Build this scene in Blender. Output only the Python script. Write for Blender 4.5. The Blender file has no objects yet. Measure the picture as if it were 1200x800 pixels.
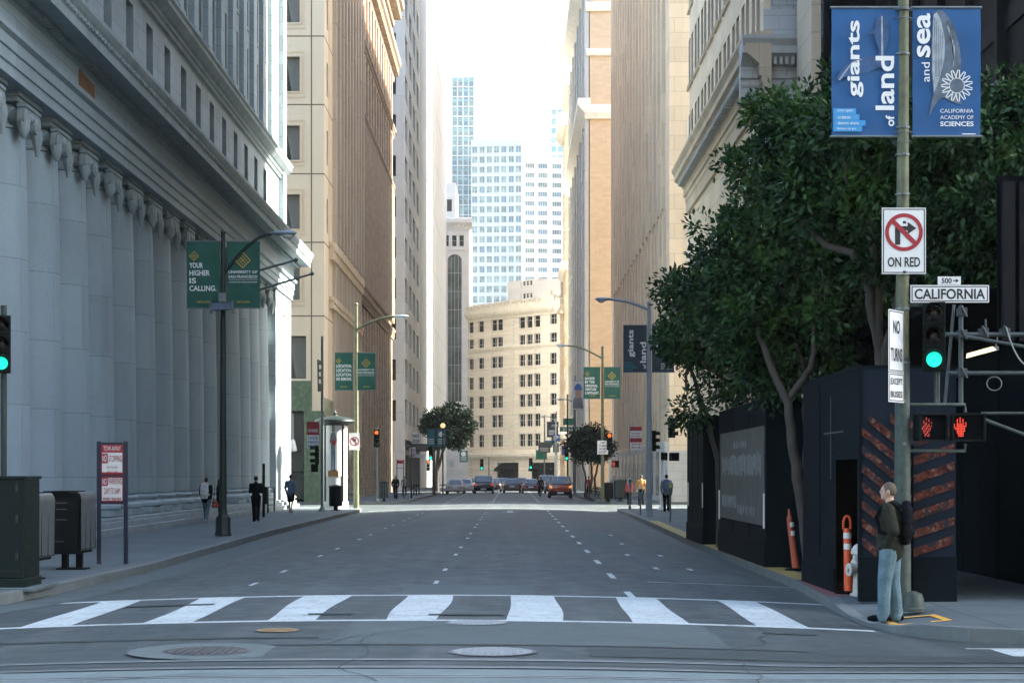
import bpy, math, random
import numpy as np
from mathutils import Vector, Matrix

random.seed(7)
R = math.radians
C = bpy.context.scene.collection
CAMZ = 1.97
FPX = 2000.0


def at(px, py, Y):
    """point of the photograph at distance Y -> X, Z"""
    return (px - 600.0) * Y / FPX, CAMZ + (556.0 - py) * Y / FPX


# ------------------------------------------------------------------ objects
OFF = {}


def tag(o, label=None, cat=None, group=None, kind=None):
    if label:
        o['label'] = label
    if cat:
        o['category'] = cat
    if group:
        o['group'] = group
    if kind:
        o['kind'] = kind
    return o


def thing(name, label, cat, loc=(0, 0, 0), rz=0.0, group=None, local=False):
    o = bpy.data.objects.new(name, None)
    C.objects.link(o)
    o.empty_display_size = 0.2
    o.location = loc
    o.rotation_euler = (0, 0, rz)
    tag(o, label, cat, group)
    OFF[o.name] = Vector((0, 0, 0)) if local else Vector(loc)
    return o


def kids(o):
    return [c for c in C.objects if c.parent == o]


def copy_tree(o, parent=None, label=None, loc=None, rz=None, table=None):
    if table is None:
        table = {}
        for c in C.objects:
            if c.parent is not None:
                table.setdefault(c.parent.name, []).append(c)
    n = o.copy()
    C.objects.link(n)
    n.parent = parent
    if label:
        n['label'] = label
    if loc is not None:
        n.location = loc
    if rz is not None:
        n.rotation_euler = (0, 0, rz)
    OFF[n.name] = Vector((0, 0, 0))
    for ch in table.get(o.name, []):
        copy_tree(ch, n, table=table)
    return n


_TXT = {}


def text_geo(body, bold):
    k = (body, bold)
    if k not in _TXT:
        cu = bpy.data.curves.new('t', 'FONT')
        cu.body = body
        cu.size = 1.0
        cu.resolution_u = 3
        cu.offset = 0.022 if bold else 0.0
        ob = bpy.data.objects.new('t', cu)
        C.objects.link(ob)
        dg = bpy.context.evaluated_depsgraph_get()
        me = bpy.data.meshes.new_from_object(ob.evaluated_get(dg))
        vs = [tuple(v.co) for v in me.vertices]
        fs = [tuple(p.vertices) for p in me.polygons]
        bpy.data.objects.remove(ob)
        bpy.data.meshes.remove(me)
        _TXT[k] = (vs, fs)
    return _TXT[k]


class MB:
    def __init__(self):
        self.v, self.f, self.m = [], [], []

    def add(self, vs, fs, m=0):
        b = len(self.v)
        self.v += [tuple(p) for p in vs]
        for f in fs:
            self.f.append(tuple(b + i for i in f))
            self.m.append(m)
        return self

    def quad(self, a, b, c, d, m=0):
        return self.add([a, b, c, d], [(0, 1, 2, 3)], m)

    def poly(self, pts, m=0):
        return self.add(pts, [tuple(range(len(pts)))], m)

    def hexa(self, p, m=0):
        return self.add(p, [(0, 3, 2, 1), (4, 5, 6, 7), (0, 1, 5, 4), (1, 2, 6, 5), (2, 3, 7, 6), (3, 0, 4, 7)], m)

    def box(self, x0, x1, y0, y1, z0, z1, m=0):
        return self.hexa([(x0, y0, z0), (x1, y0, z0), (x1, y1, z0), (x0, y1, z0), (x0, y0, z1), (x1, y0, z1), (x1, y1, z1), (x0, y1, z1)], m)

    def tube(self, pts, rad, n=10, m=0, cap=True):
        """tapered tube through points; rad a number or a list"""
        P = [Vector(p) for p in pts]
        rs = rad if isinstance(rad, (list, tuple)) else [rad] * len(P)
        b = len(self.v)
        up = Vector((0, 0, 1))
        ref = None
        for i, p in enumerate(P):
            t = (P[min(i + 1, len(P) - 1)] - P[max(i - 1, 0)]).normalized()
            if ref is None:
                ref = t.cross(up)
                if ref.length < 0.05:
                    ref = t.cross(Vector((1, 0, 0)))
            s = (ref - t * ref.dot(t)).normalized()
            ref = s
            q = t.cross(s)
            for k in range(n):
                a = 2 * math.pi * k / n
                self.v.append(tuple(p + (s * math.cos(a) + q * math.sin(a)) * rs[i]))
        for i in range(len(P) - 1):
            for k in range(n):
                k2 = (k + 1) % n
                self.f.append((b + i * n + k, b + i * n + k2, b + (i + 1) * n + k2, b + (i + 1) * n + k))
                self.m.append(m)
        if cap:
            self.f.append(tuple(b + k for k in range(n))[::-1])
            self.m.append(m)
            self.f.append(tuple(b + (len(P) - 1) * n + k for k in range(n)))
            self.m.append(m)
        return self

    def lathe(self, prof, c=(0, 0, 0), n=20, m=0, cap=True):
        """profile [(r, z)] turned round the vertical through c"""
        b = len(self.v)
        for r, z in prof:
            for k in range(n):
                a = 2 * math.pi * k / n
                self.v.append((c[0] + r * math.cos(a), c[1] + r * math.sin(a), c[2] + z))
        for i in range(len(prof) - 1):
            for k in range(n):
                k2 = (k + 1) % n
                self.f.append((b + i * n + k, b + i * n + k2, b + (i + 1) * n + k2, b + (i + 1) * n + k))
                self.m.append(m)
        if cap:
            self.f.append(tuple(b + k for k in range(n))[::-1])
            self.m.append(m)
            self.f.append(tuple(b + (len(prof) - 1) * n + k for k in range(n)))
            self.m.append(m)
        return self

    def ball(self, c, rx, ry=None, rz=None, n=12, m=0):
        ry = rx if ry is None else ry
        rz = rx if rz is None else rz
        b = len(self.v)
        h = n // 2
        self.v.append((c[0], c[1], c[2] - rz))
        for i in range(1, h):
            t = math.pi * i / h
            for k in range(n):
                a = 2 * math.pi * k / n
                self.v.append((c[0] + rx * math.sin(t) * math.cos(a), c[1] + ry * math.sin(t) * math.sin(a), c[2] - rz * math.cos(t)))
        self.v.append((c[0], c[1], c[2] + rz))
        top = len(self.v) - 1
        for k in range(n):
            k2 = (k + 1) % n
            self.f.append((b, b + 1 + k2, b + 1 + k))
            self.m.append(m)
            for i in range(h - 2):
                self.f.append((b + 1 + i * n + k, b + 1 + i * n + k2, b + 1 + (i + 1) * n + k2, b + 1 + (i + 1) * n + k))
                self.m.append(m)
            self.f.append((b + 1 + (h - 2) * n + k, b + 1 + (h - 2) * n + k2, top))
            self.m.append(m)
        return self

    def ring(self, c, r0, r1, U, V, n=40, m=0):
        c, U, V = Vector(c), Vector(U), Vector(V)
        vs = []
        for k in range(n):
            d = U * math.cos(2 * math.pi * k / n) + V * math.sin(2 * math.pi * k / n)
            vs += [c + d * r0, c + d * r1]
        return self.add(vs, [(2 * k, 2 * k + 1, (2 * k + 3) % (2 * n), (2 * k + 2) % (2 * n)) for k in range(n)], m)

    def disc(self, c, r, U=(1, 0, 0), V=(0, 0, 1), n=28, m=0):
        c, U, V = Vector(c), Vector(U), Vector(V)
        return self.poly([c + U * r * math.cos(2 * math.pi * k / n) + V * r * math.sin(2 * math.pi * k / n) for k in range(n)], m)

    def text(self, body, p, w=None, h=None, U=(1, 0, 0), V=(0, 0, 1), bold=True, m=0):
        """flat lettering whose box starts at p, fitted to width w and/or height h"""
        vs, fs = text_geo(body, bold)
        if not vs:
            return self
        x0, x1 = min(v[0] for v in vs), max(v[0] for v in vs)
        y0, y1 = min(v[1] for v in vs), max(v[1] for v in vs)
        sx = w / (x1 - x0) if w else None
        sy = h / (y1 - y0) if h else None
        sx = sx or sy
        sy = sy or sx
        p, U, V = Vector(p), Vector(U), Vector(V)
        return self.add([p + U * ((v[0] - x0) * sx) + V * ((v[1] - y0) * sy) for v in vs], fs, m)

    def build(self, name, mats, parent=None, smooth=None, origin=None, bevel=0.0, label=None, raw=False):
        if not isinstance(mats, (list, tuple)):
            mats = [mats]
        off = Vector((0, 0, 0))
        if parent is not None and not raw:
            r = parent
            while r.parent is not None:
                r = r.parent
            off = OFF.get(r.name, off)
        elif origin is not None and parent is None:
            off = Vector(origin)
        me = bpy.data.meshes.new(name)
        me.from_pydata([(a - off.x, b - off.y, c - off.z) for a, b, c in self.v], [], self.f)
        for mt in mats:
            me.materials.append(mt)
        if len(mats) > 1:
            me.polygons.foreach_set('material_index', self.m)
        if smooth is not None:
            me.polygons.foreach_set('use_smooth', [True] * len(me.polygons))
            me.set_sharp_from_angle(angle=R(smooth))
        me.update()
        o = bpy.data.objects.new(name, me)
        C.objects.link(o)
        if parent is not None:
            o.parent = parent
        elif origin is not None:
            o.location = off
        if bevel:
            b = o.modifiers.new('b', 'BEVEL')
            b.width = bevel
            b.segments = 2
            b.limit_method = 'ANGLE'
        if label:
            o['label'] = label
        return o


# ------------------------------------------------------------------ facades
class Face:
    """a vertical facade plane: U runs along it, D points out of it"""

    def __init__(self, o, U, D):
        self.o, self.U, self.D = Vector(o), Vector(U).normalized(), Vector(D).normalized()

    def __call__(self, u, d, z):
        return self.o + self.U * u + self.D * d + Vector((0, 0, z))

    def box(self, mb, u0, u1, d0, d1, z0, z1, m=0):
        return mb.hexa([self(u0, d0, z0), self(u1, d0, z0), self(u1, d1, z0), self(u0, d1, z0), self(u0, d0, z1), self(u1, d0, z1), self(u1, d1, z1), self(u0, d1, z1)], m)

    def prof(self, mb, u0, u1, pr, m=0):
        """extrude the outline [(d, z)] along u"""
        n = len(pr)
        vs = [self(u0, d, z) for d, z in pr] + [self(u1, d, z) for d, z in pr]
        fs = [(i, (i + 1) % n, n + (i + 1) % n, n + i) for i in range(n)] + [tuple(range(n))[::-1], tuple(range(n, 2 * n))]
        return mb.add(vs, fs, m)

    def wall(self, mb, u0, u1, z0, z1, holes=(), d=0.0, m=0):
        """flat wall with rectangular holes (a0, a1, b0, b1)"""
        us = sorted({u0, u1, *[h[0] for h in holes], *[h[1] for h in holes]})
        zs = sorted({z0, z1, *[h[2] for h in holes], *[h[3] for h in holes]})
        us = [u for u in us if u0 <= u <= u1]
        zs = [z for z in zs if z0 <= z <= z1]
        for a, b in zip(us, us[1:]):
            c0 = None
            for c, e in zip(zs, zs[1:]):
                mu, mz = (a + b) / 2, (c + e) / 2
                hole = any(h[0] < mu < h[1] and h[2] < mz < h[3] for h in holes)
                if not hole and c0 is None:
                    c0 = c
                if hole and c0 is not None:
                    mb.quad(self(a, d, c0), self(b, d, c0), self(b, d, c), self(a, d, c), m)
                    c0 = None
            if c0 is not None:
                mb.quad(self(a, d, c0), self(b, d, c0), self(b, d, zs[-1]), self(a, d, zs[-1]), m)
        return mb


def FE(x):      # faces +X (seen on the left side of the street); u = Y
    return Face((x, 0, 0), (0, 1, 0), (1, 0, 0))


def FW(x):      # faces -X; u = Y
    return Face((x, 0, 0), (0, 1, 0), (-1, 0, 0))


def FS(y):      # faces the camera; u = X
    return Face((0, y, 0), (1, 0, 0), (0, -1, 0))


def window_mesh(F, w, h, dep, mats, cols=1, rows=2, fr=0.06, sill=0.0, arch=False, name='window', blind_reflection=0):
    """one window: reveal, glass, frame, glazing bars (mats: reveal, glass, frame); local to its centre on the facade"""
    G = Face((0, 0, 0), F.U, F.D)
    mb = MB()
    a, b = w / 2, h / 2
    o = 0.0
    ring = [(-a, -b), (a, -b), (a, b), (-a, b)]
    for (u0, z0), (u1, z1) in zip(ring, ring[1:] + ring[:1]):
        mb.quad(G(u0, o, z0), G(u1, o, z1), G(u1, -dep, z1), G(u0, -dep, z0), 0)
    mb.quad(G(-a, -dep, -b), G(a, -dep, -b), G(a, -dep, b), G(-a, -dep, b), 1)
    g = -dep + 0.003
    t = fr
    G.box(mb, -a + .002, -a + t, g, g + .06, -b + .002, b - .002, 2)
    G.box(mb, a - t, a - .002, g, g + .06, -b + .002, b - .002, 2)
    G.box(mb, -a + t, a - t, g, g + .06, -b + .002, -b + t, 2)
    G.box(mb, -a + t, a - t, g, g + .06, b - t, b - .002, 2)
    for i in range(1, cols):
        u = -a + w * i / cols
        G.box(mb, u - t / 2, u + t / 2, g, g + .05, -b + t, b - t, 2)
    for i in range(1, rows):
        z = -b + h * i / rows
        G.box(mb, -a + t, a - t, g, g + .045, z - t / 2, z + t / 2, 2)
    if sill:
        G.box(mb, -a - .08, a + .08, -.05, sill, -b - .16, -b - .003, 0)
    if blind_reflection:                    # pale slanted reflection painted on the pane; higher values add a curtain band
        x = a - t - .002
        mb.quad(G(x - w * .30, g + .002, -b + t), G(x, g + .002, -b + t), G(x, g + .002, b - t), G(x - w * .52, g + .002, b - t), 3)
        mb.quad(G(-a + t, g + .003, b - h * .28), G(a - t, g + .003, b - h * .28), G(a - t, g + .003, b - t), G(-a + t, g + .003, b - t), 3) if blind_reflection > 1 else None
    if arch:
        n = 8
        for s in (-1, 1):
            pts = [G(s * a * math.cos(math.pi / 2 * k / n), .012, b - a + a * math.sin(math.pi / 2 * k / n)) for k in range(n + 1)] + [G(s * a, .012, b)]
            mb.poly(pts, 0)
    me = bpy.data.meshes.new(name)
    me.from_pydata([tuple(v) for v in mb.v], [], mb.f)
    for mt in mats:
        me.materials.append(mt)
    me.polygons.foreach_set('material_index', mb.m)
    me.update()
    return me


def put(me, name, F, u, z, parent, d=0.0):
    o = bpy.data.objects.new(name, me)
    C.objects.link(o)
    o.parent = parent
    r = parent
    while r.parent is not None:
        r = r.parent
    o.location = F(u, d, z) - OFF[r.name]
    return o


# ------------------------------------------------------------------ materials
def nodes(name):
    m = bpy.data.materials.new(name)
    m.use_nodes = True
    nt = m.node_tree
    b = nt.nodes['Principled BSDF']
    return m, nt, b


def N(nt, t, **kw):
    n = nt.nodes.new(t)
    for k, v in kw.items():
        if k in n.inputs:
            n.inputs[k].default_value = v
        else:
            setattr(n, k, v)
    return n


def mix(nt, f, a, b, blend='MIX'):
    n = nt.nodes.new('ShaderNodeMix')
    n.data_type = 'RGBA'
    n.blend_type = blend
    for s, v in ((0, f), (6, a), (7, b)):
        if hasattr(v, 'links') or isinstance(v, bpy.types.NodeSocket):
            nt.links.new(v, n.inputs[s])
        elif s == 0:
            n.inputs[0].default_value = v
        else:
            n.inputs[s].default_value = (v[0], v[1], v[2], 1)
    return n.outputs[2]


def ramp(nt, src, lo, hi, a=0.0, b=1.0):
    n = nt.nodes.new('ShaderNodeMapRange')
    n.inputs['From Min'].default_value = lo
    n.inputs['From Max'].default_value = hi
    n.inputs['To Min'].default_value = a
    n.inputs['To Max'].default_value = b
    nt.links.new(src, n.inputs['Value'])
    return n.outputs['Result']


def noise(nt, co, scale, detail=4.0, rough=0.6):
    n = N(nt, 'ShaderNodeTexNoise', Scale=scale, Detail=detail, Roughness=rough)
    nt.links.new(co, n.inputs['Vector'])
    return n.outputs['Fac']


def world_co(nt):
    return nt.nodes.new('ShaderNodeNewGeometry').outputs['Position']


def mat(name, col, rough=0.6, metal=0.0, var=0.25, scale=1.5, bump=0.0, bscale=30.0, spec=0.5, coat=0.0, island=0.0):
    """plain paint, metal, stone, cloth: two sizes of noise vary the base colour"""
    m, nt, b = nodes(name)
    co = nt.nodes.new('ShaderNodeTexCoord').outputs['Object']
    a = noise(nt, co, scale)
    c = noise(nt, co, scale * 9, 3)
    dark = [x * (1 - var) for x in col]
    lite = [min(1, x * (1 + var * .7)) for x in col]
    k = mix(nt, ramp(nt, a, .3, .7), dark, lite)
    k = mix(nt, .35, k, mix(nt, ramp(nt, c, .3, .7), dark, lite))
    if island:
        ri = nt.nodes.new('ShaderNodeNewGeometry').outputs['Random Per Island']
        k = mix(nt, ri, k, [min(1, x * (1 + island)) for x in col])
    nt.links.new(k, b.inputs['Base Color'])
    r = ramp(nt, c, .3, .7, max(0, rough - .08), min(1, rough + .08))
    nt.links.new(r, b.inputs['Roughness'])
    b.inputs['Metallic'].default_value = metal
    b.inputs['Specular IOR Level'].default_value = spec
    if coat:
        b.inputs['Coat Weight'].default_value = coat
    if bump:
        bp = N(nt, 'ShaderNodeBump', Strength=bump, Distance=0.02)
        nt.links.new(noise(nt, co, bscale, 5), bp.inputs['Height'])
        nt.links.new(bp.outputs['Normal'], b.inputs['Normal'])
    return m


def stone(name, col, bw=1.4, bh=0.7, joint=0.02, var=0.14, rough=0.75, jdark=0.6, offset=0.5, streak=0.25, bump=0.25, brick2=None):
    """masonry: blocks laid in courses on any vertical wall (x + y along, z up), grime streaks of its own"""
    m, nt, b = nodes(name)
    pos = world_co(nt)
    sep = nt.nodes.new('ShaderNodeSeparateXYZ')
    nt.links.new(pos, sep.inputs[0])
    ad = N(nt, 'ShaderNodeMath', operation='ADD')
    nt.links.new(sep.outputs[0], ad.inputs[0])
    nt.links.new(sep.outputs[1], ad.inputs[1])
    cb = nt.nodes.new('ShaderNodeCombineXYZ')
    nt.links.new(ad.outputs[0], cb.inputs[0])
    nt.links.new(sep.outputs[2], cb.inputs[1])
    br = nt.nodes.new('ShaderNodeTexBrick')
    br.offset = offset
    br.inputs['Scale'].default_value = 1.0
    br.inputs['Brick Width'].default_value = bw
    br.inputs['Row Height'].default_value = bh
    br.inputs['Mortar Size'].default_value = joint
    br.inputs['Mortar Smooth'].default_value = 0.3
    br.inputs['Color1'].default_value = (*[x * (1 - var) for x in col], 1)
    br.inputs['Color2'].default_value = (*[min(1, x * (1 + var)) for x in (brick2 or col)], 1)
    br.inputs['Mortar'].default_value = (*[x * jdark for x in col], 1)
    nt.links.new(cb.outputs[0], br.inputs['Vector'])
    mp = nt.nodes.new('ShaderNodeMapping')
    mp.inputs['Scale'].default_value = (1.6, 1.6, 0.12)
    nt.links.new(pos, mp.inputs[0])
    st = noise(nt, mp.outputs[0], 1.0, 5)
    k = mix(nt, ramp(nt, st, .52, .78, 0, streak), br.outputs['Color'], [x * .45 for x in col])
    big = noise(nt, pos, .5, 5, .65)
    k = mix(nt, ramp(nt, big, .42, .72, 0, streak), k, [x * .68 for x in col])
    fine = noise(nt, pos, 9.0, 5)
    k = mix(nt, ramp(nt, fine, .3, .7, 0, .22), k, [min(1, x * 1.35) for x in col])
    nt.links.new(k, b.inputs['Base Color'])
    b.inputs['Roughness'].default_value = rough
    if bump:
        bp = N(nt, 'ShaderNodeBump', Strength=bump, Distance=0.02)
        h = N(nt, 'ShaderNodeMath', operation='SUBTRACT')
        nt.links.new(fine, h.inputs[0])
        nt.links.new(br.outputs['Fac'], h.inputs[1])
        nt.links.new(h.outputs[0], bp.inputs['Height'])
        nt.links.new(bp.outputs['Normal'], b.inputs['Normal'])
    return m


def glass(name, col, rough=0.06, var=0.7, spec=0.8, lite=None):
    """window glass seen from the street: dark room behind, each pane a little different"""
    m, nt, b = nodes(name)
    oi = nt.nodes.new('ShaderNodeObjectInfo').outputs['Random']
    pos = world_co(nt)
    k = mix(nt, ramp(nt, noise(nt, pos, .35, 2), .35, .65), [x * (1 - var) for x in col], [min(1, x * (1 + var)) for x in col])
    k = mix(nt, ramp(nt, oi, .55, 1, 0, .8), k, lite or [min(1, x * 2.6) for x in col])
    nt.links.new(k, b.inputs['Base Color'])
    b.inputs['Roughness'].default_value = rough
    b.inputs['Specular IOR Level'].default_value = spec
    bp = N(nt, 'ShaderNodeBump', Strength=.05, Distance=0.05)
    nt.links.new(noise(nt, pos, .8, 1), bp.inputs['Height'])
    nt.links.new(bp.outputs['Normal'], b.inputs['Normal'])
    return m


EXPOSURE = 2.85


def glow(name, col, strength):
    """strength 1 shows as the colour itself at the picture's exposure"""
    m, nt, b = nodes(name)
    strength = strength / 2 ** EXPOSURE
    b.inputs['Base Color'].default_value = (*[c * .5 for c in col], 1)
    b.inputs['Emission Color'].default_value = (*col, 1)
    b.inputs['Emission Strength'].default_value = strength
    return m


def asphalt():
    m, nt, b = nodes('asphalt')
    pos = world_co(nt)
    big = noise(nt, pos, .35, 4)
    mid = noise(nt, pos, 2.3, 5)
    fine = noise(nt, pos, 60, 3, .8)
    k = mix(nt, ramp(nt, big, .3, .7), (.026, .039, .038), (.043, .057, .055))
    k = mix(nt, ramp(nt, mid, .45, .75, 0, .5), k, (.030, .038, .040))
    k = mix(nt, ramp(nt, fine, .5, .8, 0, .55), k, (.088, .116, .122))
    mp = nt.nodes.new('ShaderNodeMapping')       # worn wheel paths and long seams
    mp.inputs['Scale'].default_value = (1.1, .03, 1)
    nt.links.new(pos, mp.inputs[0])
    k = mix(nt, ramp(nt, noise(nt, mp.outputs[0], 1.0, 3), .5, .72, 0, .45), k, (.098, .11, .11))
    oil = noise(nt, pos, 1.3, 2, .5)             # oil spots
    k = mix(nt, ramp(nt, oil, .68, .74, 0, .6), k, (.022, .026, .027))
    mp2 = nt.nodes.new('ShaderNodeMapping')      # skid and seal streaks
    mp2.inputs['Scale'].default_value = (3.2, .08, 1)
    mp2.inputs['Location'].default_value = (3, 7, 0)
    nt.links.new(pos, mp2.inputs[0])
    k = mix(nt, ramp(nt, noise(nt, mp2.outputs[0], 1.0, 5, .7), .58, .66, 0, .5), k, (.032, .040, .042))
    vo = nt.nodes.new('ShaderNodeTexVoronoi')    # cracks
    vo.feature = 'DISTANCE_TO_EDGE'
    vo.inputs['Scale'].default_value = .27
    wob = nt.nodes.new('ShaderNodeTexNoise')
    wob.inputs['Scale'].default_value = 1.6
    nt.links.new(pos, wob.inputs['Vector'])
    ad = nt.nodes.new('ShaderNodeVectorMath')
    ad.operation = 'ADD'
    nt.links.new(pos, ad.inputs[0])
    nt.links.new(wob.outputs['Color'], ad.inputs[1])
    nt.links.new(ad.outputs[0], vo.inputs['Vector'])
    gate = ramp(nt, noise(nt, pos, .12, 1), .44, .50)
    mu = N(nt, 'ShaderNodeMath', operation='MULTIPLY')
    nt.links.new(ramp(nt, vo.outputs['Distance'], .0, .010, 1, 0), mu.inputs[0])
    nt.links.new(gate, mu.inputs[1])
    k = mix(nt, mu.outputs[0], k, (.02, .021, .022))
    nt.links.new(k, b.inputs['Base Color'])
    nt.links.new(ramp(nt, mid, .3, .7, .62, .82), b.inputs['Roughness'])
    bp = N(nt, 'ShaderNodeBump', Strength=.35, Distance=.01)
    nt.links.new(fine, bp.inputs['Height'])
    nt.links.new(bp.outputs['Normal'], b.inputs['Normal'])
    return m


def paving(name, col, s=1.5, joint=.018):
    m, nt, b = nodes(name)
    pos = world_co(nt)
    br = nt.nodes.new('ShaderNodeTexBrick')
    br.offset = 0
    br.inputs['Scale'].default_value = 1.0
    br.inputs['Brick Width'].default_value = s
    br.inputs['Row Height'].default_value = s
    br.inputs['Mortar Size'].default_value = joint
    br.inputs['Color1'].default_value = (*[x * .84 for x in col], 1)
    br.inputs['Color2'].default_value = (*[x * 1.08 for x in col], 1)
    br.inputs['Mortar'].default_value = (*[x * .45 for x in col], 1)
    nt.links.new(pos, br.inputs['Vector'])
    k = mix(nt, ramp(nt, noise(nt, pos, .9, 6), .45, .75, 0, .5), br.outputs['Color'], [x * .55 for x in col])
    sp = noise(nt, pos, 11, 2)
    k = mix(nt, ramp(nt, sp, .66, .72, 0, .5), k, [x * .4 for x in col])
    nt.links.new(k, b.inputs['Base Color'])
    b.inputs['Roughness'].default_value = .8
    bp = N(nt, 'ShaderNodeBump', Strength=.25, Distance=.01)
    nt.links.new(noise(nt, pos, 45, 4), bp.inputs['Height'])
    nt.links.new(bp.outputs['Normal'], b.inputs['Normal'])
    return m


def worn_paint(name, col, under=(.05, .066, .066), lo=.52, hi=.70):
    m, nt, b = nodes(name)
    pos = world_co(nt)
    k = mix(nt, ramp(nt, noise(nt, pos, 2.0, 3), .3, .7), [x * .82 for x in col], col)
    a = noise(nt, pos, 14, 6, .75)
    k = mix(nt, ramp(nt, a, lo, hi, 0, .85), k, under)
    k = mix(nt, ramp(nt, noise(nt, pos, 1.1, 5, .7), .58, .7, 0, .45), k, under)
    nt.links.new(k, b.inputs['Base Color'])
    b.inputs['Roughness'].default_value = .7
    return m


M = {}
M['asphalt'] = asphalt()
M['patch'] = mat('asphalt_patch', (.066, .089, .088), .8, var=.2, bump=.3, bscale=60)
M['patch_dark'] = mat('dark_patch', (.028, .040, .040), .8, var=.2, bump=.3, bscale=60)
M['paving'] = paving('sidewalk_concrete', (.088, .116, .122))
M['kerb'] = mat('kerb_granite', (.13, .15, .148), .8, var=.3, scale=2, bump=.3)
M['ground'] = mat('city_ground', (.12, .12, .115), .9, var=.2, scale=.05)
M['white_line'] = worn_paint('white_road_paint', (.50, .56, .555))
M['yellow_kerb'] = worn_paint('yellow_kerb_paint', (.42, .30, .06), (.16, .15, .13), .5, .62)
M['red_kerb'] = worn_paint('red_kerb_paint', (.22, .05, .05), (.1, .09, .09), .5, .62)
M['orange_line'] = worn_paint('orange_ground_paint', (.8, .42, .06), (.16, .16, .15))
M['iron'] = mat('cast_iron', (.11, .105, .10), .5, .6, var=.4, scale=12, bump=.6, bscale=40)
M['iron_pale'] = mat('worn_manhole_iron', (.30, .33, .33), .55, .3, var=.5, scale=25, bump=.9, bscale=45)
M['collar'] = mat('collar_concrete', (.105, .135, .132), .85, var=.25, scale=3, bump=.3)
M['brass'] = mat('brass_cover', (.42, .27, .11), .45, .5, var=.4, scale=12, bump=.5)
M['rail'] = mat('steel_rail', (.24, .27, .27), .5, .0, var=.25, scale=4)
M['track'] = mat('track_concrete', (.145, .19, .19), .8, var=.2, scale=2, bump=.3)
M['granite'] = stone('pale_granite', (.345, .405, .425), 1.6, .8, .018, .10, jdark=.6, streak=.45)
M['granite_smooth'] = stone('pale_granite_shaft', (.335, .41, .44), 3.175, 1.9, .014, .08, jdark=.58, streak=.4, bump=.12)
M['granite_trim'] = mat('granite_trim', (.30, .355, .365), .75, var=.3, scale=1.2, bump=.2)
M['granite_warm'] = mat('weathered_patch', (.36, .34, .29), .75, var=.2, scale=1.2, bump=.2)
M['brown_panel'] = mat('rusty_panel', (.30, .15, .07), .8, var=.5, scale=5)
M['tan'] = stone('tan_cladding', (.70, .57, .40), 30, 40, .0, .03, streak=.1, bump=.08)
M['tan_trim'] = mat('tan_trim', (.68, .55, .39), .75, var=.12)
M['joint'] = mat('joint_shadow_gap', (.16, .11, .07), .9, var=.1)
M['taupe'] = stone('taupe_stone', (.50, .42, .33), 1.2, 3.4, .02, .08, streak=.2)
M['brown'] = stone('brown_terracotta', (.40, .315, .235), .9, .4, .012, .15, streak=.3)
M['brown_trim'] = mat('brown_ornament', (.31, .24, .17), .8, var=.45, scale=3, bump=.8, bscale=9)
M['concrete'] = stone('grey_concrete', (.46, .45, .41), 4.2, 4.7, .03, .05, streak=.3)
M['pale'] = mat('pale_cladding', (.62, .63, .61), .6, var=.1, scale=.3)
M['white_stone'] = stone('white_stone', (.82, .82, .79), 2.0, 1.0, .015, .05, jdark=.75, streak=.12)
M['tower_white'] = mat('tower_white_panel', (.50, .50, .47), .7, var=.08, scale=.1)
M['hotel'] = stone('cream_brick', (.86, .79, .66), .8, .32, .02, .1, jdark=.75, streak=.15, bump=.1)
M['hotel_trim'] = mat('cream_stone_trim', (.84, .79, .66), .75, var=.2, scale=1.5, bump=.6, bscale=5)
M['orange_brick'] = stone('orange_brick', (.58, .43, .27), .9, .3, .012, .06, jdark=.88, streak=.15, brick2=(.60, .45, .29))
M['sand'] = stone('sandstone_blocks', (.68, .57, .41), 2.1, 1.0, .02, .1, jdark=.62, streak=.25)
M['sand_rib'] = stone('sandstone_ribs', (.55, .455, .33), 1.2, 2.2, .014, .12, streak=.3)
M['grey_stone'] = stone('blue_grey_stone', (.46, .48, .47), 1.3, .55, .016, .06, streak=.3)
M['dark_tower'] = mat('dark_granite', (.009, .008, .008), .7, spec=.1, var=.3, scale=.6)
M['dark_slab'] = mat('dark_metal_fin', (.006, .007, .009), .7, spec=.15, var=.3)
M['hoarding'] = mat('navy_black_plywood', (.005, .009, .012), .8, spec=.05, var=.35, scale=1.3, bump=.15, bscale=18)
M['hoarding_lit'] = mat('navy_black_plywood_lit', (.012, .019, .030), .8, spec=.08, var=.3, scale=1.3, bump=.15, bscale=18)  # lighter copy of the hoarding colour, painting the light on the front face
M['poster_grey'] = mat('weathered_poster', (.07, .078, .074), .6, var=.5, scale=2.2)
M['poster_ink'] = mat('faded_lettering', (.27, .28, .27), .8, var=.5, scale=9)
M['blind_reflection'] = mat('curtain_and_reflection', (.17, .165, .14), .8, var=.2)  # curtain colour, also used for the reflections painted on the panes


def mosaic():
    """dull red and orange chips broken up by bare navy board"""
    m, nt, b = nodes('orange_chip_stripe')
    pos = world_co(nt)
    vo = nt.nodes.new('ShaderNodeTexVoronoi')
    vo.inputs['Scale'].default_value = 22
    nt.links.new(pos, vo.inputs['Vector'])
    sp = nt.nodes.new('ShaderNodeSeparateColor')
    nt.links.new(vo.outputs['Color'], sp.inputs[0])
    k = mix(nt, sp.outputs[0], (.035, .010, .008), (.135, .040, .024))
    k = mix(nt, ramp(nt, sp.outputs[1], .8, .95), k, (.15, .085, .06))
    k = mix(nt, ramp(nt, noise(nt, pos, 7, 4), .5, .62), k, (.018, .022, .03))
    nt.links.new(k, b.inputs['Base Color'])
    b.inputs['Roughness'].default_value = .85
    b.inputs['Specular IOR Level'].default_value = .15
    return m


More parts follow.
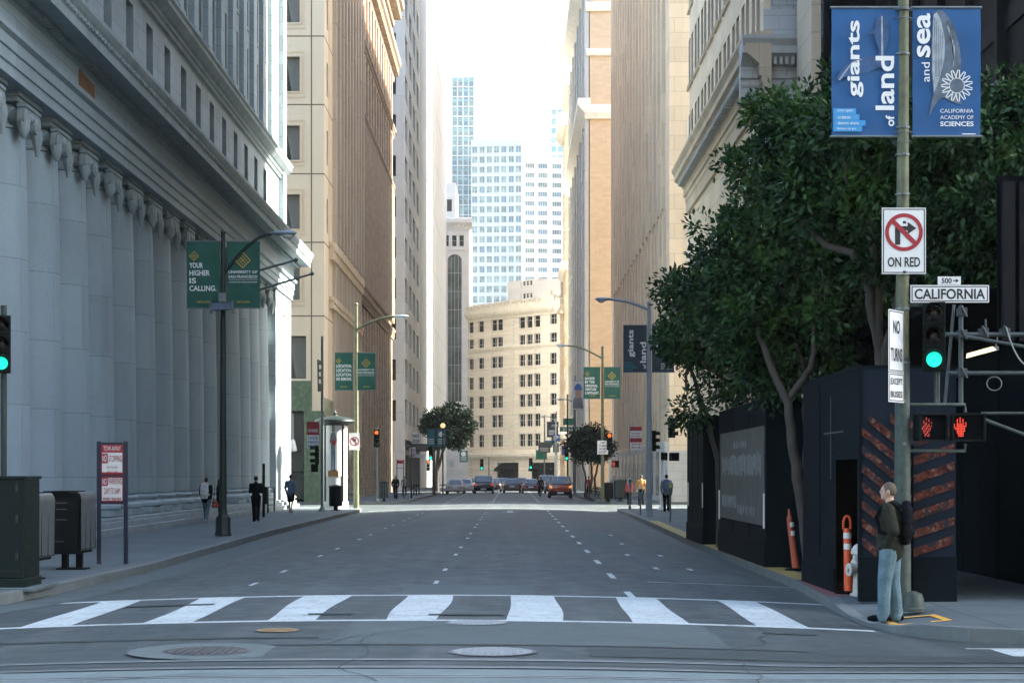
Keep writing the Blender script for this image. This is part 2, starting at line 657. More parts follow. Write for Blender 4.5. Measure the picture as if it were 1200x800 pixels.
M['stripe'] = mosaic()
M['glass_dark'] = glass('dark_window_glass', (.010, .013, .015), .1, spec=.3)
M['glass_room'] = glass('office_window_glass', (.018, .021, .02), .08, spec=.4, lite=(.07, .07, .055))
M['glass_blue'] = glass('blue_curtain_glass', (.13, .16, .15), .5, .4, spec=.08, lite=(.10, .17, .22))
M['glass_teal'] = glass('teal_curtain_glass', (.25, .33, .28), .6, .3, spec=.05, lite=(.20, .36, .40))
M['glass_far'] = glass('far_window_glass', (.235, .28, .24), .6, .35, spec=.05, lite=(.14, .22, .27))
M['frame_dark'] = mat('dark_window_frame', (.05, .048, .045), .5, .2)
M['frame_white'] = mat('white_window_frame', (.6, .6, .57), .6)
M['marble'] = mat('green_marble', (.10, .15, .085), .25, var=.6, scale=3)
M['pole_green'] = mat('dark_green_pole', (.010, .022, .018), .5, .1, var=.3, scale=4)
M['pole_olive'] = mat('weathered_olive_pole', (.12, .13, .075), .6, .2, var=.45, scale=6, bump=.3)
M['pole_base'] = mat('flaking_green_pole', (.045, .066, .054), .65, .0, var=.6, scale=9, bump=.3)
M['galv'] = mat('galvanised_steel', (.16, .19, .19), .5, .4, var=.25, scale=5)
M['lamp_grey'] = mat('lamp_blue_grey', (.30, .36, .40), .45, .2, var=.2)
M['lens'] = mat('lamp_glass', (.7, .72, .7), .15, var=.1)
M['scaffold'] = mat('scaffold_tube_paint', (.055, .072, .072), .55, .2, var=.35, scale=6)
M['black'] = mat('black_paint', (.005, .006, .007), .6, spec=.12, var=.3)
M['black_matt'] = mat('black_rubber', (.003, .004, .005), .9, spec=.03, var=.3)
M['cabinet'] = mat('green_cabinet_paint', (.005, .012, .010), .55, .0, spec=.18, var=.25, scale=2)
M['steel'] = mat('brushed_steel', (.15, .18, .19), .4, .6, var=.15, scale=.7)
M['navy'] = mat('navy_sign_frame', (.014, .018, .04), .5, var=.2)
M['sign_white'] = mat('white_sign_sheet', (.74, .75, .74), .45, var=.08)
M['sign_red'] = mat('red_sign_ink', (.34, .018, .03), .5, var=.15)
M['sign_black'] = mat('black_sign_ink', (.012, .012, .016), .5, var=.1)
M['sign_green'] = mat('green_street_sign', (.02, .22, .13), .45, var=.12)
M['sign_blue'] = mat('blue_sign_ink', (.03, .13, .42), .45, var=.12)
M['banner_green'] = mat('green_banner_cloth', (.004, .085, .06), .65, var=.15, scale=2)
M['banner_blue'] = mat('blue_banner_cloth', (.005, .085, .25), .6, var=.18, scale=1.4)
M['banner_navy'] = mat('dusk_banner_cloth', (.028, .045, .06), .65, var=.35, scale=1.5)
M['banner_teal'] = mat('teal_banner_cloth', (.02, .15, .18), .65, var=.2)
M['ink_white'] = mat('white_print', (.78, .8, .8), .6, var=.05)
M['ink_gold'] = mat('gold_print', (.62, .42, .05), .6, var=.08)
M['ink_sky'] = mat('light_blue_print', (.05, .30, .62), .6, var=.08)
M['ink_whale'] = mat('grey_whale_print', (.10, .14, .19), .6, var=.8, scale=5)
M['ink_whale_pale'] = mat('pale_whale_print', (.34, .39, .43), .6, var=.5, scale=7)
M['ink_whale_blue'] = mat('blue_whale_print', (.03, .09, .22), .6, var=.6, scale=5)
M['solar'] = mat('solar_cells', (.10, .13, .17), .25, var=.2, scale=9)
M['bark'] = mat('ficus_bark', (.055, .047, .039), .85, var=.4, scale=3, bump=.6, bscale=14)
M['orange'] = mat('orange_plastic', (.75, .10, .025), .5, var=.15)
M['orange_faded'] = mat('faded_orange_plastic', (.45, .10, .05), .6, var=.25)
M['reflect'] = mat('reflective_band', (.72, .72, .68), .4, var=.12)
M['hydrant'] = mat('white_hydrant_paint', (.5, .49, .44), .5, var=.25, scale=8)
M['visor'] = mat('signal_housing', (.006, .010, .009), .7, spec=.1, var=.3)
M['lens_off'] = mat('unlit_signal_lens', (.012, .006, .006), .25, var=.2)
M['lit_green'] = glow('lit_green_lens', (.02, .95, .66), 1.25)
M['lit_red'] = glow('lit_red_lens', (1.0, .16, .03), 1.5)
M['lit_amber'] = glow('lit_amber_lens', (1.0, .3, .03), 1.4)
M['lit_hand'] = glow('lit_hand_dots', (1.0, .07, .03), 1.0)
M['lit_hand_dim'] = glow('dim_hand_dots', (.9, .06, .03), .35)
M['work_lamp'] = glow('work_lamp_tube', (1.0, .8, .48), 1.6)
M['skin'] = mat('skin', (.48, .29, .21), .55, var=.1, scale=14)
M['hair_fair'] = mat('fair_hair', (.095, .068, .042), .7, var=.4, scale=60)
M['hair_dark'] = mat('dark_hair', (.02, .016, .014), .6, var=.3, scale=40)
M['olive_cloth'] = mat('olive_jacket_cloth', (.026, .027, .019), .9, var=.3, scale=8, bump=1.0, bscale=13, spec=.12)
M['denim'] = mat('light_denim', (.125, .20, .235), .9, var=.4, scale=5, bump=1.0, bscale=14, spec=.15)
M['black_cloth'] = mat('black_cloth', (.006, .007, .010), .95, spec=.06, var=.3, scale=9, bump=.3)
M['white_cloth'] = mat('white_cloth', (.62, .64, .64), .85, var=.12, scale=6)
M['grey_cloth'] = mat('grey_cloth', (.22, .23, .24), .85, var=.2, scale=6)
M['blue_cloth'] = mat('slate_blue_cloth', (.10, .16, .23), .85, var=.2, scale=6)
M['tan_cloth'] = mat('ochre_coat_cloth', (.45, .22, .07), .85, var=.2, scale=6)
M['lime_cloth'] = mat('lime_cloth', (.5, .55, .12), .8, var=.1)
M['red_cloth'] = mat('red_cloth', (.4, .05, .05), .85, var=.2)
M['eye'] = mat('eye', (.03, .025, .02), .2, var=.1)
# ================================================================== SETTING
def zroad(x, y):
    cm = max(0.0, 1 - (abs(x + 1.3) / 6.5) ** 2)
    cc = max(0.0, 1 - (abs(y - 11.5) / 8.6) ** 2)
    z = .125 * max(cm, cc)
    for c, h in ((105, 6.5), (190.0, 8.0), (271.0, 11.0)):
        z = max(z, .1 * max(0.0, 1 - (abs(y - c) / h) ** 4))
    return z - .045 * (1 - min(1.0, z / .12))


mb = MB()
S = 2500
mb.quad((-S, -S, -.12), (S, -S, -.12), (S, S, -.12), (-S, S, -.12))
tag(mb.build('ground', M['ground']), kind='structure')

mb = MB()
xs = sorted(set([-160, -120, -80, -50, -30, -20, -15] + [-11 + .5 * i for i in range(45)] + [13, 16, 20, 30, 50, 80, 120, 160]))
ys = sorted(set([-40, -20, -10] + [-4 + 1.0 * i for i in range(60)] + [56 + 3 * i for i in range(84)]))
for y in ys:
    for x in xs:
        mb.v.append((x, y, zroad(x, y)))
n = len(xs)
for j in range(len(ys) - 1):
    for i in range(n - 1):
        mb.f.append((j * n + i, j * n + i + 1, (j + 1) * n + i + 1, (j + 1) * n + i))
        mb.m.append(0)
tag(mb.build('road', M['asphalt'], smooth=180), kind='structure')


def sheet(mb, pts, lift=.004, m=0, div=1):
    """flat marking that follows the road's crown; pts a quad, split along its long side"""
    a, b, c, d = [Vector((p[0], p[1])) for p in pts]
    rows = []
    for i in range(div + 1):
        t = i / div
        p, q = a.lerp(b, t), d.lerp(c, t)
        rows.append(((p.x, p.y, zroad(p.x, p.y) + lift), (q.x, q.y, zroad(q.x, q.y) + lift)))
    for (p, q), (p2, q2) in zip(rows, rows[1:]):
        mb.quad(p, p2, q2, q, m)


def rect(mb, x0, x1, y0, y1, lift=.004, m=0):
    div = max(1, int(abs(x1 - x0) / .45))
    dv = max(1, int(abs(y1 - y0) / 1.0))
    for k in range(dv):
        sheet(mb, [(x0, y0 + (y1 - y0) * k / dv), (x1, y0 + (y1 - y0) * k / dv), (x1, y0 + (y1 - y0) * (k + 1) / dv), (x0, y0 + (y1 - y0) * (k + 1) / dv)], lift, m, div)


# asphalt patches and the seams round them
mb = MB()
rect(mb, -1.75, .35, 26.3, 28.6, .004)
rect(mb, -2.0, 2.4, 18.6, 21.5, .004)
rect(mb, 2.6, 4.4, 31, 33.2, .004)
rect(mb, 2.1, 3.2, 46, 58, .004)
tag(mb.build('road_patch', M['patch']), kind='structure')
mb = MB()                                    # concrete gutter along both kerbs
gl = [(-7.58, 29), (-7.42, 35), (-7.66, 45), (-7.92, 55), (-8.02, 75), (-8.02, 89)]
for (x0, y0), (x1, y1) in zip(gl, gl[1:]):
    for k in range(4):
        a, b = k / 4, (k + 1) / 4
        xa, ya, xb, yb = x0 + (x1 - x0) * a, y0 + (y1 - y0) * a, x0 + (x1 - x0) * b, y0 + (y1 - y0) * b
        sheet(mb, [(xa, ya), (xa + .95, ya), (xb + .95, yb), (xb, yb)], .005, 0, 3)
cg = [(-13.8, 21.25), (-10.9, 21.6), (-9.3, 22.7), (-8.3, 24.3), (-7.78, 26.5), (-7.58, 29)]
for (x0, y0), (x1, y1) in zip(cg, cg[1:]):
    d0 = Vector((x1 - x0, y1 - y0)).normalized()
    nx, ny = d0.y * .95, -d0.x * .95
    sheet(mb, [(x0, y0), (x0 + nx, y0 + ny), (x1 + nx, y1 + ny), (x1, y1)], .005, 0, 2)
tag(mb.build('gutter', M['patch']), kind='structure')
rg = random.Random(12)
mb = MB()                                    # cracks and tarred seams in the near road


def crack(x, y, ang, n, step, w):
    w *= .7
    for _ in range(n):
        ang += rg.uniform(-.35, .35)
        x2, y2 = x + step * math.cos(ang), y + step * math.sin(ang)
        px_, py_ = -math.sin(ang) * w, math.cos(ang) * w
        mb.quad((x - px_, y - py_, zroad(x - px_, y - py_) + .0105), (x2 - px_, y2 - py_, zroad(x2 - px_, y2 - py_) + .0105), (x2 + px_, y2 + py_, zroad(x2 + px_, y2 + py_) + .0105), (x + px_, y + py_, zroad(x + px_, y + py_) + .0105))
        x, y = x2, y2


for a in ((-1.2, 15.2, 1.9, 16, .3, .012), (-4.4, 14.9, .9, 9, .22, .012), (2.2, 15.1, 1.2, 8, .25, .01), (-2.0, 18.6, 1.5, 14, .22, .014), (-8, 19.6, .05, 26, .3, .013), (.2, 19.9, .02, 22, .25, .012), (2.4, 18.6, 1.5, 12, .25, .013), (-5.2, 27, 1.5, 40, .4, .014), (.6, 27.5, 1.6, 46, .4, .014), (3.3, 28, 1.45, 40, .5, .014), (-3.0, 30, 1.7, 30, .5, .012), (1.2, 22.2, .4, 10, .25, .01), (-3.6, 22.4, .2, 9, .25, .01), (4.2, 21.4, 2.6, 9, .2, .01)):
    crack(*a)
tag(mb.build('road_crack', M['patch_dark']), kind='structure')
mb = MB()
rect(mb, .8, 6.5, 17.45, 18.3, .007)
rect(mb, -9.5, -2.2, 19.3, 19.5, .007)
rect(mb, -2.6, 3.2, 18.5, 18.57, .009)
rect(mb, -1.1, -.1, 22.35, 22.55, .013)
rect(mb, -2.7, -2.1, 22.5, 22.7, .013)
rect(mb, -5.6, -4.3, 24.6, 24.8, .013)
rect(mb, 3.05, 3.7, 20.6, 20.75, .009)
tag(mb.build('road_repair', M['patch_dark']), kind='structure')
# cable car track
mb = MB()
rect(mb, -60, 60, 9.5, 16.2, .004)
tag(mb.build('track_bed', M['track']), kind='structure')
mb = MB()
for y in (16.95, 16.3, 15.55, 11.2):
    rect(mb, -60, 60, y, y + .07, .009)
    rect(mb, -60, 60, y + .11, y + .15, .009)
tag(mb.build('track_rail', M['rail']), kind='structure')
mb = MB()
for y in (17.02, 16.37, 15.62):
    rect(mb, -60, 60, y, y + .022, .0125)
rect(mb, -60, 60, 16.55, 16.575, .0095)
tag(mb.build('track_groove', M['patch_dark']), kind='structure')

# ladder crosswalk, lane dashes
mb = MB()
rect(mb, -7.25, 4.75, 26.05, 26.25)
rect(mb, -7.6, 4.6, 21.55, 21.75)
for i in range(7):
    x = -5.95 + 1.565 * i
    for k in range(10):
        ya, yb = 21.75 + .43 * k, 21.75 + .43 * (k + 1)
        ea, eb = [[.02 * math.sin(v * 1.3 + i * 2.1 + s) + .035 * math.sin(v * .6 + i + 2 * s) for s in (0, 1)] for v in (ya, yb)]
        sheet(mb, [(x - .33 + ea[0], ya), (x - .33 + eb[0], yb), (x + .33 + eb[1], yb), (x + .33 + ea[1], ya)], .004, 0, 1)
for x, y0 in ((-4.45, 29), (-1.3, 28.9), (1.85, 25.9)):     # lane dashes
    y = y0
    k = 0
    while y < 92:
        if x < 0 and (k % 3 == 2):
            k += 1
            y += 2.4
            continue
        w = .04 if x < 0 else .055
        rect(mb, x - w, x + w, y, y + (1.6 if x > 0 else .8))
        y += 5.1 if x > 0 else 3.9
        k += 1
    y = 118
    while y < 226:
        rect(mb, x - .07, x + .07, y, y + 2.2)
        y += 6.5
for x, y in ((2.9, 34.6), (3.6, 34.6), (2.7, 40.3), (3.5, 40.5), (3.0, 47), (3.1, 54)):
    rect(mb, x, x + .1, y, y + .75)
rect(mb, -7.9, 5.3, 90.6, 90.9)
rect(mb, -7.9, 5.3, 94.0, 94.3)
rect(mb, 2.4, 5.5, 30.2, 30.27)
rect(mb, -.5, .3, 84, 84.3)
rect(mb, -.25, .05, 84.3, 87)
# the other crosswalk, going off beyond the corner of the next kerb
sheet(mb, [(5.2, 19.62), (12, 19.25), (12, 19.12), (5.2, 19.49)], .004, 0, 8)
for x in (5.35, 6.9, 8.4):
    sheet(mb, [(x, 17.6), (x + .1, 19.45), (x + .75, 19.42), (x + .75, 17.6)], .004, 0, 2)
tag(mb.build('crosswalk_marking', M['white_line']), kind='structure')


# sidewalks: outer kerb line with its own height, a ring inside, flat top, granite kerb face
def sidewalk(name, outer, h, fill, kerb_w=.18):
    """outer: [(x, y, top)] the kerb line; fill: corners that close the plan behind it"""
    o = [Vector((p[0], p[1])) for p in outer]
    inn, mid = [], []
    for i, p in enumerate(o):
        t = (o[min(i + 1, len(o) - 1)] - o[max(i - 1, 0)]).normalized()
        nrm = Vector((t.y, -t.x))
        inn.append(p + nrm * kerb_w)
        mid.append(p + nrm * 1.1)
    kb = MB()
    tp = MB()
    for i in range(len(o) - 1):
        a, b = outer[i], outer[i + 1]
        ha = a[2] if len(a) > 2 else h
        hb = b[2] if len(b) > 2 else h
        kb.quad((a[0], a[1], -.11), (b[0], b[1], -.11), (b[0], b[1], hb), (a[0], a[1], ha))
        kb.quad((a[0], a[1], ha), (b[0], b[1], hb), (inn[i + 1].x, inn[i + 1].y, hb + .002), (inn[i].x, inn[i].y, ha + .002))
        tp.quad((inn[i].x, inn[i].y, ha), (inn[i + 1].x, inn[i + 1].y, hb), (mid[i + 1].x, mid[i + 1].y, h), (mid[i].x, mid[i].y, h))
    plan = [(p.x, p.y, h) for p in mid] + [(x, y, h) for x, y in fill]
    tp.poly(plan)
    tag(tp.build(name, M['paving']), kind='structure')
    tag(kb.build('kerb', M['kerb']), kind='structure')


H = .13
# left side, near block: runs away from the camera, kerb on its street side (normal to the left)
corner = [(-40, 21.2), (-14, 21.3), (-11, 21.7), (-9.4, 22.8), (-8.4, 24.4), (-7.85, 26.5), (-7.65, 29)]
left = [(x, y) for x, y in corner] + [(-7.45, 35), (-7.7, 45), (-7.95, 55), (-8.05, 75), (-8.05, 90), (-8.3, 94), (-9.2, 96.6), (-11, 97.8), (-14, 98.2), (-40, 98.2)]
sidewalk('sidewalk', left[::-1], H, [])
# right side, near block, with the ramp at its corner
right = [(40, 19.7), (12, 19.75), (8, 19.9), (6.4, 20.15), (5.5, 20.5), (5.05, 20.95), (4.8, 21.5, .07), (4.68, 22.3, .03), (4.66, 23.6, .03), (4.68, 24.6, .08), (4.74, 25.6), (4.85, 27.5), (4.97, 30), (5.0, 40), (5.05, 50), (5.3, 62), (5.55, 76), (5.6, 90), (5.8, 94), (6.7, 96.6), (8.5, 97.8), (12, 98.4), (40, 98.4)]
sidewalk('sidewalk', right, H, [])
for name_side, sgn in (('l', -1), ('r', 1)):
    xk = -7.4 if sgn < 0 else 5.9
    blk = [(sgn * 40, 115.2), (sgn * 12, 115.3), (xk + sgn * 2.6, 115.8), (xk + sgn * .9, 116.9), (xk, 119), (xk, 178), (xk + sgn * .9, 180.5), (xk + sgn * 3, 181.6), (sgn * 40, 181.8)]
    sidewalk('sidewalk', blk[::-1] if sgn < 0 else blk, H, [])
    blk = [(sgn * 40, 199), (xk + sgn * 2.6, 199.2), (xk, 202), (xk, 254), (xk + sgn * 2, 257), (sgn * 40, 257.4)]
    sidewalk('sidewalk', blk[::-1] if sgn < 0 else blk, H, [])
sidewalk('sidewalk', [(60, 285), (-60, 285)], H, [(-60, 345), (60, 345)])

# painted kerbs and the yellow square on the ramp
mb = MB()
rp = [(4.97, 30), (5.0, 40), (5.05, 50), (5.3, 62), (5.42, 68)]
for (x0, y0), (x1, y1) in zip(rp, rp[1:]):
    mb.quad((x0 + .01, y0, H + .006), (x0 + .42, y0, H + .006), (x1 + .42, y1, H + .006), (x1 + .01, y1, H + .006))
tag(mb.build('yellow_kerb_paint', M['yellow_kerb']), kind='structure')
mb = MB()
for (x0, y0), (x1, y1) in zip([(4.76, 25.9), (4.85, 27.5)], [(4.85, 27.5), (4.96, 29.8)]):
    mb.quad((x0 + .02, y0, H + .006), (x0 + .6, y0, H + .006), (x1 + .6, y1, H + .006), (x1 + .02, y1, H + .006))
tag(mb.build('red_kerb_paint', M['red_kerb']), kind='structure')
mb = MB()


def zramp(x, y):
    return H + .004 if x > 5.78 else H - (5.78 - x) / 1.1 * .1 + .006


def orect(x0, x1, y0, y1):
    mb.quad((x0, y0, zramp(x0, y0)), (x1, y0, zramp(x1, y0)), (x1, y1, zramp(x1, y1)), (x0, y1, zramp(x0, y1)))


orect(4.86, 5.62, 21.75, 21.86)
orect(4.86, 5.62, 22.55, 22.66)
orect(4.86, 4.96, 21.86, 22.55)
orect(5.52, 5.62, 21.86, 22.55)
tag(mb.build('ramp_marking', M['orange_line']), kind='structure')


# ================================================================== BUILDINGS
def shell(mb, x0, x1, y0, y1, z0, z1, skip='', m=0):
    if 'w' not in skip:
        mb.quad((x0, y0, z0), (x0, y1, z0), (x0, y1, z1), (x0, y0, z1), m)
    if 'e' not in skip:
        mb.quad((x1, y0, z0), (x1, y1, z0), (x1, y1, z1), (x1, y0, z1), m)
    if 's' not in skip:
        mb.quad((x0, y0, z0), (x1, y0, z0), (x1, y0, z1), (x0, y0, z1), m)
    if 'n' not in skip:
        mb.quad((x0, y1, z0), (x1, y1, z0), (x1, y1, z1), (x0, y1, z1), m)
    mb.quad((x0, y0, z1), (x1, y0, z1), (x1, y1, z1), (x0, y1, z1), m)


# ---- the columned bank -------------------------------------------------
def bank():
    t = thing('bank_building', 'pale granite bank with a row of giant Ionic columns beside the sidewalk', 'building', (-13, 60, 0))
    F = FE(-13.0)
    PIT = 3.175
    Y0, Y1 = 28.0, 96.5
    cols = [44.9 + PIT * i for i in range(-4, 15) if i != 10]
    holes, wins = [], []
    for i in range(-4, 15):
        u = 45.35 + PIT * i
        wins.append((u, 16.9, 'a'))
        holes.append((u - .55, u + .55, 15.75, 18.05))
        for zc, h in ((21.4, 3.0), (25.3, 2.8), (29.2, 2.8)):
            wins.append((u, zc, 'b' if h == 3.0 else 'c'))
            holes.append((u - .65, u + .65, zc - h / 2, zc + h / 2))
    mb = MB()
    F.wall(mb, Y0, Y1, 13.6, 36, holes)
    shell(mb, -45, -13, Y0, Y1, 0, 36, 'e')
    G = FE(-16.2)
    G.wall(mb, Y0, 90.3, .0, 14.4)
    F.box(mb, 90.3, Y1 - .01, -3.1, .5, .12, 11.81)      # end pier
    F.box(mb, Y0, 31.4, -2, .5, .12, 11.81)
    mb.build('wall', [M['granite']], t)
    mb = MB()       # stepped plinth
    for a, b, c, d in ((-2, .95, .0, .34), (-2, .80, .34, .52), (-2, .66, .52, .62)):
        F.box(mb, Y0 - .2, Y1 + .2, -3.15, b, c, d)
    mb.build('plinth', [M['granite_trim']], t, bevel=.02)
    # entablature
    mb = MB()
    F.prof(mb, Y0 - .3, Y1 + .05, [(-3.15, 11.82), (.60, 11.82), (.60, 12.09), (.655, 12.1), (.655, 12.40), (.71, 12.41), (.71, 12.70), (.84, 12.76), (.84, 12.9), (.66, 12.92), (.66, 13.56), (.74, 13.6), (.78, 13.66), (.86, 13.70), (.86, 13.74), (-3.15, 13.74)])
    mb.build('entablature', [M['granite_smooth']], t)
    mb = MB()
    F.prof(mb, Y0 - .3, Y1 + .35, [(-.5, 13.745), (1.5, 13.745), (1.5, 13.69), (1.58, 13.69), (1.58, 13.96), (1.62, 14.0), (1.62, 14.12), (1.68, 14.2), (1.74, 14.34), (1.74, 14.46), (.5, 14.7), (-.5, 14.8)])
    mb.build('cornice', [M['granite_trim']], t)
    mb = MB()
    m2 = MB()
    k = Y0
    while k < Y1:                          # egg band along the cornice and blocks under it
        F.box(mb, k, k + .17, 1.2, 1.66, 14.01, 14.11)
        F.box(m2, k, k + .25, .83, 1.02, 13.62, 13.742)
        k += .34
    mb.build('egg_molding', [M['granite_trim']], t)
    m2.build('dentil_molding', [M['granite_trim']], t)
    mb = MB()
    F.prof(mb, Y0, Y1 + .3, [(-.3, 18.5), (.12, 18.5), (.12, 18.68), (.2, 18.7), (.2, 18.86), (.3, 18.9), (.52, 19.1), (.52, 19.26), (.6, 19.34), (.6, 19.42), (.1, 19.6), (-.3, 19.6)])
    mb.build('string_course', [M['granite_trim']], t)
    mb = MB()
    for i in range(-4, 16):
        u = 45.35 + PIT * i - PIT / 2
        if u + .55 < Y1 + .1:
            F.box(mb, u - .5, u + .5, -.1, .22, 19.55, 33)
            F.box(mb, u - .56, u + .56, -.1, .28, 19.5, 20.0)
    F.box(mb, 95.2, Y1 - .01, -.1, .26, 15.2, 33)
    mb.build('pilaster_molding', [M['granite']], t)
    mb = MB()
    F.prof(mb, Y0, Y1 + .4, [(-.3, 33), (.4, 33), (1.1, 33.8), (1.2, 34.4), (-.3, 34.6)])
    mb.build('upper_cornice', [M['granite_trim']], t)
    # windows
    ms = [M['granite_trim'], M['glass_dark'], M['frame_dark']]
    W = {'a': window_mesh(F, 1.1, 2.3, .32, ms, 1, 2, .05, .1), 'b': window_mesh(F, 1.3, 3.0, .3, ms, 2, 3, .06, .06), 'c': window_mesh(F, 1.3, 2.8, .3, ms, 2, 2, .06, .06)}
    for u, z, k in wins:
        put(W[k], 'window', F, u, z, t)
    # column: shaft with entasis + base; the capital is its own sub-part
    c = MB()
    r = 1.02
    c.box(-1.12, 1.12, -1.12, 1.12, -.62, -.42)
    c.lathe([(1.16, -.42), (1.22, -.36), (1.22, -.26), (1.12, -.2), (1.03, -.16), (1.03, -.1), (1.1, -.06), (1.1, .0), (.98, .06), (r, .12)], n=32)
    prof = []
    for i in range(0, 25):
        z = .12 + (10.3 - .12) * i / 24
        prof.append((r * (1 - .13 * (z / 10.3) ** 2.2), z))
    c.lathe(prof, n=40)
    me_o = c.build('column', [M['granite_smooth']], t, smooth=35, raw=True)
    shaft = me_o.data
    k = MB()
    rt = r * .87
    k.lathe([(rt, 10.3), (rt + .06, 10.33), (rt + .06, 10.4), (rt, 10.43), (rt, 10.62), (rt + .10, 10.72), (rt + .17, 10.86), (rt + .10, 10.95)], n=32)
    for sy in (-1, 1):                  # a bolster each side, ending in a scroll towards the street
        cy, zc = sy * .50, 10.62
        for sx in (-1, 1):
            k.tube([(0, cy, zc + .08), (sx * .5, cy, zc + .06), (sx * .8, cy, zc + .04), (sx * .92, cy, zc + .02)], [.16, .18, .22, .26], 18)
            k.tube([(sx * .92, cy, zc), (sx * 1.10, cy, zc)], [.30, .30], 24)
            k.ring((sx * 1.11, cy, zc), .22, .30, (0, 1, 0), (0, 0, 1), 24)
            k.tube([(sx * 1.10, cy, zc), (sx * 1.14, cy, zc)], [.19, .15], 18)
            k.tube([(sx * 1.02, cy + sy * .08, zc - .16), (sx * 1.06, cy + sy * .12, zc - .4), (sx * 1.06, cy + sy * .12, zc - (.86 if sy > 0 else .6))], [.19, .15, .05], 8)
    for sx in (-1, 1):
        k.box(sx * 1.0 - .1, sx * 1.0 + .10, -.55, .55, 10.70, 10.95)
        k.box(sx * 1.0 - .1, sx * 1.0 + .14, -.72, .72, 10.88, 10.972)
        k.ball((sx * 1.04, 0, 10.70), .12, .2, .16, 10)
    k.box(-1.0, 1.0, -1.0, 1.0, 10.97, 11.10)
    k.box(-1.08, 1.08, -1.08, 1.08, 11.10, 11.22)
    cap_o = k.build('capital', [M['granite_trim']], me_o, smooth=40, raw=True)
    capm = cap_o.data
    base_z = .84
    loc = lambda y: Vector((-13.72, y, base_z + .4)) - Vector((-13, 60, 0))
    me_o.location = loc(cols[0])
    s = (11.82 - 1.24) / 11.22
    me_o.scale = (1, 1, s)
    for y in cols[1:]:
        o = bpy.data.objects.new('column', shaft)
        C.objects.link(o)
        o.parent = t
        o.location = loc(y)
        o.scale = (1, 1, s)
        p = bpy.data.objects.new('capital', capm)
        C.objects.link(p)
        p.parent = o
    # weathered drum on one column, rusty plate on the frieze
    mb = MB()
    mb.lathe([(.998, 4.55), (.983, 6.4)], (-13.72, cols[6], 0), n=40, cap=False)
    mb.build('weathered_drum', [M['granite_warm']], t, smooth=40)
    mb = MB()
    mb.hexa([F(48.6, .66, 12.98), F(50.4, .66, 12.98), F(50.4, .69, 12.98), F(48.6, .69, 12.98), F(48.6, .66, 13.52), F(50.3, .66, 13.42), F(50.3, .69, 13.42), F(48.6, .69, 13.52)])
    mb.build('plaque', [M['brown_panel']], t)
    # tall dark openings behind the columns, and the entrance in the gap
    for i in range(-4, 15):
        u = 45.3 + PIT * i
        if u > 89:
            continue
        w = MB()
        G.box(w, u - 1.35, u + 1.35, 0, .06, 1.0 if i not in (9, 10) else .13, 10.6)
        w.build('tall_window', [M['glass_dark']], t)
        if i in (9, 10):
            continue
    mb = MB()
    G.box(mb, 74.4, 75.2, 0, 2.4, .13, 12.0)
    G.box(mb, 76.1, 76.9, 0, 2.4, .13, 12.0)
    mb.build('entrance_pilaster', [M['granite_smooth']], t)
    for y, dz in ((75.6, 0), (70.0, 0)):
        mb = MB()
        mb.tube([(-12.7, y, 9.7), (-8.9, y, 10.85 if y > 72 else 10.75)], [.07, .045], 10)
        mb.ball((-8.86, y, 10.87 if y > 72 else 10.77), .09)
        mb.build('flagpole', [M['galv']], t, smooth=40)
    mb = MB()
    mb.box(-12.68, -12.5, 93.2, 93.5, 10.1, 10.75)
    mb.tube([(-12.66, 93.35, 10.6), (-12.3, 93.35, 10.7)], .04, 8)
    mb.build('wall_lantern', [M['brass']], t)


bank()


# ---- generic storeys ---------------------------------------------------
def grid_windows(F, mb, u_list, z_list, w, h, dep, mats, t, cols=1, rows=2, sill=0.0, wall=None, arch=False, frame=.06, limit=100, blind_reflection=0):
    """holes for a wall + a window object in each"""
    me = window_mesh(F, w, h, dep, mats + [M['blind_reflection']], cols, rows, frame, sill, arch, 'window', blind_reflection)
    hs = []
    n = 0
    for z in z_list:
        for u in u_list:
            hs.append((u - w / 2, u + w / 2, z - h / 2, z + h / 2))
            put(me, 'window', F, u, z, t)
            n += 1
    return hs


def about_camera(t, k):
    """a building set nearer or farther along its sight lines before it is finished: position and size together"""
    t.location = Vector((0, 0, CAMZ)) + (Vector(t.location) - Vector((0, 0, CAMZ))) * k
    t.scale = (k, k, k)


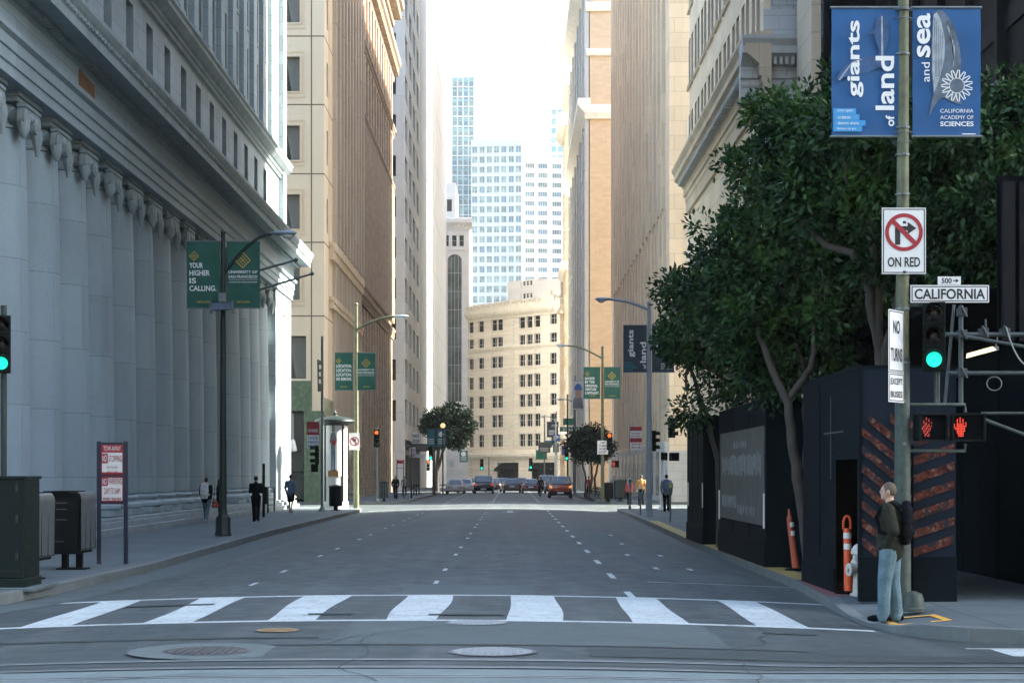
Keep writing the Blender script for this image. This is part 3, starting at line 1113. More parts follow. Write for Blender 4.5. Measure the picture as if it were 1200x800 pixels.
def tan_office():
    t = thing('office_building', 'tan clad office block with ribbed side beyond the columned bank', 'building', (-12.8, 116, 0))
    FR = FS(116.0)
    SD = FE(-12.76)
    mb = MB()
    ms = [M['tan_trim'], M['glass_room'], M['frame_dark']]
    zs = [24.5 + 4.67 * k for k in (-1, 0, 1, 2, 3)]
    h = grid_windows(FR, mb, [-21.6, -18.4, -15.3], zs[::2], 1.75, 2.35, .28, ms, t, 1, 1, blind_reflection=1)
    h += grid_windows(FR, mb, [-21.6, -18.4, -15.3], zs[1::2], 1.75, 2.35, .28, ms, t, 1, 1, blind_reflection=2)
    h += grid_windows(FR, mb, [-21.6, -18.4, -15.3], [15.25], 1.75, 2.8, .28, ms, t, 1, 2, blind_reflection=1)
    h += grid_windows(FR, mb, [-20.4, -17.75, -15.1], [9.95], 2.2, 2.9, .28, ms, t, 1, 1, blind_reflection=2)
    FR.wall(mb, -45, -12.76, 6.3, 48, h)
    FR.wall(mb, -14.05, -12.76, 6.3, 6.31)
    hs = grid_windows(SD, mb, [117.9], zs, .9, 2.35, .3, ms, t, 1, 1)
    SD.wall(mb, 116, 121.4, 7.2, 48, hs)
    shell(mb, -45, -12.76, 116, 143, 0, 48, 'es')
    mb.build('wall', [M['tan']], t)
    # raised window surrounds
    mb = MB()
    for z in zs + [15.25]:
        hh = 2.35 if z != 15.25 else 2.8
        for u in (-21.6, -18.4, -15.3):
            a, b = 1.75 / 2, hh / 2
            for i, (p, e) in enumerate(((.0, .10), (.30, .40))):
                q = .05 if i else .08
                FR.box(mb, u + a + p, u + a + e, 0, q, z - b - e, z + b + e)
                FR.box(mb, u - a - e, u - a - p, 0, q, z - b - e, z + b + e)
                FR.box(mb, u - a - p, u + a + p, 0, q, z - b - e, z - b - p)
                FR.box(mb, u - a - p, u + a + p, 0, q, z + b + p, z + b + e)
    mb.build('window_molding', [M['tan_trim']], t)
    mb = MB()
    for z in (12.75, 17.75, 22.4, 27.1, 31.75, 36.4, 41.1):
        FR.box(mb, -45, -12.757, 0, .006, z - .04, z + .04)
        SD.box(mb, 116, 121.4, 0, .006, z - .04, z + .04)
    for u in (-13.63,):
        FR.box(mb, u - .04, u + .04, 0, .009, 6.5, 48)
    SD.box(mb, 118.9, 118.97, 0, .009, 7.2, 48)
    mb.build('cladding_joint', [M['joint']], t)
    # green marble ground storey with shop windows and a hanging lamp
    mb = MB()
    FR.box(mb, -14.15, -12.77, -.5, .03, .12, 6.3)
    FR.box(mb, -45, -13.6, -.5, .03, 6.3, 8.35)
    FR.box(mb, -45, -16.35, -.5, .02, .12, 6.3)
    SD.box(mb, 116.01, 121.4, -.5, .02, .12, 7.2)
    mb.build('marble_base', [M['marble']], t)
    for z0, z1 in ((.3, 2.1), (2.2, 6.2)):
        mb = MB()
        FR.box(mb, -16.3, -14.2, -.4, -.3, z0, z1, 0)
        FR.box(mb, -16.3, -16.22, -.3, -.2, z0, z1, 1)
        FR.box(mb, -14.28, -14.2, -.3, -.2, z0, z1, 1)
        FR.box(mb, -16.22, -14.28, -.3, -.2, z1 - .08, z1, 1)
        mb.build('shop_window', [M['glass_room'], M['frame_dark']], t)
    mb = MB()
    mb.tube([(-14.9, 116.1, 6.15), (-14.9, 116.1, 4.4)], .025, 6)
    mb.lathe([(.05, 0), (.16, -.15), (.3, -.75), (.26, -.85), (.08, -.9)], (-14.9, 116.1, 4.4), 14)
    mb.build('hanging_lamp', [M['lens']], t, smooth=40)
    # ribbed side: tall fins over dark slots
    mb = MB()
    SD.wall(mb, 121.4, 143, .12, 48, [], -.5)
    mb.build('slot_wall', [M['taupe']], t)
    mb = MB()
    u = 121.4
    k = 0
    while u < 142.8:
        SD.box(mb, u, u + .62, -.5, .28 + .16 * (k % 2), 18.4, 48)
        SD.box(mb, u, u + .62, -.5, .22, .12, 17.0)
        for z in range(19, 48, 5):
            SD.box(mb, u - .02, u + .64, -.5, .31 + .16 * (k % 2), z + (k % 3) * 1.5, z + .12 + (k % 3) * 1.5)
        u += 1.2
        k += 1
    mb.build('rib_molding', [M['taupe']], t)
    for z0, d, hh in ((17.0, .42, 1.2), (13.6, .34, .8)):
        mb = MB()
        u = 119.2
        while u < 142.5:
            SD.prof(mb, u, u + .95, [(-.3, z0), (.3, z0), (d * .8, z0 + hh * .45), (d, z0 + hh * .5), (d, z0 + hh), (-.3, z0 + hh)])
            u += 1.2
        SD.box(mb, 119.0, 143, -.3, .25, z0 + hh - .25, z0 + hh + .003)
        mb.build('console_molding', [M['tan_trim']], t)
    for i in range(8):
        mb = MB()
        SD.box(mb, 122.3 + i * 2.6, 124.0 + i * 2.6, -.48, -.3 + .55, .4, 4.2)
        mb.build('shop_window', [M['glass_dark']], t)


tan_office()


def brown_block():
    t = thing('terracotta_building', 'brown terracotta office tower with ornate cornice and tall narrow ribs', 'building', (-12.8, 143, 0))
    SD = FE(-12.9)
    mb = MB()
    ms = [M['brown'], M['glass_dark'], M['frame_dark']]
    us = [145.2 + 3.0 * i for i in range(13)]
    h = []
    h += grid_windows(SD, mb, us, [34.8], 1.5, 4.2, .6, ms, t, 1, 2, arch=True)
    h += grid_windows(SD, mb, us, [42.0], 1.3, 2.4, .4, ms, t, 1, 2)
    h += grid_windows(SD, mb, us, [9.5], 1.9, 8.6, .6, ms, t, 2, 3, arch=True)
    h += grid_windows(SD, mb, us, [2.4], 1.9, 3.4, .6, ms, t, 2, 2)
    SD.wall(mb, 143, 182.6, .12, 54, h)
    shell(mb, -45, -12.9, 143, 182.6, 0, 54, 'e')
    mb.build('wall', [M['brown']], t)
    mb = MB()
    u = 143.3
    while u < 182.4:
        SD.box(mb, u, u + .42, -.1, .34, 18.1, 32)
        u += 1.0
    for u in us:
        SD.box(mb, u - 1.9, u - 1.1, -.1, .3, 32.5, 44.2)
        SD.box(mb, u - 1.9, u - 1.1, -.1, .25, .12, 16.2)
    mb.build('rib_molding', [M['brown']], t)
    for z0, d, hh in ((16.4, .42, 1.0), (32.0, .4, .8), (37.8, .5, 1.0), (44.0, 1.0, 2.2), (50.0, 1.3, 2.4)):
        mb = MB()
        SD.prof(mb, 142.9, 182.6 + d * .6, [(-.2, z0), (.25, z0), (.3, z0 + hh * .3), (d * .6, z0 + hh * .45), (d * .66, z0 + hh * .6), (d, z0 + hh * .75), (d, z0 + hh), (-.2, z0 + hh + .1)])
        u = 143.2
        while u < 182.6:
            SD.box(mb, u, u + .35, .2, d * .8, z0 + hh * .22, z0 + hh * .62)
            u += .75
        mb.build('cornice', [M['brown_trim']], t)


brown_block()


def grey_block():
    t = thing('concrete_building', 'grey concrete office tower with staggered dark window openings', 'building', (-12.8, 203, 0))
    SD, FR = FE(-12.8), FS(203.0)
    mb = MB()
    ms = [M['concrete'], M['glass_dark'], M['frame_dark']]
    zs = [9.6 + 4.85 * k for k in range(12)]
    h = grid_windows(SD, mb, [206.6 + 8.3 * i for i in range(4)], zs, 4.7, 2.9, .9, ms, t, 3, 1)
    h.append((204.5, 237, .12, 6.2))
    SD.wall(mb, 203, 239, .12, 72, h)
    SD.wall(mb, 203, 239, .12, 6.2, [], -1.2)
    hf = grid_windows(FR, mb, [-21.5, -14.3], zs, 1.0, 2.5, .5, ms, t, 1, 1)
    FR.wall(mb, -45, -12.8, .12, 72, hf)
    shell(mb, -45, -12.8, 203, 239, 0, 72, 'es')
    mb.build('wall', [M['concrete']], t)
    for i in range(5):
        mb = MB()
        SD.box(mb, 204.8 + i * 6.6, 209.4 + i * 6.6, -1.2, -1.1, .3, 4.6)
        mb.build('shop_window', [M['glass_dark']], t)
    mb = MB()
    SD.box(mb, 206, 222, -.2, 3.2, 5.0, 5.5)
    mb.build('entrance_canopy', [M['frame_dark']], t)


grey_block()


def striped_block():
    t = thing('striped_building', 'pale vertically striped office tower next to the grey concrete tower', 'building', (-13, 239.2, 0))
    SD = FE(-13.1)
    mb = MB()
    shell(mb, -45, -13.1, 239.2, 257, 0, 86)
    mb.build('wall', [M['glass_room']], t)
    mb = MB()
    shell(mb, -45, -12.95, 257.01, 280, 0, 92)
    mb.build('end_wall', [M['white_stone']], t)
    mb = MB()
    u = 239.3
    while u < 256.8:
        SD.box(mb, u, u + .75, -.1, .35, .12, 86)
        u += 1.5
    mb.build('rib_molding', [M['pale']], t)


striped_block()


def slab_tower():
    t = thing('slab_tower', 'smooth pale slab tower rising out of view beside the open sky', 'tower', (-13.3, 290, 0))
    mb = MB()
    shell(mb, -40, -13.3, 290, 346, 0, 125)
    mb.build('wall', [M['pale']], t)
    mb = MB()
    SD, FR = FE(-13.3), FS(290)
    for k in range(12):
        z = 8 + 9.5 * k
        SD.box(mb, 290, 346, 0, .02, z, z + .12)
        FR.box(mb, -40, -13.3, 0, .02, z, z + .12)
    mb.build('cladding_joint', [M['concrete']], t)
    mb = MB()
    for i in range(6):
        FR.box(mb, -15.2 - i * 1.3, -14.5 - i * 1.3, 0, .4, .12, 125)
    mb.build('rib_molding', [M['white_stone']], t)


slab_tower()


def arch_block():
    t = thing('arched_building', 'white stone block with a tall blue arched window and small attic windows', 'building', (-10, 352, 0))
    FR = FS(352)
    mb = MB()
    ms = [M['white_stone'], M['glass_dark'], M['frame_white']]
    h = grid_windows(FR, mb, [-17.0, -15.3, -13.5, -11.9, -10.4], [50.2], .95, 2.3, .4, ms, t, 1, 2)
    FR.wall(mb, -30, -8.9, 0, 55, h + [(-13.3, -10.35, 17, 47.4), (-18, -15, 17, 47.4)])
    shell(mb, -30, -8.9, 352, 385, 0, 55, 's')
    mb.build('wall', [M['white_stone']], t)
    for c in (-11.825, -16.5):
        me = window_mesh(FR, 2.95, 30.4, .5, [M['white_stone'], M['glass_blue'], M['frame_white']], 4, 8, .09, 0, True)
        put(me, 'arched_window', FR, c, 32.2, t)
    mb = MB()
    FR.prof(mb, -30, -8.2, [(-.2, 52.4), (.2, 52.4), (.3, 53), (1.1, 53.8), (1.1, 54.6), (-.2, 55)])
    FR.box(mb, -30, -8.9, -.2, .14, 48.2, 48.7)
    for i in range(24):
        FR.box(mb, -29 + i * .85, -28.6 + i * .85, .1, .6, 53, 53.5)
    mb.build('cornice', [M['white_stone']], t)
    mb = MB()
    shell(mb, -24, -11.8, 357, 375, 55, 63)
    mb.build('penthouse', [M['white_stone']], t)
    mb = MB()
    FS(357).box(mb, -13.6, -12.6, 0, .05, 57, 59.5)
    mb.build('penthouse_louver', [M['frame_dark']], t)


arch_block()


def hotel():
    co = Vector((7.4, 264.0, 0))
    le = Vector((-8.0, 281.0, 0))
    U = (co - le).normalized()
    L = (co - le).length
    D = Vector((U.y, -U.x, 0))
    t = thing('hotel_building', 'cream brick hotel closing the end of the street with arched top windows', 'hotel', tuple(co))
    FR = Face(tuple(co), U, D)           # u runs from -L to 0 at the corner
    mb = MB()
    ms = [M['hotel_trim'], M['glass_dark'], M['frame_white']]

    def upx(px):
        # where the sight line of a photograph column meets this facade
        k = (px - 600) / FPX
        # co + U*u : x = k*y
        return (k * co.y - co.x) / (U.x - k * U.y)
    us = [upx(p) for p in (551.5, 563.5, 579, 585.6, 611.6, 620.3, 629.4)]
    uc = upx(648.5)
    zs = [3.13 * k + 5.4 + 2.05 for k in range(6)]
    h = grid_windows(FR, mb, us, zs, 1.45, 2.0, .35, ms, t, 2, 2, .14)
    h += grid_windows(FR, mb, us, [zs[-1] + 3.2], 1.4, 2.3, .35, ms, t, 1, 2, .14, arch=True)
    hb = grid_windows(FR, mb, [uc], zs + [zs[-1] + 3.2], 1.5, 1.9, .3, ms, t, 2, 2, .14)
    awn = [(-6.3, -1.2, .12, 3.9), (-14.5, -9.5, .12, 3.9), (-23, -18, .12, 3.9)]
    lft = upx(549)
    FR.wall(mb, lft, 0, .0, 29.2, h + hb + [a_ for a_ in awn if a_[0] > lft])
    mb.quad(FR(lft, 0, 0), FR(lft, -30, 0), FR(lft, -30, 29.2), FR(lft, 0, 29.2))
    E = Face(tuple(co), -D, U)
    E.wall(mb, 0, 30, 0, 29.2)
    a, b = FR(lft, 0, 29.2), FR(0, 0, 29.2)
    c, d = E(30, 0, 29.2), FR(lft, -30, 29.2)
    mb.quad(a, b, c, d)
    mb.build('wall', [M['hotel']], t)
    mb = MB()
    FR.prof(mb, lft, .9, [(-.2, 26.9), (.25, 26.9), (.25, 27.2), (.75, 27.6), (.95, 28.0), (.95, 28.4), (-.2, 28.6)])
    FR.prof(mb, lft, .3, [(-.1, 22.1), (.22, 22.1), (.3, 22.4), (-.1, 22.6)])
    FR.prof(mb, lft, .2, [(-.1, 18.9), (.14, 18.9), (.14, 19.1), (-.1, 19.2)])
    FR.prof(mb, lft, .6, [(-.1, 4.4), (.3, 4.4), (.6, 4.9), (.6, 5.3), (-.1, 5.5)])
    E.prof(mb, -.9, 30, [(-.2, 26.9), (.25, 26.9), (.25, 27.2), (.75, 27.6), (.95, 28.0), (.95, 28.4), (-.2, 28.6)])
    mb.build('cornice', [M['hotel_trim']], t)
    mb = MB()
    u = lft
    while u < .6:                                      # cresting along the roof line
        mb.poly([FR(u + .3 + .26 * math.cos(a), .62, 28.95 + .5 * abs(math.sin(a))) for a in [math.pi * i / 6 for i in range(7)]])
        FR.box(mb, u, u + .6, .2, .6, 28.4, 28.95)
        FR.box(mb, u + .22, u + .38, .25, .62, 28.9, 29.6)
        u += .62
    FR.box(mb, -3.6, -.6, .2, .7, 29.0, 29.8)
    FR.box(mb, -2.9, -1.3, .2, .72, 29.8, 30.5)
    mb.build('roof_cresting', [M['hotel_trim']], t)
    mb = MB()
    for z in [5.7 + .62 * i for i in range(26)]:       # stone bands at the corner and at the break
        for u0, u1 in ((upx(642) - .9, upx(642)), (-.7, -.02), (upx(600) - .9, upx(603))):
            FR.box(mb, u0, u1, 0, .07, z, z + .42)
    for u in us:
        FR.box(mb, u - .75, u + .75, 0, .1, zs[-1] + 4.55, zs[-1] + 4.7)
    for z in zs:
        for u in us:
            FR.box(mb, u - .85, u + .85, 0, .06, z + 1.05, z + 1.2)
    mb.build('quoin_molding', [M['hotel_trim']], t)
    for a0, a1, z0, z1 in [a_ for a_ in awn if a_[0] > lft]:
        mb = MB()
        FR.box(mb, a0, a1, -1.3, -1.0, z0, z1)
        FR.prof(mb, a0 + .1, a1 - .1, [(-.9, z1), (.9, z1 - 1.0), (.9, z1 - 1.4), (.8, z1 - 1.4), (-.9, z1 - .3)])
        mb.build('street_awning', [M['black']], t)
    # roof house
    mb = MB()
    P = lambda u, v, z: FR(u, -v, z)
    for u0, u1, z1 in ((upx(568), upx(604), 33.6), (upx(604), upx(630), 33.2), (upx(553), upx(568), 30.6), (upx(630), -.5, 30.0)):
        mb.hexa([P(u0, 5, 29.2), P(u1, 5, 29.2), P(u1, 14, 29.2), P(u0, 14, 29.2), P(u0, 5, z1), P(u1, 5, z1), P(u1, 14, z1), P(u0, 14, z1)])
    mb.build('penthouse', [M['white_stone']], t)
    FP = Face(tuple(P(0, 5, 0)), U, D)
    me = window_mesh(FP, .5, .75, -.02, ms, 1, 2, .05)
    for z in (31.0, 33.0):
        for u in (upx(588), upx(592), upx(596)):
            put(me, 'penthouse_window', FP, u, z, t)
    about_camera(t, 1.12)


hotel()


def tower(name, label, x0, x1, y, top, nc, pitch, ww, wh, mw, mg, mf, yaw=0.0, groups=None, zmin=35, cat='tower', pane_cols=1):
    """far curtain-wall tower: a wall with each window an object (the largest 100) and the rest one stuff part"""
    t = thing(name, label, cat, ((x0 + x1) / 2, y, 0))
    c, s = math.cos(yaw), math.sin(yaw)
    FR = Face((x0, y, 0), (c, s, 0), (s, -c, 0))
    wd = x1 - x0
    mb = MB()
    holes, spots = [], []
    z = top - pitch
    while z > zmin:
        for i in range(nc):
            if groups:
                u = groups[i]
            else:
                u = wd * (i + .5) / nc
            spots.append((u, z))
            holes.append((u - ww / 2, u + ww / 2, z - wh / 2, z + wh / 2))
        z -= pitch
    FR.wall(mb, 0, wd, 0, top, holes)
    q = lambda u, v, zz: FR(u, -v, zz)
    mb.quad(q(0, 0, 0), q(0, 30, 0), q(0, 30, top), q(0, 0, top))
    mb.quad(q(wd, 0, 0), q(wd, 30, 0), q(wd, 30, top), q(wd, 0, top))
    mb.quad(q(0, 30, 0), q(wd, 30, 0), q(wd, 30, top), q(0, 30, top))
    mb.quad(q(0, 0, top), q(wd, 0, top), q(wd, 30, top), q(0, 30, top))
    mb.build('wall', [mw], t)
    me = window_mesh(FR, ww, wh, .25, [mw, mg, mf], pane_cols, 1, .08)
    for u, z in spots[:100]:
        put(me, 'window', FR, u, z, t)
    if len(spots) > 100:
        r = MB()
        for u, z in spots[100:]:
            r.quad(FR(u - ww / 2, -.2, z - wh / 2), FR(u + ww / 2, -.2, z - wh / 2), FR(u + ww / 2, -.2, z + wh / 2), FR(u - ww / 2, -.2, z + wh / 2))
        tag(r.build('lower_window', [mg], t), kind='stuff')
    return t, FR


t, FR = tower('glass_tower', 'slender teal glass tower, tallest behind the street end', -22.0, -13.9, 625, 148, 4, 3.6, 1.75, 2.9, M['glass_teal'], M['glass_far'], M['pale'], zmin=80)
mb = MB()
for k in range(22):
    FR.box(mb, 0, 8.1, 0, .25, 147.6 - 3.6 * k - .35, 147.6 - 3.6 * k)
for i in range(5):
    FR.box(mb, 8.1 * i / 4 - .12, 8.1 * i / 4 + .12, 0, .3, 60, 148)
mb.build('mullion_molding', [M['pale']], t)
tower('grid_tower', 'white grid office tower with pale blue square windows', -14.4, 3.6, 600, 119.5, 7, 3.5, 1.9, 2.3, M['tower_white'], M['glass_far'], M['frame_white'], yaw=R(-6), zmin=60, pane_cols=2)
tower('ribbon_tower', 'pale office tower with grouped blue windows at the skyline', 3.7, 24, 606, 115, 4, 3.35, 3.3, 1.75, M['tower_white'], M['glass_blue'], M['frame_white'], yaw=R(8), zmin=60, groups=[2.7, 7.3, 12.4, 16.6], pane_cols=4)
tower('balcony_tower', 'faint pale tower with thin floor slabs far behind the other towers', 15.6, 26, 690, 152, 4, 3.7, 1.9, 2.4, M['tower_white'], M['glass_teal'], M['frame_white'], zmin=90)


# ---- right side ---------------------------------------------------------
def dark_tower():
    t = thing('dark_granite_tower', 'near-black granite tower rising behind the blue street banners', 'tower', (13.2, 60, 0))
    mb = MB()
    shell(mb, 13.2, 160, 35.0, 65.2, 0, 132)  # length and height stretched out of view to shade the near road
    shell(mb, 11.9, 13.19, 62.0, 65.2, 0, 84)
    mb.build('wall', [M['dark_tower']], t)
    mb = MB()
    SD, FR = FW(13.2), FS(35.0)
    for i in range(8):
        SD.box(mb, 36 + i * 3.2, 36.3 + i * 3.2, 0, .25, 5, 84)
    for i in range(20):
        FR.box(mb, 13.4 + i * 3.6, 13.8 + i * 3.6, 0, .4, 5, 84)
    for i in range(20):
        SD.box(mb, 35, 62, 0, .06, 6 + i * 3.9, 6.5 + i * 3.9)
    mb.build('fin_molding', [M['dark_slab']], t)
    mb = MB()
    FS(62.0).box(mb, 10.86, 11.2, -3, .12, 0, 60)
    mb.build('party_wall', [M['sand']], t)


dark_tower()


def stone_office():
    t = thing('stone_office_building', 'tan stone office block with paired windows above a heavy cornice', 'building', (10.4, 70.6, 0))
    SD, FR = FW(10.4), FS(70.6)
    mb = MB()
    ms = [M['sand_rib'], M['glass_dark'], M['frame_dark']]
    us = []
    for i in range(9):
        u = 72.1 + 3.3 * i
        us += [u, u + 1.45]
    zs = [21.7, 26.1, 30.5, 34.9, 39.3]
    h = grid_windows(SD, mb, us, zs, 1.0, 2.7, .4, ms, t, 1, 2, .12, limit=100)
    lo = [72.6 + 3.3 * i for i in range(9)]
    h2 = grid_windows(SD, mb, lo, [11.2], 1.5, 6.8, .5, ms, t, 2, 3)
    SD.wall(mb, 70.6, 100, .12, 52, h + h2)
    shell(mb, 10.4, 48, 70.6, 100, 0, 52, 'w')
    mb.build('wall', [M['sand']], t)
    pr = lambda k: [(-.2, 17.3), (.14, 17.3), (.14, 17.9), (.2, 18.0), (.2, 18.25), (.3, 18.3), (.3, 18.75), (.45, 18.9), (.75, 19.15), (.85, 19.2), (.85, 19.5), (1.0, 19.75), (1.0, 19.9), (-.2, 20.15)]
    mb = MB()
    SD.prof(mb, 70.6 - .9, 100.6, pr(0))
    mb.build('cornice', [M['sand_rib']], t)
    mb = MB()
    FR.prof(mb, 10.4 - .98, 13.2, [(d - .004 if d > 0 else d, z - .003) for d, z in pr(0)])
    FR.box(mb, 10.42, 13.2, 0, .05, .12, 17.2)
    mb.build('cornice', [M['grey_stone']], t)
    mb = MB()
    u = 70.5
    while u < 100:
        SD.box(mb, u, u + .3, .2, .7, 18.8, 19.1)
        u += .5
    mb.build('dentil_molding', [M['grey_stone']], t)
    mb = MB()
    for i in range(12):
        FR.box(mb, 10.0 + i * .24, 10.13 + i * .24, .2, .68, 18.78, 19.08)
    mb.build('dentil_molding', [M['grey_stone']], t)
    mb = MB()
    FR.box(mb, 10.39, 13.2, 0, .035, 20.16, 21.2)
    mb.build('parapet', [M['grey_stone']], t)
    mb = MB()
    FR.box(mb, 10.7, 13.2, 0, .03, 21.2, 52)
    mb.build('brick_front', [stone('pale_glazed_brick', (.42, .45, .44), .55, .2, .02, .06, jdark=.45)], t)
    mb = MB()
    for i in range(9):
        SD.box(mb, 71.4 + 3.3 * i, 74.2 + 3.3 * i, 0, .14, 20.16, 20.3)
        SD.box(mb, 71.4 + 3.3 * i, 74.2 + 3.3 * i, 0, .12, 24.5, 24.66)
    mb.build('sill_molding', [M['sand_rib']], t)
    about_camera(t, .94)


stone_office()


def ribbed_tower():
    t = thing('ribbed_stone_tower', 'sandstone tower of tight vertical ribs past the side street', 'tower', (10.7, 116, 0))
    SD, FR = FW(10.7), FS(116)
    mb = MB()
    shell(mb, 10.7, 44, 116, 183, 0, 58, 'w')
    ms = [M['sand_rib'], M['glass_dark'], M['frame_dark']]
    us = [120.4 + 3.4 * i for i in range(18)]
    h = grid_windows(SD, mb, us, [9.8], 1.0, 4.4, .5, ms, t, 1, 2, arch=True)
    h += grid_windows(SD, mb, us, [17.6], 1.0, 3.8, .5, ms, t, 1, 2, arch=True)
    SD.wall(mb, 116, 183, .12, 58, h)
    mb.build('wall', [M['sand']], t)
    mb = MB()
    u = 119.0
    k = 0
    while u < 182.6:
        w = .5 if k % 3 else .9
        SD.box(mb, u, u + w, -.1, .12 if k % 3 else .26, 20.5, 58)
        u += w + .55
        k += 1
    for u in us:
        SD.box(mb, u - 1.75, u - 1.0, -.1, .14, 4.4, 20.5)
    mb.build('rib_molding', [M['sand_rib']], t)
    mb = MB()
    SD.box(mb, 116.1, 183, 0, .3, .12, 4.2)
    FR.box(mb, 10.55, 44, 0, .2, .12, 3.6)
    mb.build('stone_base', [M['grey_stone']], t)
    mb = MB()
    FR.box(mb, 11.9, 12.15, -.1, .1, 12, 26)
    mb.build('downpipe', [M['pale']], t)
    for i in range(12):
        mb = MB()
        SD.box(mb, 121 + i * 5, 123.2 + i * 5, .3, .33, .5, 3.6)
        mb.build('shop_window', [M['glass_dark']], t)


ribbed_tower()


def orange_tower():
    t = thing('orange_brick_tower', 'orange brick tower with white stone bands and ornate window side', 'tower', (9, 200, 0))
    SD, FR = FW(9.0), FS(200)
    mb = MB()
    ms = [M['hotel_trim'], M['glass_dark'], M['frame_white']]
    zs = [8 + 4.1 * k for k in range(14)]
    us = [204 + 8.4 * i for i in range(7)]
    h = grid_windows(SD, mb, us, zs, 2.4, 2.5, .4, ms, t, 2, 2, .25)
    SD.wall(mb, 200, 260, .12, 92, h)
    mb.build('ornate_wall', [M['concrete']], t)
    mb = MB()
    shell(mb, 9, 42, 200, 260, 0, 92, 'w')
    mb.build('wall', [M['orange_brick']], t)
    mb = MB()
    for z, hh, d in ((43.6, 1.8, .5), (51.0, .9, .35), (56.2, 1.2, .4), (63, 1, .4)):
        FR.prof(mb, 9 - d, 42, [(-.1, z), (d * .6, z), (d, z + hh * .4), (d, z + hh * .8), (-.1, z + hh)])
    mb.build('stone_band', [M['hotel_trim']], t)
    mb = MB()
    for i in range(8):
        SD.box(mb, 200.0 + i * 8.4, 202.0 + i * 8.4, -.1, .45, .12, 92)
    for z in zs:
        SD.box(mb, 200.2, 259.8, 0, .3, z - 1.9, z - 1.55)
    mb.build('pier_molding', [M['concrete']], t)
    for z0, hh, d in ((5.2, .9, .8), (44, 2.0, 1.3), (61, 2.5, 1.6)):
        mb = MB()
        SD.prof(mb, 199.6, 260.4, [(-.2, z0), (.3, z0), (d, z0 + hh * .6), (d, z0 + hh), (-.2, z0 + hh)])
        mb.build('cornice', [M['hotel_trim']], t)


orange_tower()


def plain_tower():
    t = thing('plain_brick_tower', 'narrow tan brick tower edge next to the open sky', 'tower', (9, 284, 0))
    SD, FR = FW(9.0), FS(284)
    mb = MB()
    shell(mb, 9.0, 40, 284, 302, 0, 100)
    shell(mb, 11.2, 40, 302.01, 372, 0, 104)  # hidden extension added to shade the slab tower opposite
    mb.build('wall', [M['orange_brick']], t)
    mb = MB()
    for z, hh, d in ((8, 1.2, .8), (36, 1.4, .9), (60, 2, 1.2), (76, 2.5, 1.5)):
        SD.prof(mb, 283.4, 302.5, [(-.2, z), (.2, z), (d, z + hh * .6), (d, z + hh), (-.2, z + hh)])
        FR.prof(mb, 9 - d, 40, [(-.2, z - .01), (.2, z - .01), (d - .003, z + hh * .6), (d - .003, z + hh - .01), (-.2, z + hh - .01)])
    mb.build('stone_band', [M['hotel_trim']], t)
    ms = [M['hotel_trim'], M['glass_dark'], M['frame_white']]
    me = window_mesh(SD, 1.6, 2.4, -.02, ms, 2, 2, .12)
    for z in [11 + 4 * k for k in range(6)] + [40 + 4 * k for k in range(5)]:
        for i in range(3):
            put(me, 'window', SD, 287 + 6 * i, z, t)


plain_tower()


# the street behind the camera, across California Street
for nm, lb, x0, x1 in (('office_building', 'pale stone office block across the tracks from the columned bank', -50, -13), ('office_building', 'grey stone office block across the tracks from the corner pole', 12.5, 60)):
    t = thing(nm, lb, 'building', ((x0 + x1) / 2, -60, 0))
    F = FE(x1) if x1 < 0 else FW(x0)
    FR = Face((0, -24.0, 0), (1, 0, 0), (0, 1, 0))
    mb = MB()
    ms = [M['granite_trim'], M['glass_dark'], M['frame_dark']]
    zs = [6 + 7.5 * k for k in range(7)]
    h = grid_windows(F, mb, [-28 - 8.5 * i for i in range(12)], zs, 3.2, 4.4, .4, ms, t, 2, 2)
    F.wall(mb, -130, -24, .1, 105, h)
    shell(mb, x0, x1, -130, -24, 0, 105, 'e' if x1 < 0 else 'w')
    mb.build('wall', [M['concrete']], t)
    mb = MB()
    for z in (12, 54):
        F.prof(mb, -130, -23.5, [(-.1, z), (.5, z + .4), (.8, z + 1.2), (-.1, z + 1.4)])
    mb.build('cornice', [M['granite_trim']], t)

t = thing('office_building', 'unseen office block added to close off the low sky beyond the tracks', 'building', (0, -210, 0))
mb = MB()  # added out of view to keep the low rear sky off the columns
FR = Face((0, -205, 0), (1, 0, 0), (0, 1, 0))
h = grid_windows(FR, mb, [-40 + 8 * i for i in range(11)], [8 + 8 * k for k in range(8)], 3.0, 4.4, .4, [M['tan_trim'], M['glass_dark'], M['frame_dark']], t, 2, 2)
FR.wall(mb, -60, 60, 0, 74, h)
shell(mb, -60, 60, -240, -205, 0, 74, 'n')
mb.build('wall', [M['tan']], t)
# ================================================================== STREET FURNITURE
SZ = .13      # top of the sidewalk


def usf_mark(mb, x, y, z, s, m):
    """gold lattice diamond"""
    for k in range(4):
        a0, a1 = math.pi / 2 * k, math.pi / 2 * (k + 1)
        p0, p1 = Vector((math.cos(a0), 0, math.sin(a0))), Vector((math.cos(a1), 0, math.sin(a1)))
        c = Vector((x, y, z))
        mb.quad(c + p0 * s, c + p1 * s, c + p1 * s * .86, c + p0 * s * .86, m)
    d = s * .5
    for i in (-1, 0, 1):
        for j in (-1, 0, 1):
            if abs(i) + abs(j) < 3:
                cx, cz = x + (i - j) * d * .48, z + (i + j) * d * .48
                q = d * (.20 if (i or j) else .30)
                mb.ring((cx, y, cz), q * .55, q * 1.25, (1, 0, 0), (0, 0, 1), 4, m)


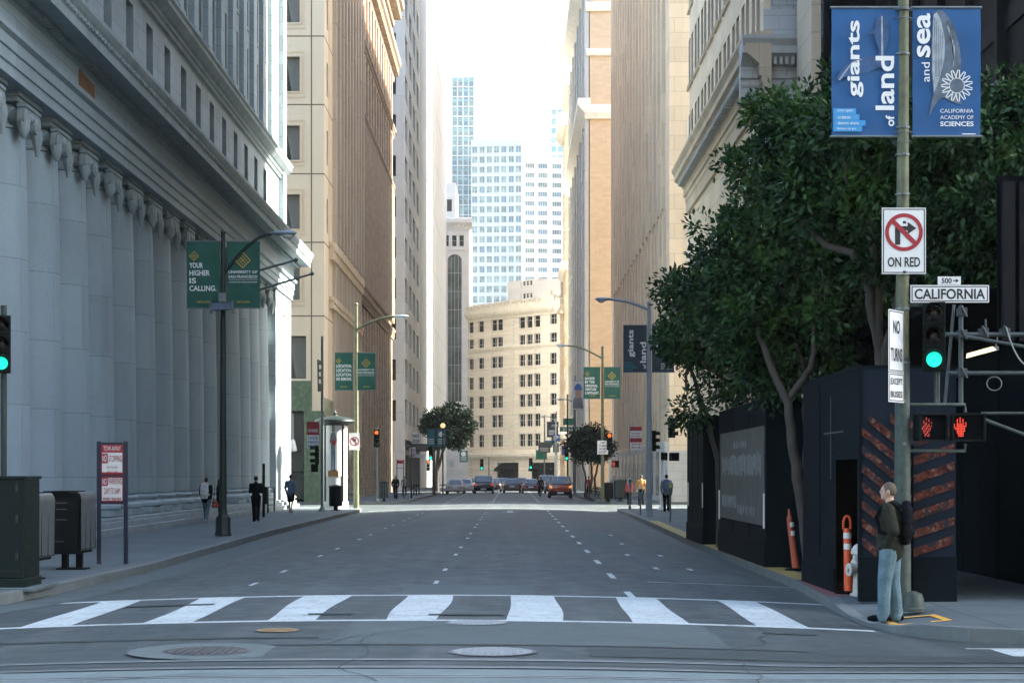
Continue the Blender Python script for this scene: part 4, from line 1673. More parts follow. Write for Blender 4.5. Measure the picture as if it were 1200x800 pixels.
def banner(name, label, x0, x1, z0, z1, y, cloth, draw, group=None, wave=.012):
    """cloth between two arms; draw(mb, px) adds the print 5 mm in front"""
    t = thing(name, label, 'banner', ((x0 + x1) / 2, y, z0), group=group)
    mb = MB()
    nx, nz = 10, 14

    def yy(u, v, s):
        return y + s * .004 + wave * math.sin(u * 9 + v * 2) * math.sin(math.pi * v) + wave * .6 * math.sin(v * 21)
    for s in (-1, 1):
        b = len(mb.v)
        for j in range(nz + 1):
            for i in range(nx + 1):
                u, v = i / nx, j / nz
                mb.v.append((x0 + (x1 - x0) * u, yy(u, v, s), z0 + (z1 - z0) * v))
        for j in range(nz):
            for i in range(nx):
                a = b + j * (nx + 1) + i
                mb.f.append((a, a + 1, a + nx + 2, a + nx + 1))
                mb.m.append(0)
    mb.build('banner_cloth', [cloth], t, smooth=180)
    for zz in (z0, z1):
        r = MB()
        r.tube([(x0 - .02, y, zz), (x1 + .02, y, zz)], .018, 8)
        r.build('banner_rod', [M['galv']], t)
    g = {}
    draw(g, x0, z0, x1 - x0, z1 - z0, y - .026)
    for k, (b, ms) in g.items():
        b.build(k, ms, t)
    return t


def put_text(g, key, mt, body, p, **kw):
    if key not in g:
        g[key] = (MB(), [mt])
    g[key][0].text(body, p, **kw)


def lamp(name, label, x, y, top, arm, head_x, head_z, mpole, r=.085, base=None, group='street lamps', mhead=None, sag=.0):
    """cobra-head street lamp: pole, curved arm, head with a drop lens"""
    t = thing(name, label, 'street lamp', (x, y, SZ), group=group)
    mb = MB()
    mb.tube([(x, y, SZ), (x, y, 3), (x, y, top)], [r * 1.15, r, r * .62], 14)
    mb.ball((x, y, top + .06), r * .8)
    mb.build('pole', [mpole], t, smooth=40)
    if base:
        mb = MB()
        bw, bh, bm = base
        mb.lathe([(bw, 0), (bw, .08), (bw * .9, .12), (bw * .86, bh * .9), (bw * .6, bh), (r * 1.2, bh + .12)], (x, y, SZ), 8)
        mb.build('base', [bm], t, smooth=30)
    mb = MB()
    sx = 1 if head_x > x else -1
    pts = [(x, y, arm)]
    n = 8
    for i in range(1, n + 1):
        s = i / n
        pts.append((x + (head_x - sx * .55 - x) * s, y, arm + (head_z - arm) * math.sin(math.pi / 2 * s) ** (1.0 - sag)))
    mb.tube(pts, [r * .5] * n + [r * .42], 10)
    mb.build('arm', [mpole], t, smooth=40)
    mb = MB()
    hx = head_x - sx * .62
    prof = [(0, .05), (.06, .085), (.3, .12), (.52, .15), (.68, .13), (.80, .02)]
    b = len(mb.v)
    k = 12
    for u, rr in prof:
        for i in range(k):
            a = 2 * math.pi * i / k
            mb.v.append((hx + sx * u, y + rr * 1.15 * math.cos(a), head_z + .02 + rr * .62 * math.sin(a)))
    for j in range(len(prof) - 1):
        for i in range(k):
            mb.f.append((b + j * k + i, b + j * k + (i + 1) % k, b + (j + 1) * k + (i + 1) % k, b + (j + 1) * k + i))
            mb.m.append(0)
    mb.poly(mb.v[b:b + k])
    mb.poly(mb.v[b + (len(prof) - 1) * k:b + len(prof) * k])
    hd = mb.build('lamp_head', [mhead or M['lamp_grey']], t, smooth=40)
    mb = MB()
    mb.ball((hx + sx * .52, y, head_z - .05), .17, .13, .10, 12)
    mb.build('lens', [M['lens']], hd, smooth=60)
    return t


# ---- left: street lamp with two green banners -----------------------------
Y = 51.4
LX, _ = at(261.5, 0, Y)
lt = lamp('street_lamp', 'dark green street lamp beside the columns with two green banners', LX, Y, at(0, 275, Y)[1], at(0, 322, Y)[1], at(341, 0, Y)[0], at(0, 274, Y)[1], M['pole_green'], .10, (.25, .62, M['pole_green']))
mb = MB()
sx_, sz_ = at(262, 360, Y)
mb.hexa([(sx_ - .33, Y - .42, sz_ - .16), (sx_ + .33, Y - .42, sz_ - .12), (sx_ + .33, Y - .1, sz_ + .12), (sx_ - .33, Y - .1, sz_ + .10), (sx_ - .33, Y - .45, sz_ - .13), (sx_ + .33, Y - .45, sz_ - .09), (sx_ + .33, Y - .13, sz_ + .15), (sx_ - .33, Y - .13, sz_ + .13)])
mb.build('solar_panel', [M['solar']], lt)
mb = MB()
for k in (-1, 1):
    mb.box(sx_ + k * .335 - .02, sx_ + k * .335 + .02, Y - .44, Y - .1, sz_ - .2, sz_ + .16)
mb.box(sx_ - .12, sx_ + .12, Y - .2, Y - .1, sz_ + .15, sz_ + .42)
mb.build('panel_bracket', [M['galv']], lt)


def green_banner(lines, seal):
    def draw(g, x, z, w, h, y):
        if not seal:
            g['emblem'] = (MB(), [M['ink_gold']])
            usf_mark(g['emblem'][0], x + w * .22, y, z + h * .78, w * .15, 0)
            n = len(lines)
            for i, s in enumerate(lines):
                hh = h * .082
                put_text(g, 'lettering', M['ink_white'], s, (x + w * .08, y, z + h * (.60 - .115 * i)), h=hh, w=min(w * .86, hh * .62 * len(s)))
            put_text(g, 'web_address', M['ink_gold'], 'USFCA.EDU', (x + w * .3, y, z + h * .08), w=w * .4, h=h * .025)
        else:
            g['emblem'] = (MB(), [M['ink_gold']])
            usf_mark(g['emblem'][0], x + w * .48, y, z + h * .72, w * .25, 0)
            put_text(g, 'lettering', M['ink_white'], 'UNIVERSITY OF', (x + w * .05, y, z + h * .52), w=w * .88, h=h * .042)
            put_text(g, 'lettering', M['ink_white'], 'SAN FRANCISCO', (x + w * .05, y, z + h * .45), w=w * .88, h=h * .042)
            g['lettering'][0].poly([(x + w * .06, y, z + h * .425), (x + w * .94, y, z + h * .425), (x + w * .94, y, z + h * .43), (x + w * .06, y, z + h * .43)])
            put_text(g, 'lettering', M['ink_white'], 'CHANGE THE WORLD FROM HERE', (x + w * .06, y, z + h * .38), w=w * .86, h=h * .018)
            put_text(g, 'web_address', M['ink_gold'], 'USFCA.EDU', (x + w * .3, y, z + h * .08), w=w * .4, h=h * .025)
    return draw


def pair(px, y, labels, draws, cloths, group):
    for (x0, x1, ya, yb), lb, dr, cl in zip(px, labels, draws, cloths):
        a, zt = at(x0, ya, y)
        b, zb = at(x1, yb, y)
        banner('street_banner', lb, a, b, zb, zt, y, cl, dr, group)


GB = 'banners hung from street lamps'
pair([(219, 258, 283, 361), (266, 304.5, 283, 361)], Y, ['green banner reading your higher is calling on the lamp by the columns', 'green university name banner with gold diamond, on the lamp by the columns'][:2], [green_banner(['YOUR', 'HIGHER', 'IS', 'CALLING.'], False), green_banner([], True)], [M['banner_green']] * 2, GB)


# ---- left foreground ------------------------------------------------------
def cabinet():
    t = thing('utility_cabinet', 'tall dark green utility cabinet standing at the corner kerb', 'cabinet', (-8.5, 28, SZ))
    x0, x1, y0, y1 = -9.35, -7.86, 27.5, 28.4
    mb = MB()
    mb.box(x0, x1, y0, y1, .30, 1.90)
    mb.build('body', [M['cabinet']], t, bevel=.015)
    mb = MB()
    mb.box(x0 - .03, x1 + .03, y0 - .03, y1 + .03, 1.903, 1.95)
    mb.tube([(-8.45, 27.9, 1.95), (-8.45, 27.9, 2.04)], .06, 12)
    mb.build('lid', [M['cabinet']], t, bevel=.01)
    mb = MB()
    mb.box(x0 - .06, x1 + .02, y0 - .05, y1 + .05, SZ - .03, .297)
    mb.build('plinth', [M['cabinet']], t, bevel=.01)
    mb = MB()
    mb.box(-8.62, -8.60, y0 - .012, y0 - .002, .34, 1.86)
    mb.box(-9.3, -7.92, y0 - .008, y0 - .002, .42, .43)
    for z in (.6, 1.2, 1.7):
        mb.box(-8.0, -7.95, y0 - .03, y0 - .002, z, z + .12)
    mb.build('door_trim', [M['pole_green']], t)
    mb = MB()
    mb.box(-8.58, -8.53, y0 - .04, y0 - .002, 1.05, 1.2)
    mb.build('handle', [M['steel']], t)
    mb = MB()
    mb.box(x0 - .3, x1 + .22, y0 - .3, y1 + .3, SZ - .02, SZ + .028)
    mb.build('concrete_pad', [M['paving']], t)


cabinet()


def newsrack(y0, y1, label, dark):
    x0, x1 = -8.93, -8.34
    t = thing('newspaper_rack', label, 'newspaper rack', ((x0 + x1) / 2, y0, SZ), group='newspaper racks by the kerb')
    mb = MB()
    n = 6
    pr = [(x0, .44), (x1 - .06, .44)] + [(x1 - .08 + .08 * math.cos(a), 1.50 + .12 * math.sin(a)) for a in [math.pi / 2 * i / n for i in range(n + 1)]] + [(x0, 1.62)]
    k = len(pr)
    mb.add([(x, y0, z) for x, z in pr] + [(x, y1, z) for x, z in pr], [(i, (i + 1) % k, k + (i + 1) % k, k + i) for i in range(k)] + [tuple(range(k))[::-1], tuple(range(k, 2 * k))])
    mb.build('body', [M['black']], t, smooth=40)
    mb = MB()
    pr2 = [(x1 + .01, .5)] + [(x1 - .06 + .085 * math.cos(a), 1.49 + .15 * math.sin(a)) for a in [math.pi / 2 * i / n for i in range(n + 1)]]
    for (xa, za), (xb, zb) in zip(pr2, pr2[1:]):
        mb.quad((xa, y0 + .05, za), (xb, y0 + .05, zb), (xb, y1 - .05, zb), (xa, y1 - .05, za))
    mb.build('steel_cover', [M['steel']], t, smooth=60)
    mb = MB()
    for yy in (y0 + .05 + (y1 - y0 - .1) * i / 3 for i in range(4)):
        mb.box(x1 - .02, x1 + .022, yy - .006, yy + .006, .52, 1.5)
    for z in (.52, 1.46):
        mb.box(x1 - .02, x1 + .02, y0 + .05, y1 - .05, z - .006, z + .006)
    mb.build('door_frame', [M['black']], t)
    mb = MB()
    mb.box(x0 - .1, x1 - .2, y0 - .04, y1 + .02, 1.622, 1.655)
    mb.build('lid', [M['black']], t)
    mb = MB()
    for i, z in enumerate((1.42, 1.3, 1.1)):
        for j in range(5):
            mb.box(x0 + .14 + j * .045, x0 + .17 + j * .045, y0 - .006, y0 - .002, z, z + .012)
    mb.box(x0 + .06, x0 + .3, y0 - .006, y0 - .002, .68, .69)
    mb.build('label_print', [M['galv']], t)
    for dx in (.22, .50):
        mb = MB()
        mb.box(x0 + dx - .055, x0 + dx + .055, y0 + .3, y0 + .45, SZ, .438)
        mb.box(x0 + dx - .14, x0 + dx + .16, y0 + .2, y0 + .55, SZ - .01, SZ + .03)
        mb.build('leg', [M['black']], t)


newsrack(32.9, 34.15, 'black newspaper rack with two legs between the green cabinet and tow-away sign', True)
newsrack(29.7, 31.1, 'newspaper rack mostly hidden behind the green utility cabinet', True)


def towaway():
    y = 35.2
    t = thing('parking_sign_board', 'tall two-post tow-away and no parking board on the sidewalk', 'sign', (at(131, 0, y)[0], y, SZ))
    xl, xr = at(116, 0, y)[0], at(147.5, 0, y)[0]
    top = at(0, 517, y)[1]
    for x in (xl, xr):
        mb = MB()
        mb.box(x - .04, x + .04, y - .03, y + .03, SZ, top)
        mb.build('post', [M['navy']], t)
    zt, zm, zb = top - .02, at(0, 557, y)[1], at(0, 587, y)[1]
    mb = MB()
    mb.box(xl + .04, xr - .04, y - .02, y + .02, zb - .06, zt)
    mb.build('frame', [M['navy']], t)
    p = MB()
    a, b = xl + .055, xr - .055
    p.box(a, b, y - .026, y - .021, zm + .03, zt - .05)
    p.box(a, b, y - .026, y - .021, zb, zm - .03)
    p.build('panel', [M['sign_white']], t)
    w = b - a
    r = MB()
    yy = y - .030
    r.box(a, b, yy, yy + .003, zt - .21, zt - .05)
    r.box(a, a + w * .3, yy, yy + .003, zt - .43, zt - .23)
    r.box(a, b, yy, yy + .003, zm + .03, zm + .07)
    r.box(a, a + w * .3, yy, yy + .003, zm - .21, zm - .03)
    for k in (0, 1):
        z0, z1 = ((zm + .03, zt - .05), (zb, zm - .03))[k]
        for q in ((a, b, z0, z0 + .012), (a, b, z1 - .012, z1), (a, a + .012, z0 + .012, z1 - .012), (b - .012, b, z0 + .012, z1 - .012)):
            r.box(q[0], q[1], yy + .0005, yy + .003, q[2], q[3])
    y2 = y - .033
    r.text('STOPPING', (a + w * .34, y2, zt - .40), w=w * .62, h=.13, bold=False)
    r.text('7AM TO 9AM', (a + w * .25, y2, zt - .54), w=w * .5, h=.05, bold=False)
    r.text('3PM TO 7PM', (a + w * .25, y2, zt - .64), w=w * .5, h=.05, bold=False)
    r.text('MONDAY THRU FRIDAY', (a + w * .06, y2, zt - .74), w=w * .88, h=.055, bold=False)
    r.text('PARKING', (a + w * .34, y2, zm - .18), w=w * .62, h=.12, bold=False)
    r.text('2AM TO 6AM', (a + w * .14, y2, zm - .38), w=w * .74, h=.13, bold=False)
    r.text('TUES  THURS', (a + w * .08, y2, zm - .56), w=w * .84, h=.10, bold=False)
    r.text('STREET CLEANING', (a + w * .08, y2, zb + .035), w=w * .84, h=.045, bold=False)
    r.build('red_lettering', [M['sign_red']], t)
    q = MB()
    q.text('TOW-AWAY', (a + w * .1, y2, zt - .175), w=w * .8, h=.10, bold=False)
    q.text('NO', (a + w * .05, y2, zt - .40), w=w * .2, h=.14)
    q.text('NO', (a + w * .05, y2, zm - .185), w=w * .2, h=.13)
    q.build('white_lettering', [M['sign_white']], t)


towaway()


# ---- traffic lights ---------------------------------------------------------
def signal(name, label, x, y, z, lit, yaw=0.0, s=1.0, group='traffic lights', lens_r=.115, pole=None):
    """three-lens head, x y z the centre of the head; lit 0 top .. 2 bottom or None; yaw turns it"""
    t = thing(name, label, 'traffic light', (x, y, z), yaw, group, local=True)
    mb = MB()
    hw, hh = .165 * s, .53 * s
    for i in range(3):
        zc = (1 - i) * .345 * s
        mb.box(-hw, hw, -.02 * s, .19 * s, zc - .17 * s, zc + .17 * s)
    mb.build('housing', [M['visor']], t, bevel=.015 * s)
    for i in range(3):
        zc = (1 - i) * .345 * s
        v = MB()
        n = 14
        for k in range(n):
            a0 = -.35 + (math.pi + .7) * k / n
            a1 = -.35 + (math.pi + .7) * (k + 1) / n
            r0, r1 = .135 * s, .142 * s
            p = []
            for a, rr in ((a0, r0), (a1, r0), (a1, r1), (a0, r1)):
                p.append((rr * math.cos(a), -.025 * s, zc + rr * math.sin(a)))
            q = [(px_, -.27 * s if a_ else -.27 * s, pz_) for (px_, _, pz_), a_ in zip(p, (1, 1, 1, 1))]
            v.hexa([p[0], p[1], q[1], q[0], p[3], p[2], q[2], q[3]])
        v.build('visor', [M['visor']], t, smooth=30)
        e = MB()
        m = M['lens_off']
        if lit == i:
            m = (M['lit_red'], M['lit_amber'], M['lit_green'])[i]
        e.lathe([(lens_r * s, 0), (lens_r * .9 * s, .012 * s), (lens_r * .5 * s, .028 * s), (.005, .034 * s)], (0, 0, 0), 20)
        e.v = [(vx, -.022 * s - vz, zc + vy) for vx, vy, vz in e.v]
        e.build('lens', [m], t, smooth=60)
    return t


def ped_signal(label, x, y, z, hand, yaw=0.0, s=1.0, w=.44):
    t = thing('pedestrian_signal', label, 'pedestrian signal', (x, y, z), yaw, 'pedestrian signals', local=True)
    a, b = w / 2 * s, .2 * s
    mb = MB()
    mb.box(-a, a, 0, .2 * s, -b, b)
    mb.build('housing', [M['visor']], t, bevel=.03 * s)
    mb = MB()
    for q in ((-a, a, -b, -b + .022), (-a, a, b - .022, b), (-a, -a + .022, -b + .022, b - .022), (a - .022, a, -b + .022, b - .022)):
        mb.box(q[0], q[1], -.05 * s, .0, q[2], q[3])
    mb.build('bezel', [M['visor']], t, bevel=.004)
    mb = MB()
    mb.box(-a + .024, a - .024, -.006, -.001, -b + .024, b - .024)
    mb.build('face_panel', [M['black_matt']], t)
    if hand:
        mb = MB()
        rows = ['....x.....', '..x.x.x...', '..x.x.x...', '..x.x.x.x.', 'x.xxxxx.x.', 'x.xxxxxxx.', 'xxxxxxxx..', '.xxxxxxx..', '..xxxxxx..', '..xxxxx...', '...xxxx...', '...xxxx...']
        for j, r in enumerate(rows):
            for i, c in enumerate(r):
                if c == 'x' and (hand == 'bright' or (i + j) % 3):
                    px, pz = -a + .035 * s + i * .020 * s, .135 * s - j * .0235 * s
                    mb.poly([(px + .0095 * s * math.cos(q), -.010, pz + .0105 * s * math.sin(q)) for q in [math.pi / 3 * k for k in range(6)]])
        mb.build('hand_symbol', [M['lit_hand'] if hand == 'bright' else M['lit_hand_dim']], t)
    return t


def plate(name, label, x0, x1, z0, z1, y, base=None, yaw=0.0, border=None, group=None, cat='sign'):
    """flat sign sheet standing at its place; returns the thing and its local frame (origin lower left, facing -Y)"""
    t = thing(name, label, cat, (x0, y, z0), yaw, group, local=True)
    w, h = x1 - x0, z1 - z0
    mb = MB()
    mb.box(0, w, 0, .006, 0, h)
    mb.build('panel', [base or M['sign_white']], t)
    if border:
        mb = MB()
        i, k = .015, .012
        for q in ((i, w - i, i, i + k), (i, w - i, h - i - k, h - i), (i, i + k, i + k, h - i - k), (w - i - k, w - i, i + k, h - i - k)):
            mb.box(q[0], q[1], -.003, -.0005, q[2], q[3])
        mb.build('border', [border], t)
    return t, w, h


# ---- the main pole on the right ---------------------------------------------
PY = 23.1
PX = at(1057.5, 0, PY)[0]


def main_pole():
    t = thing('signal_pole', 'weathered olive corner pole carrying the blue banners, signs and signals', 'pole', (PX, PY, SZ))
    mb = MB()
    mb.tube([(PX, PY, SZ), (PX, PY, 4.2), (PX + .02, PY, 10.2)], [.098, .088, .066], 18)
    mb.build('pole', [M['pole_olive']], t, smooth=40)
    mb = MB()
    mb.tube([(PX, PY, SZ + .01), (PX, PY, 3.55)], [.116, .098], 18)
    mb.build('lower_sleeve', [M['pole_base']], t, smooth=40)
    mb = MB()
    mb.lathe([(.17, 0), (.17, .04), (.155, .06), (.15, .16), (.12, .24), (.05, .27)], (PX + .13, PY - .05, SZ), 12)
    mb.build('base', [M['pole_base']], t, smooth=30)
    for z in [at(0, p, PY)[1] for p in (12, 64, 150, 182, 228, 262, 320, 362, 425, 470, 520)]:
        mb = MB()
        mb.tube([(PX, PY, z - .012), (PX, PY, z + .012)], .1, 16)
        mb.box(PX - .02, PX + .02, PY - .12, PY - .09, z - .018, z + .018)
        mb.build('clamp_band', [M['galv']], t, smooth=40)
    # pipe brackets for the signals
    zt = at(0, 358, PY)[1]
    xs_ = at(1097, 0, PY)[0]
    z2, z3 = at(0, 474, PY)[1], at(0, 528, PY)[1]
    xe = at(1131, 0, PY)[0]
    for pts in ([(PX, PY, zt), (xs_, PY, zt), (xs_, PY, zt - .08)], [(PX, PY, z2), (xe, PY, z2), (xe, PY, z2 - .1)], [(PX, PY, z3), (xe, PY, z3), (xe, PY, z3 + .1)], [(xs_, PY + .02, z2), (xs_, PY + .02, at(0, 432, PY)[1])], [(xs_ + .03, PY + .02, z2), (xs_ + .03, PY + .02, at(0, 432, PY)[1])]):
        mb = MB()
        mb.tube(pts, .024, 10)
        mb.build('signal_bracket', [M['pole_base']], t, smooth=40)
    x0, x1 = at(1052, 0, PY)[0], at(1072, 0, PY)[0]
    for p in (12, 156):
        z = at(0, p, PY)[1]
        mb = MB()
        for dz in (0, .13):
            mb.tube([(PX + .13 * math.cos(a), PY + .13 * math.sin(a), z - dz) for a in [math.pi * 2 * k / 16 for k in range(17)]], .006, 6)
        mb.build('banner_clamp', [M['steel']], t)


main_pole()


def whale_left(g, x, z, w, h, y):
    P = lambda u, v, d=0: (x + w * u, y + d, z + h * v)
    b = MB()
    body = [(.62, .80), (.66, .90), (.75, .945), (.83, .90), (.86, .82), (.83, .72), (.78, .66), (.77, .60), (.92, .55), (.97, .50), (.80, .52), (.74, .54), (.58, .50), (.40, .47), (.20, .46), (.09, .43), (.07, .45), (.14, .52), (.30, .58), (.50, .61), (.68, .62), (.71, .66), (.66, .72)]
    b.poly([P(u, v) for u, v in body])
    b.poly([P(.64, .83, -.0004), P(.5, .78, -.0004), P(.63, .79, -.0004)])
    g['whale_print'] = (b, [M['ink_whale_blue']])
    c = MB()
    c.poly([P(.735, .93, -.001), (P(.755, .93, -.001)), P(.765, .62, -.001), P(.735, .62, -.001)])
    c.poly([P(.10, .44, -.001), P(.30, .575, -.001), P(.46, .60, -.001), P(.44, .59, -.001), P(.28, .55, -.001), P(.12, .43, -.001)])
    g['whale_highlight'] = (c, [M['ink_whale_pale']])
    up, rt = (0, 0, 1), (-1, 0, 0)
    put_text(g, 'lettering', M['ink_white'], 'giants', (x + w * .47, y - .002, z + h * .30), U=up, V=rt, w=h * .595, h=w * .24)
    put_text(g, 'lettering', M['ink_white'], 'land', (x + w * .93, y - .002, z + h * .20), U=up, V=rt, w=h * .42, h=w * .28)
    put_text(g, 'lettering', M['ink_white'], 'of', (x + w * .93, y - .002, z + h * .075), U=up, V=rt, w=h * .085, h=w * .13)
    q = MB()
    for v0, v1, u1 in ((.17, .215, .36), (.125, .168, .41), (.08, .123, .50), (.035, .078, .45)):
        q.poly([P(.02, v0), P(u1, v0), P(u1, v1), P(.02, v1)])
    g['colour_tab'] = (q, [M['ink_sky']])
    for s, v, u1 in (('now open', .182, .31), ('\u5df2\u958b\u653e', .132, .28), ('abierto ahora', .09, .40), ('bukas na po', .045, .36)):
        put_text(g, 'small_lettering', M['ink_white'], s, (x + w * .085, y - .002, z + h * v), w=w * (u1 - .085), h=h * .022, bold=False)


def whale_right(g, x, z, w, h, y):
    P = lambda u, v, d=0: (x + w * u, y + d, z + h * v)
    b = MB()
    b.poly([P(u, v) for u, v in [(.30, .95), (.36, .975), (.44, .97), (.55, .90), (.63, .80), (.68, .70), (.71, .58), (.70, .50), (.64, .42), (.66, .34), (.72, .24), (.60, .26), (.44, .30), (.36, .27), (.28, .20), (.235, .15), (.25, .22), (.30, .32), (.27, .50), (.27, .70), (.285, .88)]])
    g['whale_print'] = (b, [M['ink_whale']])
    c = MB()
    c.poly([P(u, v, -.001) for u, v in [(.30, .94), (.35, .96), (.42, .88), (.47, .74), (.46, .60), (.42, .50), (.36, .40), (.31, .34), (.285, .50), (.285, .72)]])
    for k in range(4):
        c.poly([P(u, v, -.001) for u, v in [(.50 + .03 * k, .86 - .05 * k), (.53 + .03 * k, .84 - .05 * k), (.60, .66 - .04 * k), (.585, .66 - .04 * k)]])
    g['whale_highlight'] = (c, [M['ink_whale_pale']])
    d = MB()
    for k in range(5):
        d.poly([P(.31 + .03 * k, .92 - .03 * k, -.002), P(.318 + .03 * k, .92 - .03 * k, -.002), P(.333 + .02 * k, .46, -.002), P(.325 + .02 * k, .46, -.002)])
    g['whale_groove'] = (d, [M['ink_whale']])
    up, rt = (0, 0, 1), (-1, 0, 0)
    put_text(g, 'lettering', M['ink_white'], 'sea', (x + w * .255, y - .002, z + h * .61), U=up, V=rt, w=h * .34, h=w * .20)
    put_text(g, 'lettering', M['ink_white'], 'and', (x + w * .245, y - .002, z + h * .42), U=up, V=rt, w=h * .15, h=w * .12, bold=False)
    s = MB()
    cx, cz, r = x + w * .645, z + h * .39, w * .235
    for k in range(15):
        a = 2 * math.pi * k / 15
        for da in (-.13, .13):
            p0 = Vector((cx + r * .52 * math.cos(a), y - .003, cz + r * .52 * math.sin(a)))
            p1 = Vector((cx + r * .78 * math.cos(a + da * .75), y - .003, cz + r * .78 * math.sin(a + da * .75)))
            p2 = Vector((cx + r * math.cos(a + da * 1.3), y - .003, cz + r * math.sin(a + da * 1.3)))
            p00 = Vector((cx + r * .45 * math.cos(a - da * 1.3), y - .003, cz + r * .45 * math.sin(a - da * 1.3)))
            for e, f in ((p00, p0), (p0, p1), (p1, p2)):
                t_ = (f - e).normalized()
                nrm = Vector((t_.z, 0, -t_.x)) * r * .03
                s.quad(e - nrm, f - nrm, f + nrm, e + nrm)
    g['sunburst_emblem'] = (s, [M['ink_white']])
    dd = MB()
    dd.disc((cx, y - .002, cz), r * .44)
    g['emblem_disc'] = (dd, [M['ink_whale']])
    put_text(g, 'academy_lettering', M['ink_white'], 'CALIFORNIA', (x + w * .40, y - .002, z + h * .18), w=w * .49, h=h * .03, bold=False)
    put_text(g, 'academy_lettering', M['ink_white'], 'ACADEMY OF', (x + w * .40, y - .002, z + h * .13), w=w * .49, h=h * .03, bold=False)
    put_text(g, 'academy_lettering', M['ink_white'], 'SCIENCES', (x + w * .40, y - .002, z + h * .075), w=w * .49, h=h * .038)
    g['academy_lettering'][0].poly([(x + w * .72, y - .002, z + h * .012), (x + w * .92, y - .002, z + h * .012), (x + w * .92, y - .002, z + h * .02), (x + w * .72, y - .002, z + h * .02)])


pair([(974.5, 1053, 9, 160), (1069.5, 1149, 9, 160)], PY - .02, ['blue banner with sideways giants of land lettering on the corner pole', 'blue banner with grey whale and white sunburst on the corner pole'], [whale_left, whale_right], [M['banner_blue']] * 2, GB)


def no_turn_on_red():
    y = PY - .12
    x0, zt = at(1033.5, 243.5, y)
    x1, zb = at(1085, 321, y)
    t, w, h = plate('turn_restriction_sign', 'white on red sign with crossed-out right-turn arrow on the corner pole', x0, x1, zb, zt, y, border=M['sign_black'])
    t['label'] = 'white sign with crossed-out turn arrow over ON RED on the corner pole'
    mb = MB()
    cx, cz, r = w * .5, h * .63, w * .43
    a = MB()
    a.poly([(cx - .12, -.004, cz - r * .66), (cx - .05, -.004, cz - r * .66), (cx - .05, -.004, cz + r * .32), (cx - .12, -.004, cz + r * .32)])
    a.poly([(cx - .05, -.004, cz + r * .10), (cx + .05, -.004, cz + r * .10), (cx + .05, -.004, cz + r * .32), (cx - .05, -.004, cz + r * .32)])
    a.poly([(cx + .05, -.004, cz - r * .10), (cx + r * .66, -.004, cz + r * .21), (cx + .05, -.004, cz + r * .54)])
    a.build('turn_arrow', [M['sign_black']], t)
    mb.ring((cx, -.006, cz), r * .80, r, (1, 0, 0), (0, 0, 1), 48)
    q = r * .84 * math.cos(R(45))
    k = r * .085
    mb.poly([(cx - q - k, -.007, cz + q - k), (cx + q - k, -.007, cz - q - k), (cx + q + k, -.007, cz - q + k), (cx - q + k, -.007, cz + q + k)])
    mb.build('prohibition_ring', [M['sign_red']], t)
    mb = MB()
    mb.text('ON RED', (w * .13, -.004, h * .105), w=w * .74, h=h * .15)
    mb.build('lettering', [M['sign_black']], t)


no_turn_on_red()
y = PY - .1
x0, zt = at(1067, 334, y)
x1, zb = at(1159, 354.5, y)
t, w, h = plate('street_name_sign', 'white street name plate reading CALIFORNIA beside the corner pole', x0, x1, zb, zt, y, border=M['sign_black'])
mb = MB()
mb.text('CALIFORNIA', (w * .05, -.004, h * .19), w=w * .9, h=h * .6)
mb.build('lettering', [M['sign_black']], t)
x0, zt = at(1099, 324, y)
x1, zb = at(1126, 333.6, y)
t, w, h = plate('block_number_sign', 'small white block number plate above the street name plate', x0, x1, zb, zt, y)
mb = MB()
mb.text('500', (w * .16, -.004, h * .16), w=w * .44, h=h * .66)
mb.poly([(w * .66, -.004, h * .44), (w * .78, -.004, h * .44), (w * .78, -.004, h * .28), (w * .92, -.004, h * .5), (w * .78, -.004, h * .72), (w * .78, -.004, h * .56), (w * .66, -.004, h * .56)])
mb.build('lettering', [M['sign_black']], t)
y = PY - .5
for nm, lb, p0, p1, lines in (('no_turns_sign', 'angled white sign reading no turns on the corner pole', 362, 435, ('NO', 'TURNS')), ('except_buses_sign', 'angled white sign reading except buses below the no turns sign', 436, 470.5, ('EXCEPT', 'BUSES'))):
    x0, zt = at(1041.5, p0, y)
    zb = at(0, p1, y)[1]
    wd = .46
    t, w, h = plate(nm, lb, x0, x0 + wd, zb, zt, y, border=M['sign_black'], yaw=R(52))
    mb = MB()
    for i, s in enumerate(lines):
        mb.text(s, (w * (.28 if s == 'NO' else .12), -.004, h * ((.62, .17) if nm[0] == 'n' else (.60, .16))[i]), w=w * (.44 if s == 'NO' else .76), h=h * .22)
    mb.build('lettering', [M['sign_black']], t)
sx_, sz_ = at(1095, 394, PY - .12)
signal('traffic_light', 'green traffic light hanging from the corner pole under the street name plate', sx_, PY - .1, sz_, 2, R(-13), .90)
x_, z_ = at(1093, 500.5, PY - .1)
ped_signal('pedestrian signal with dim red hand, next to the corner pole', x_, PY - .1, z_, 'dim', R(14), .94, .44)
x_, z_ = at(1135, 500.5, PY - .1)
ped_signal('pedestrian signal with bright red hand, outermost on the corner pole', x_, PY - .1, z_, 'bright', R(-4), .94, .47)

# traffic light at the picture's edge, on its own pole beside the cabinet
ex, ez = at(1.5, 403, 30.0)
signal('traffic_light', 'green traffic light above the dark green utility cabinet', ex, 30.0, ez, 2, R(16), .98)
t = thing('signal_post', 'dark signal post rising behind the green utility cabinet', 'pole', (ex - .05, 30.2, SZ))
mb = MB()
mb.tube([(ex - .03, 30.24, SZ), (ex - .03, 30.24, ez + .7)], .055, 12)
mb.build('pole', [M['pole_green']], t, smooth=40)
mb = MB()
mb.lathe([(.18, 0), (.18, .25), (.07, .4)], (ex - .03, 30.24, SZ), 10)
mb.build('base', [M['pole_green']], t)


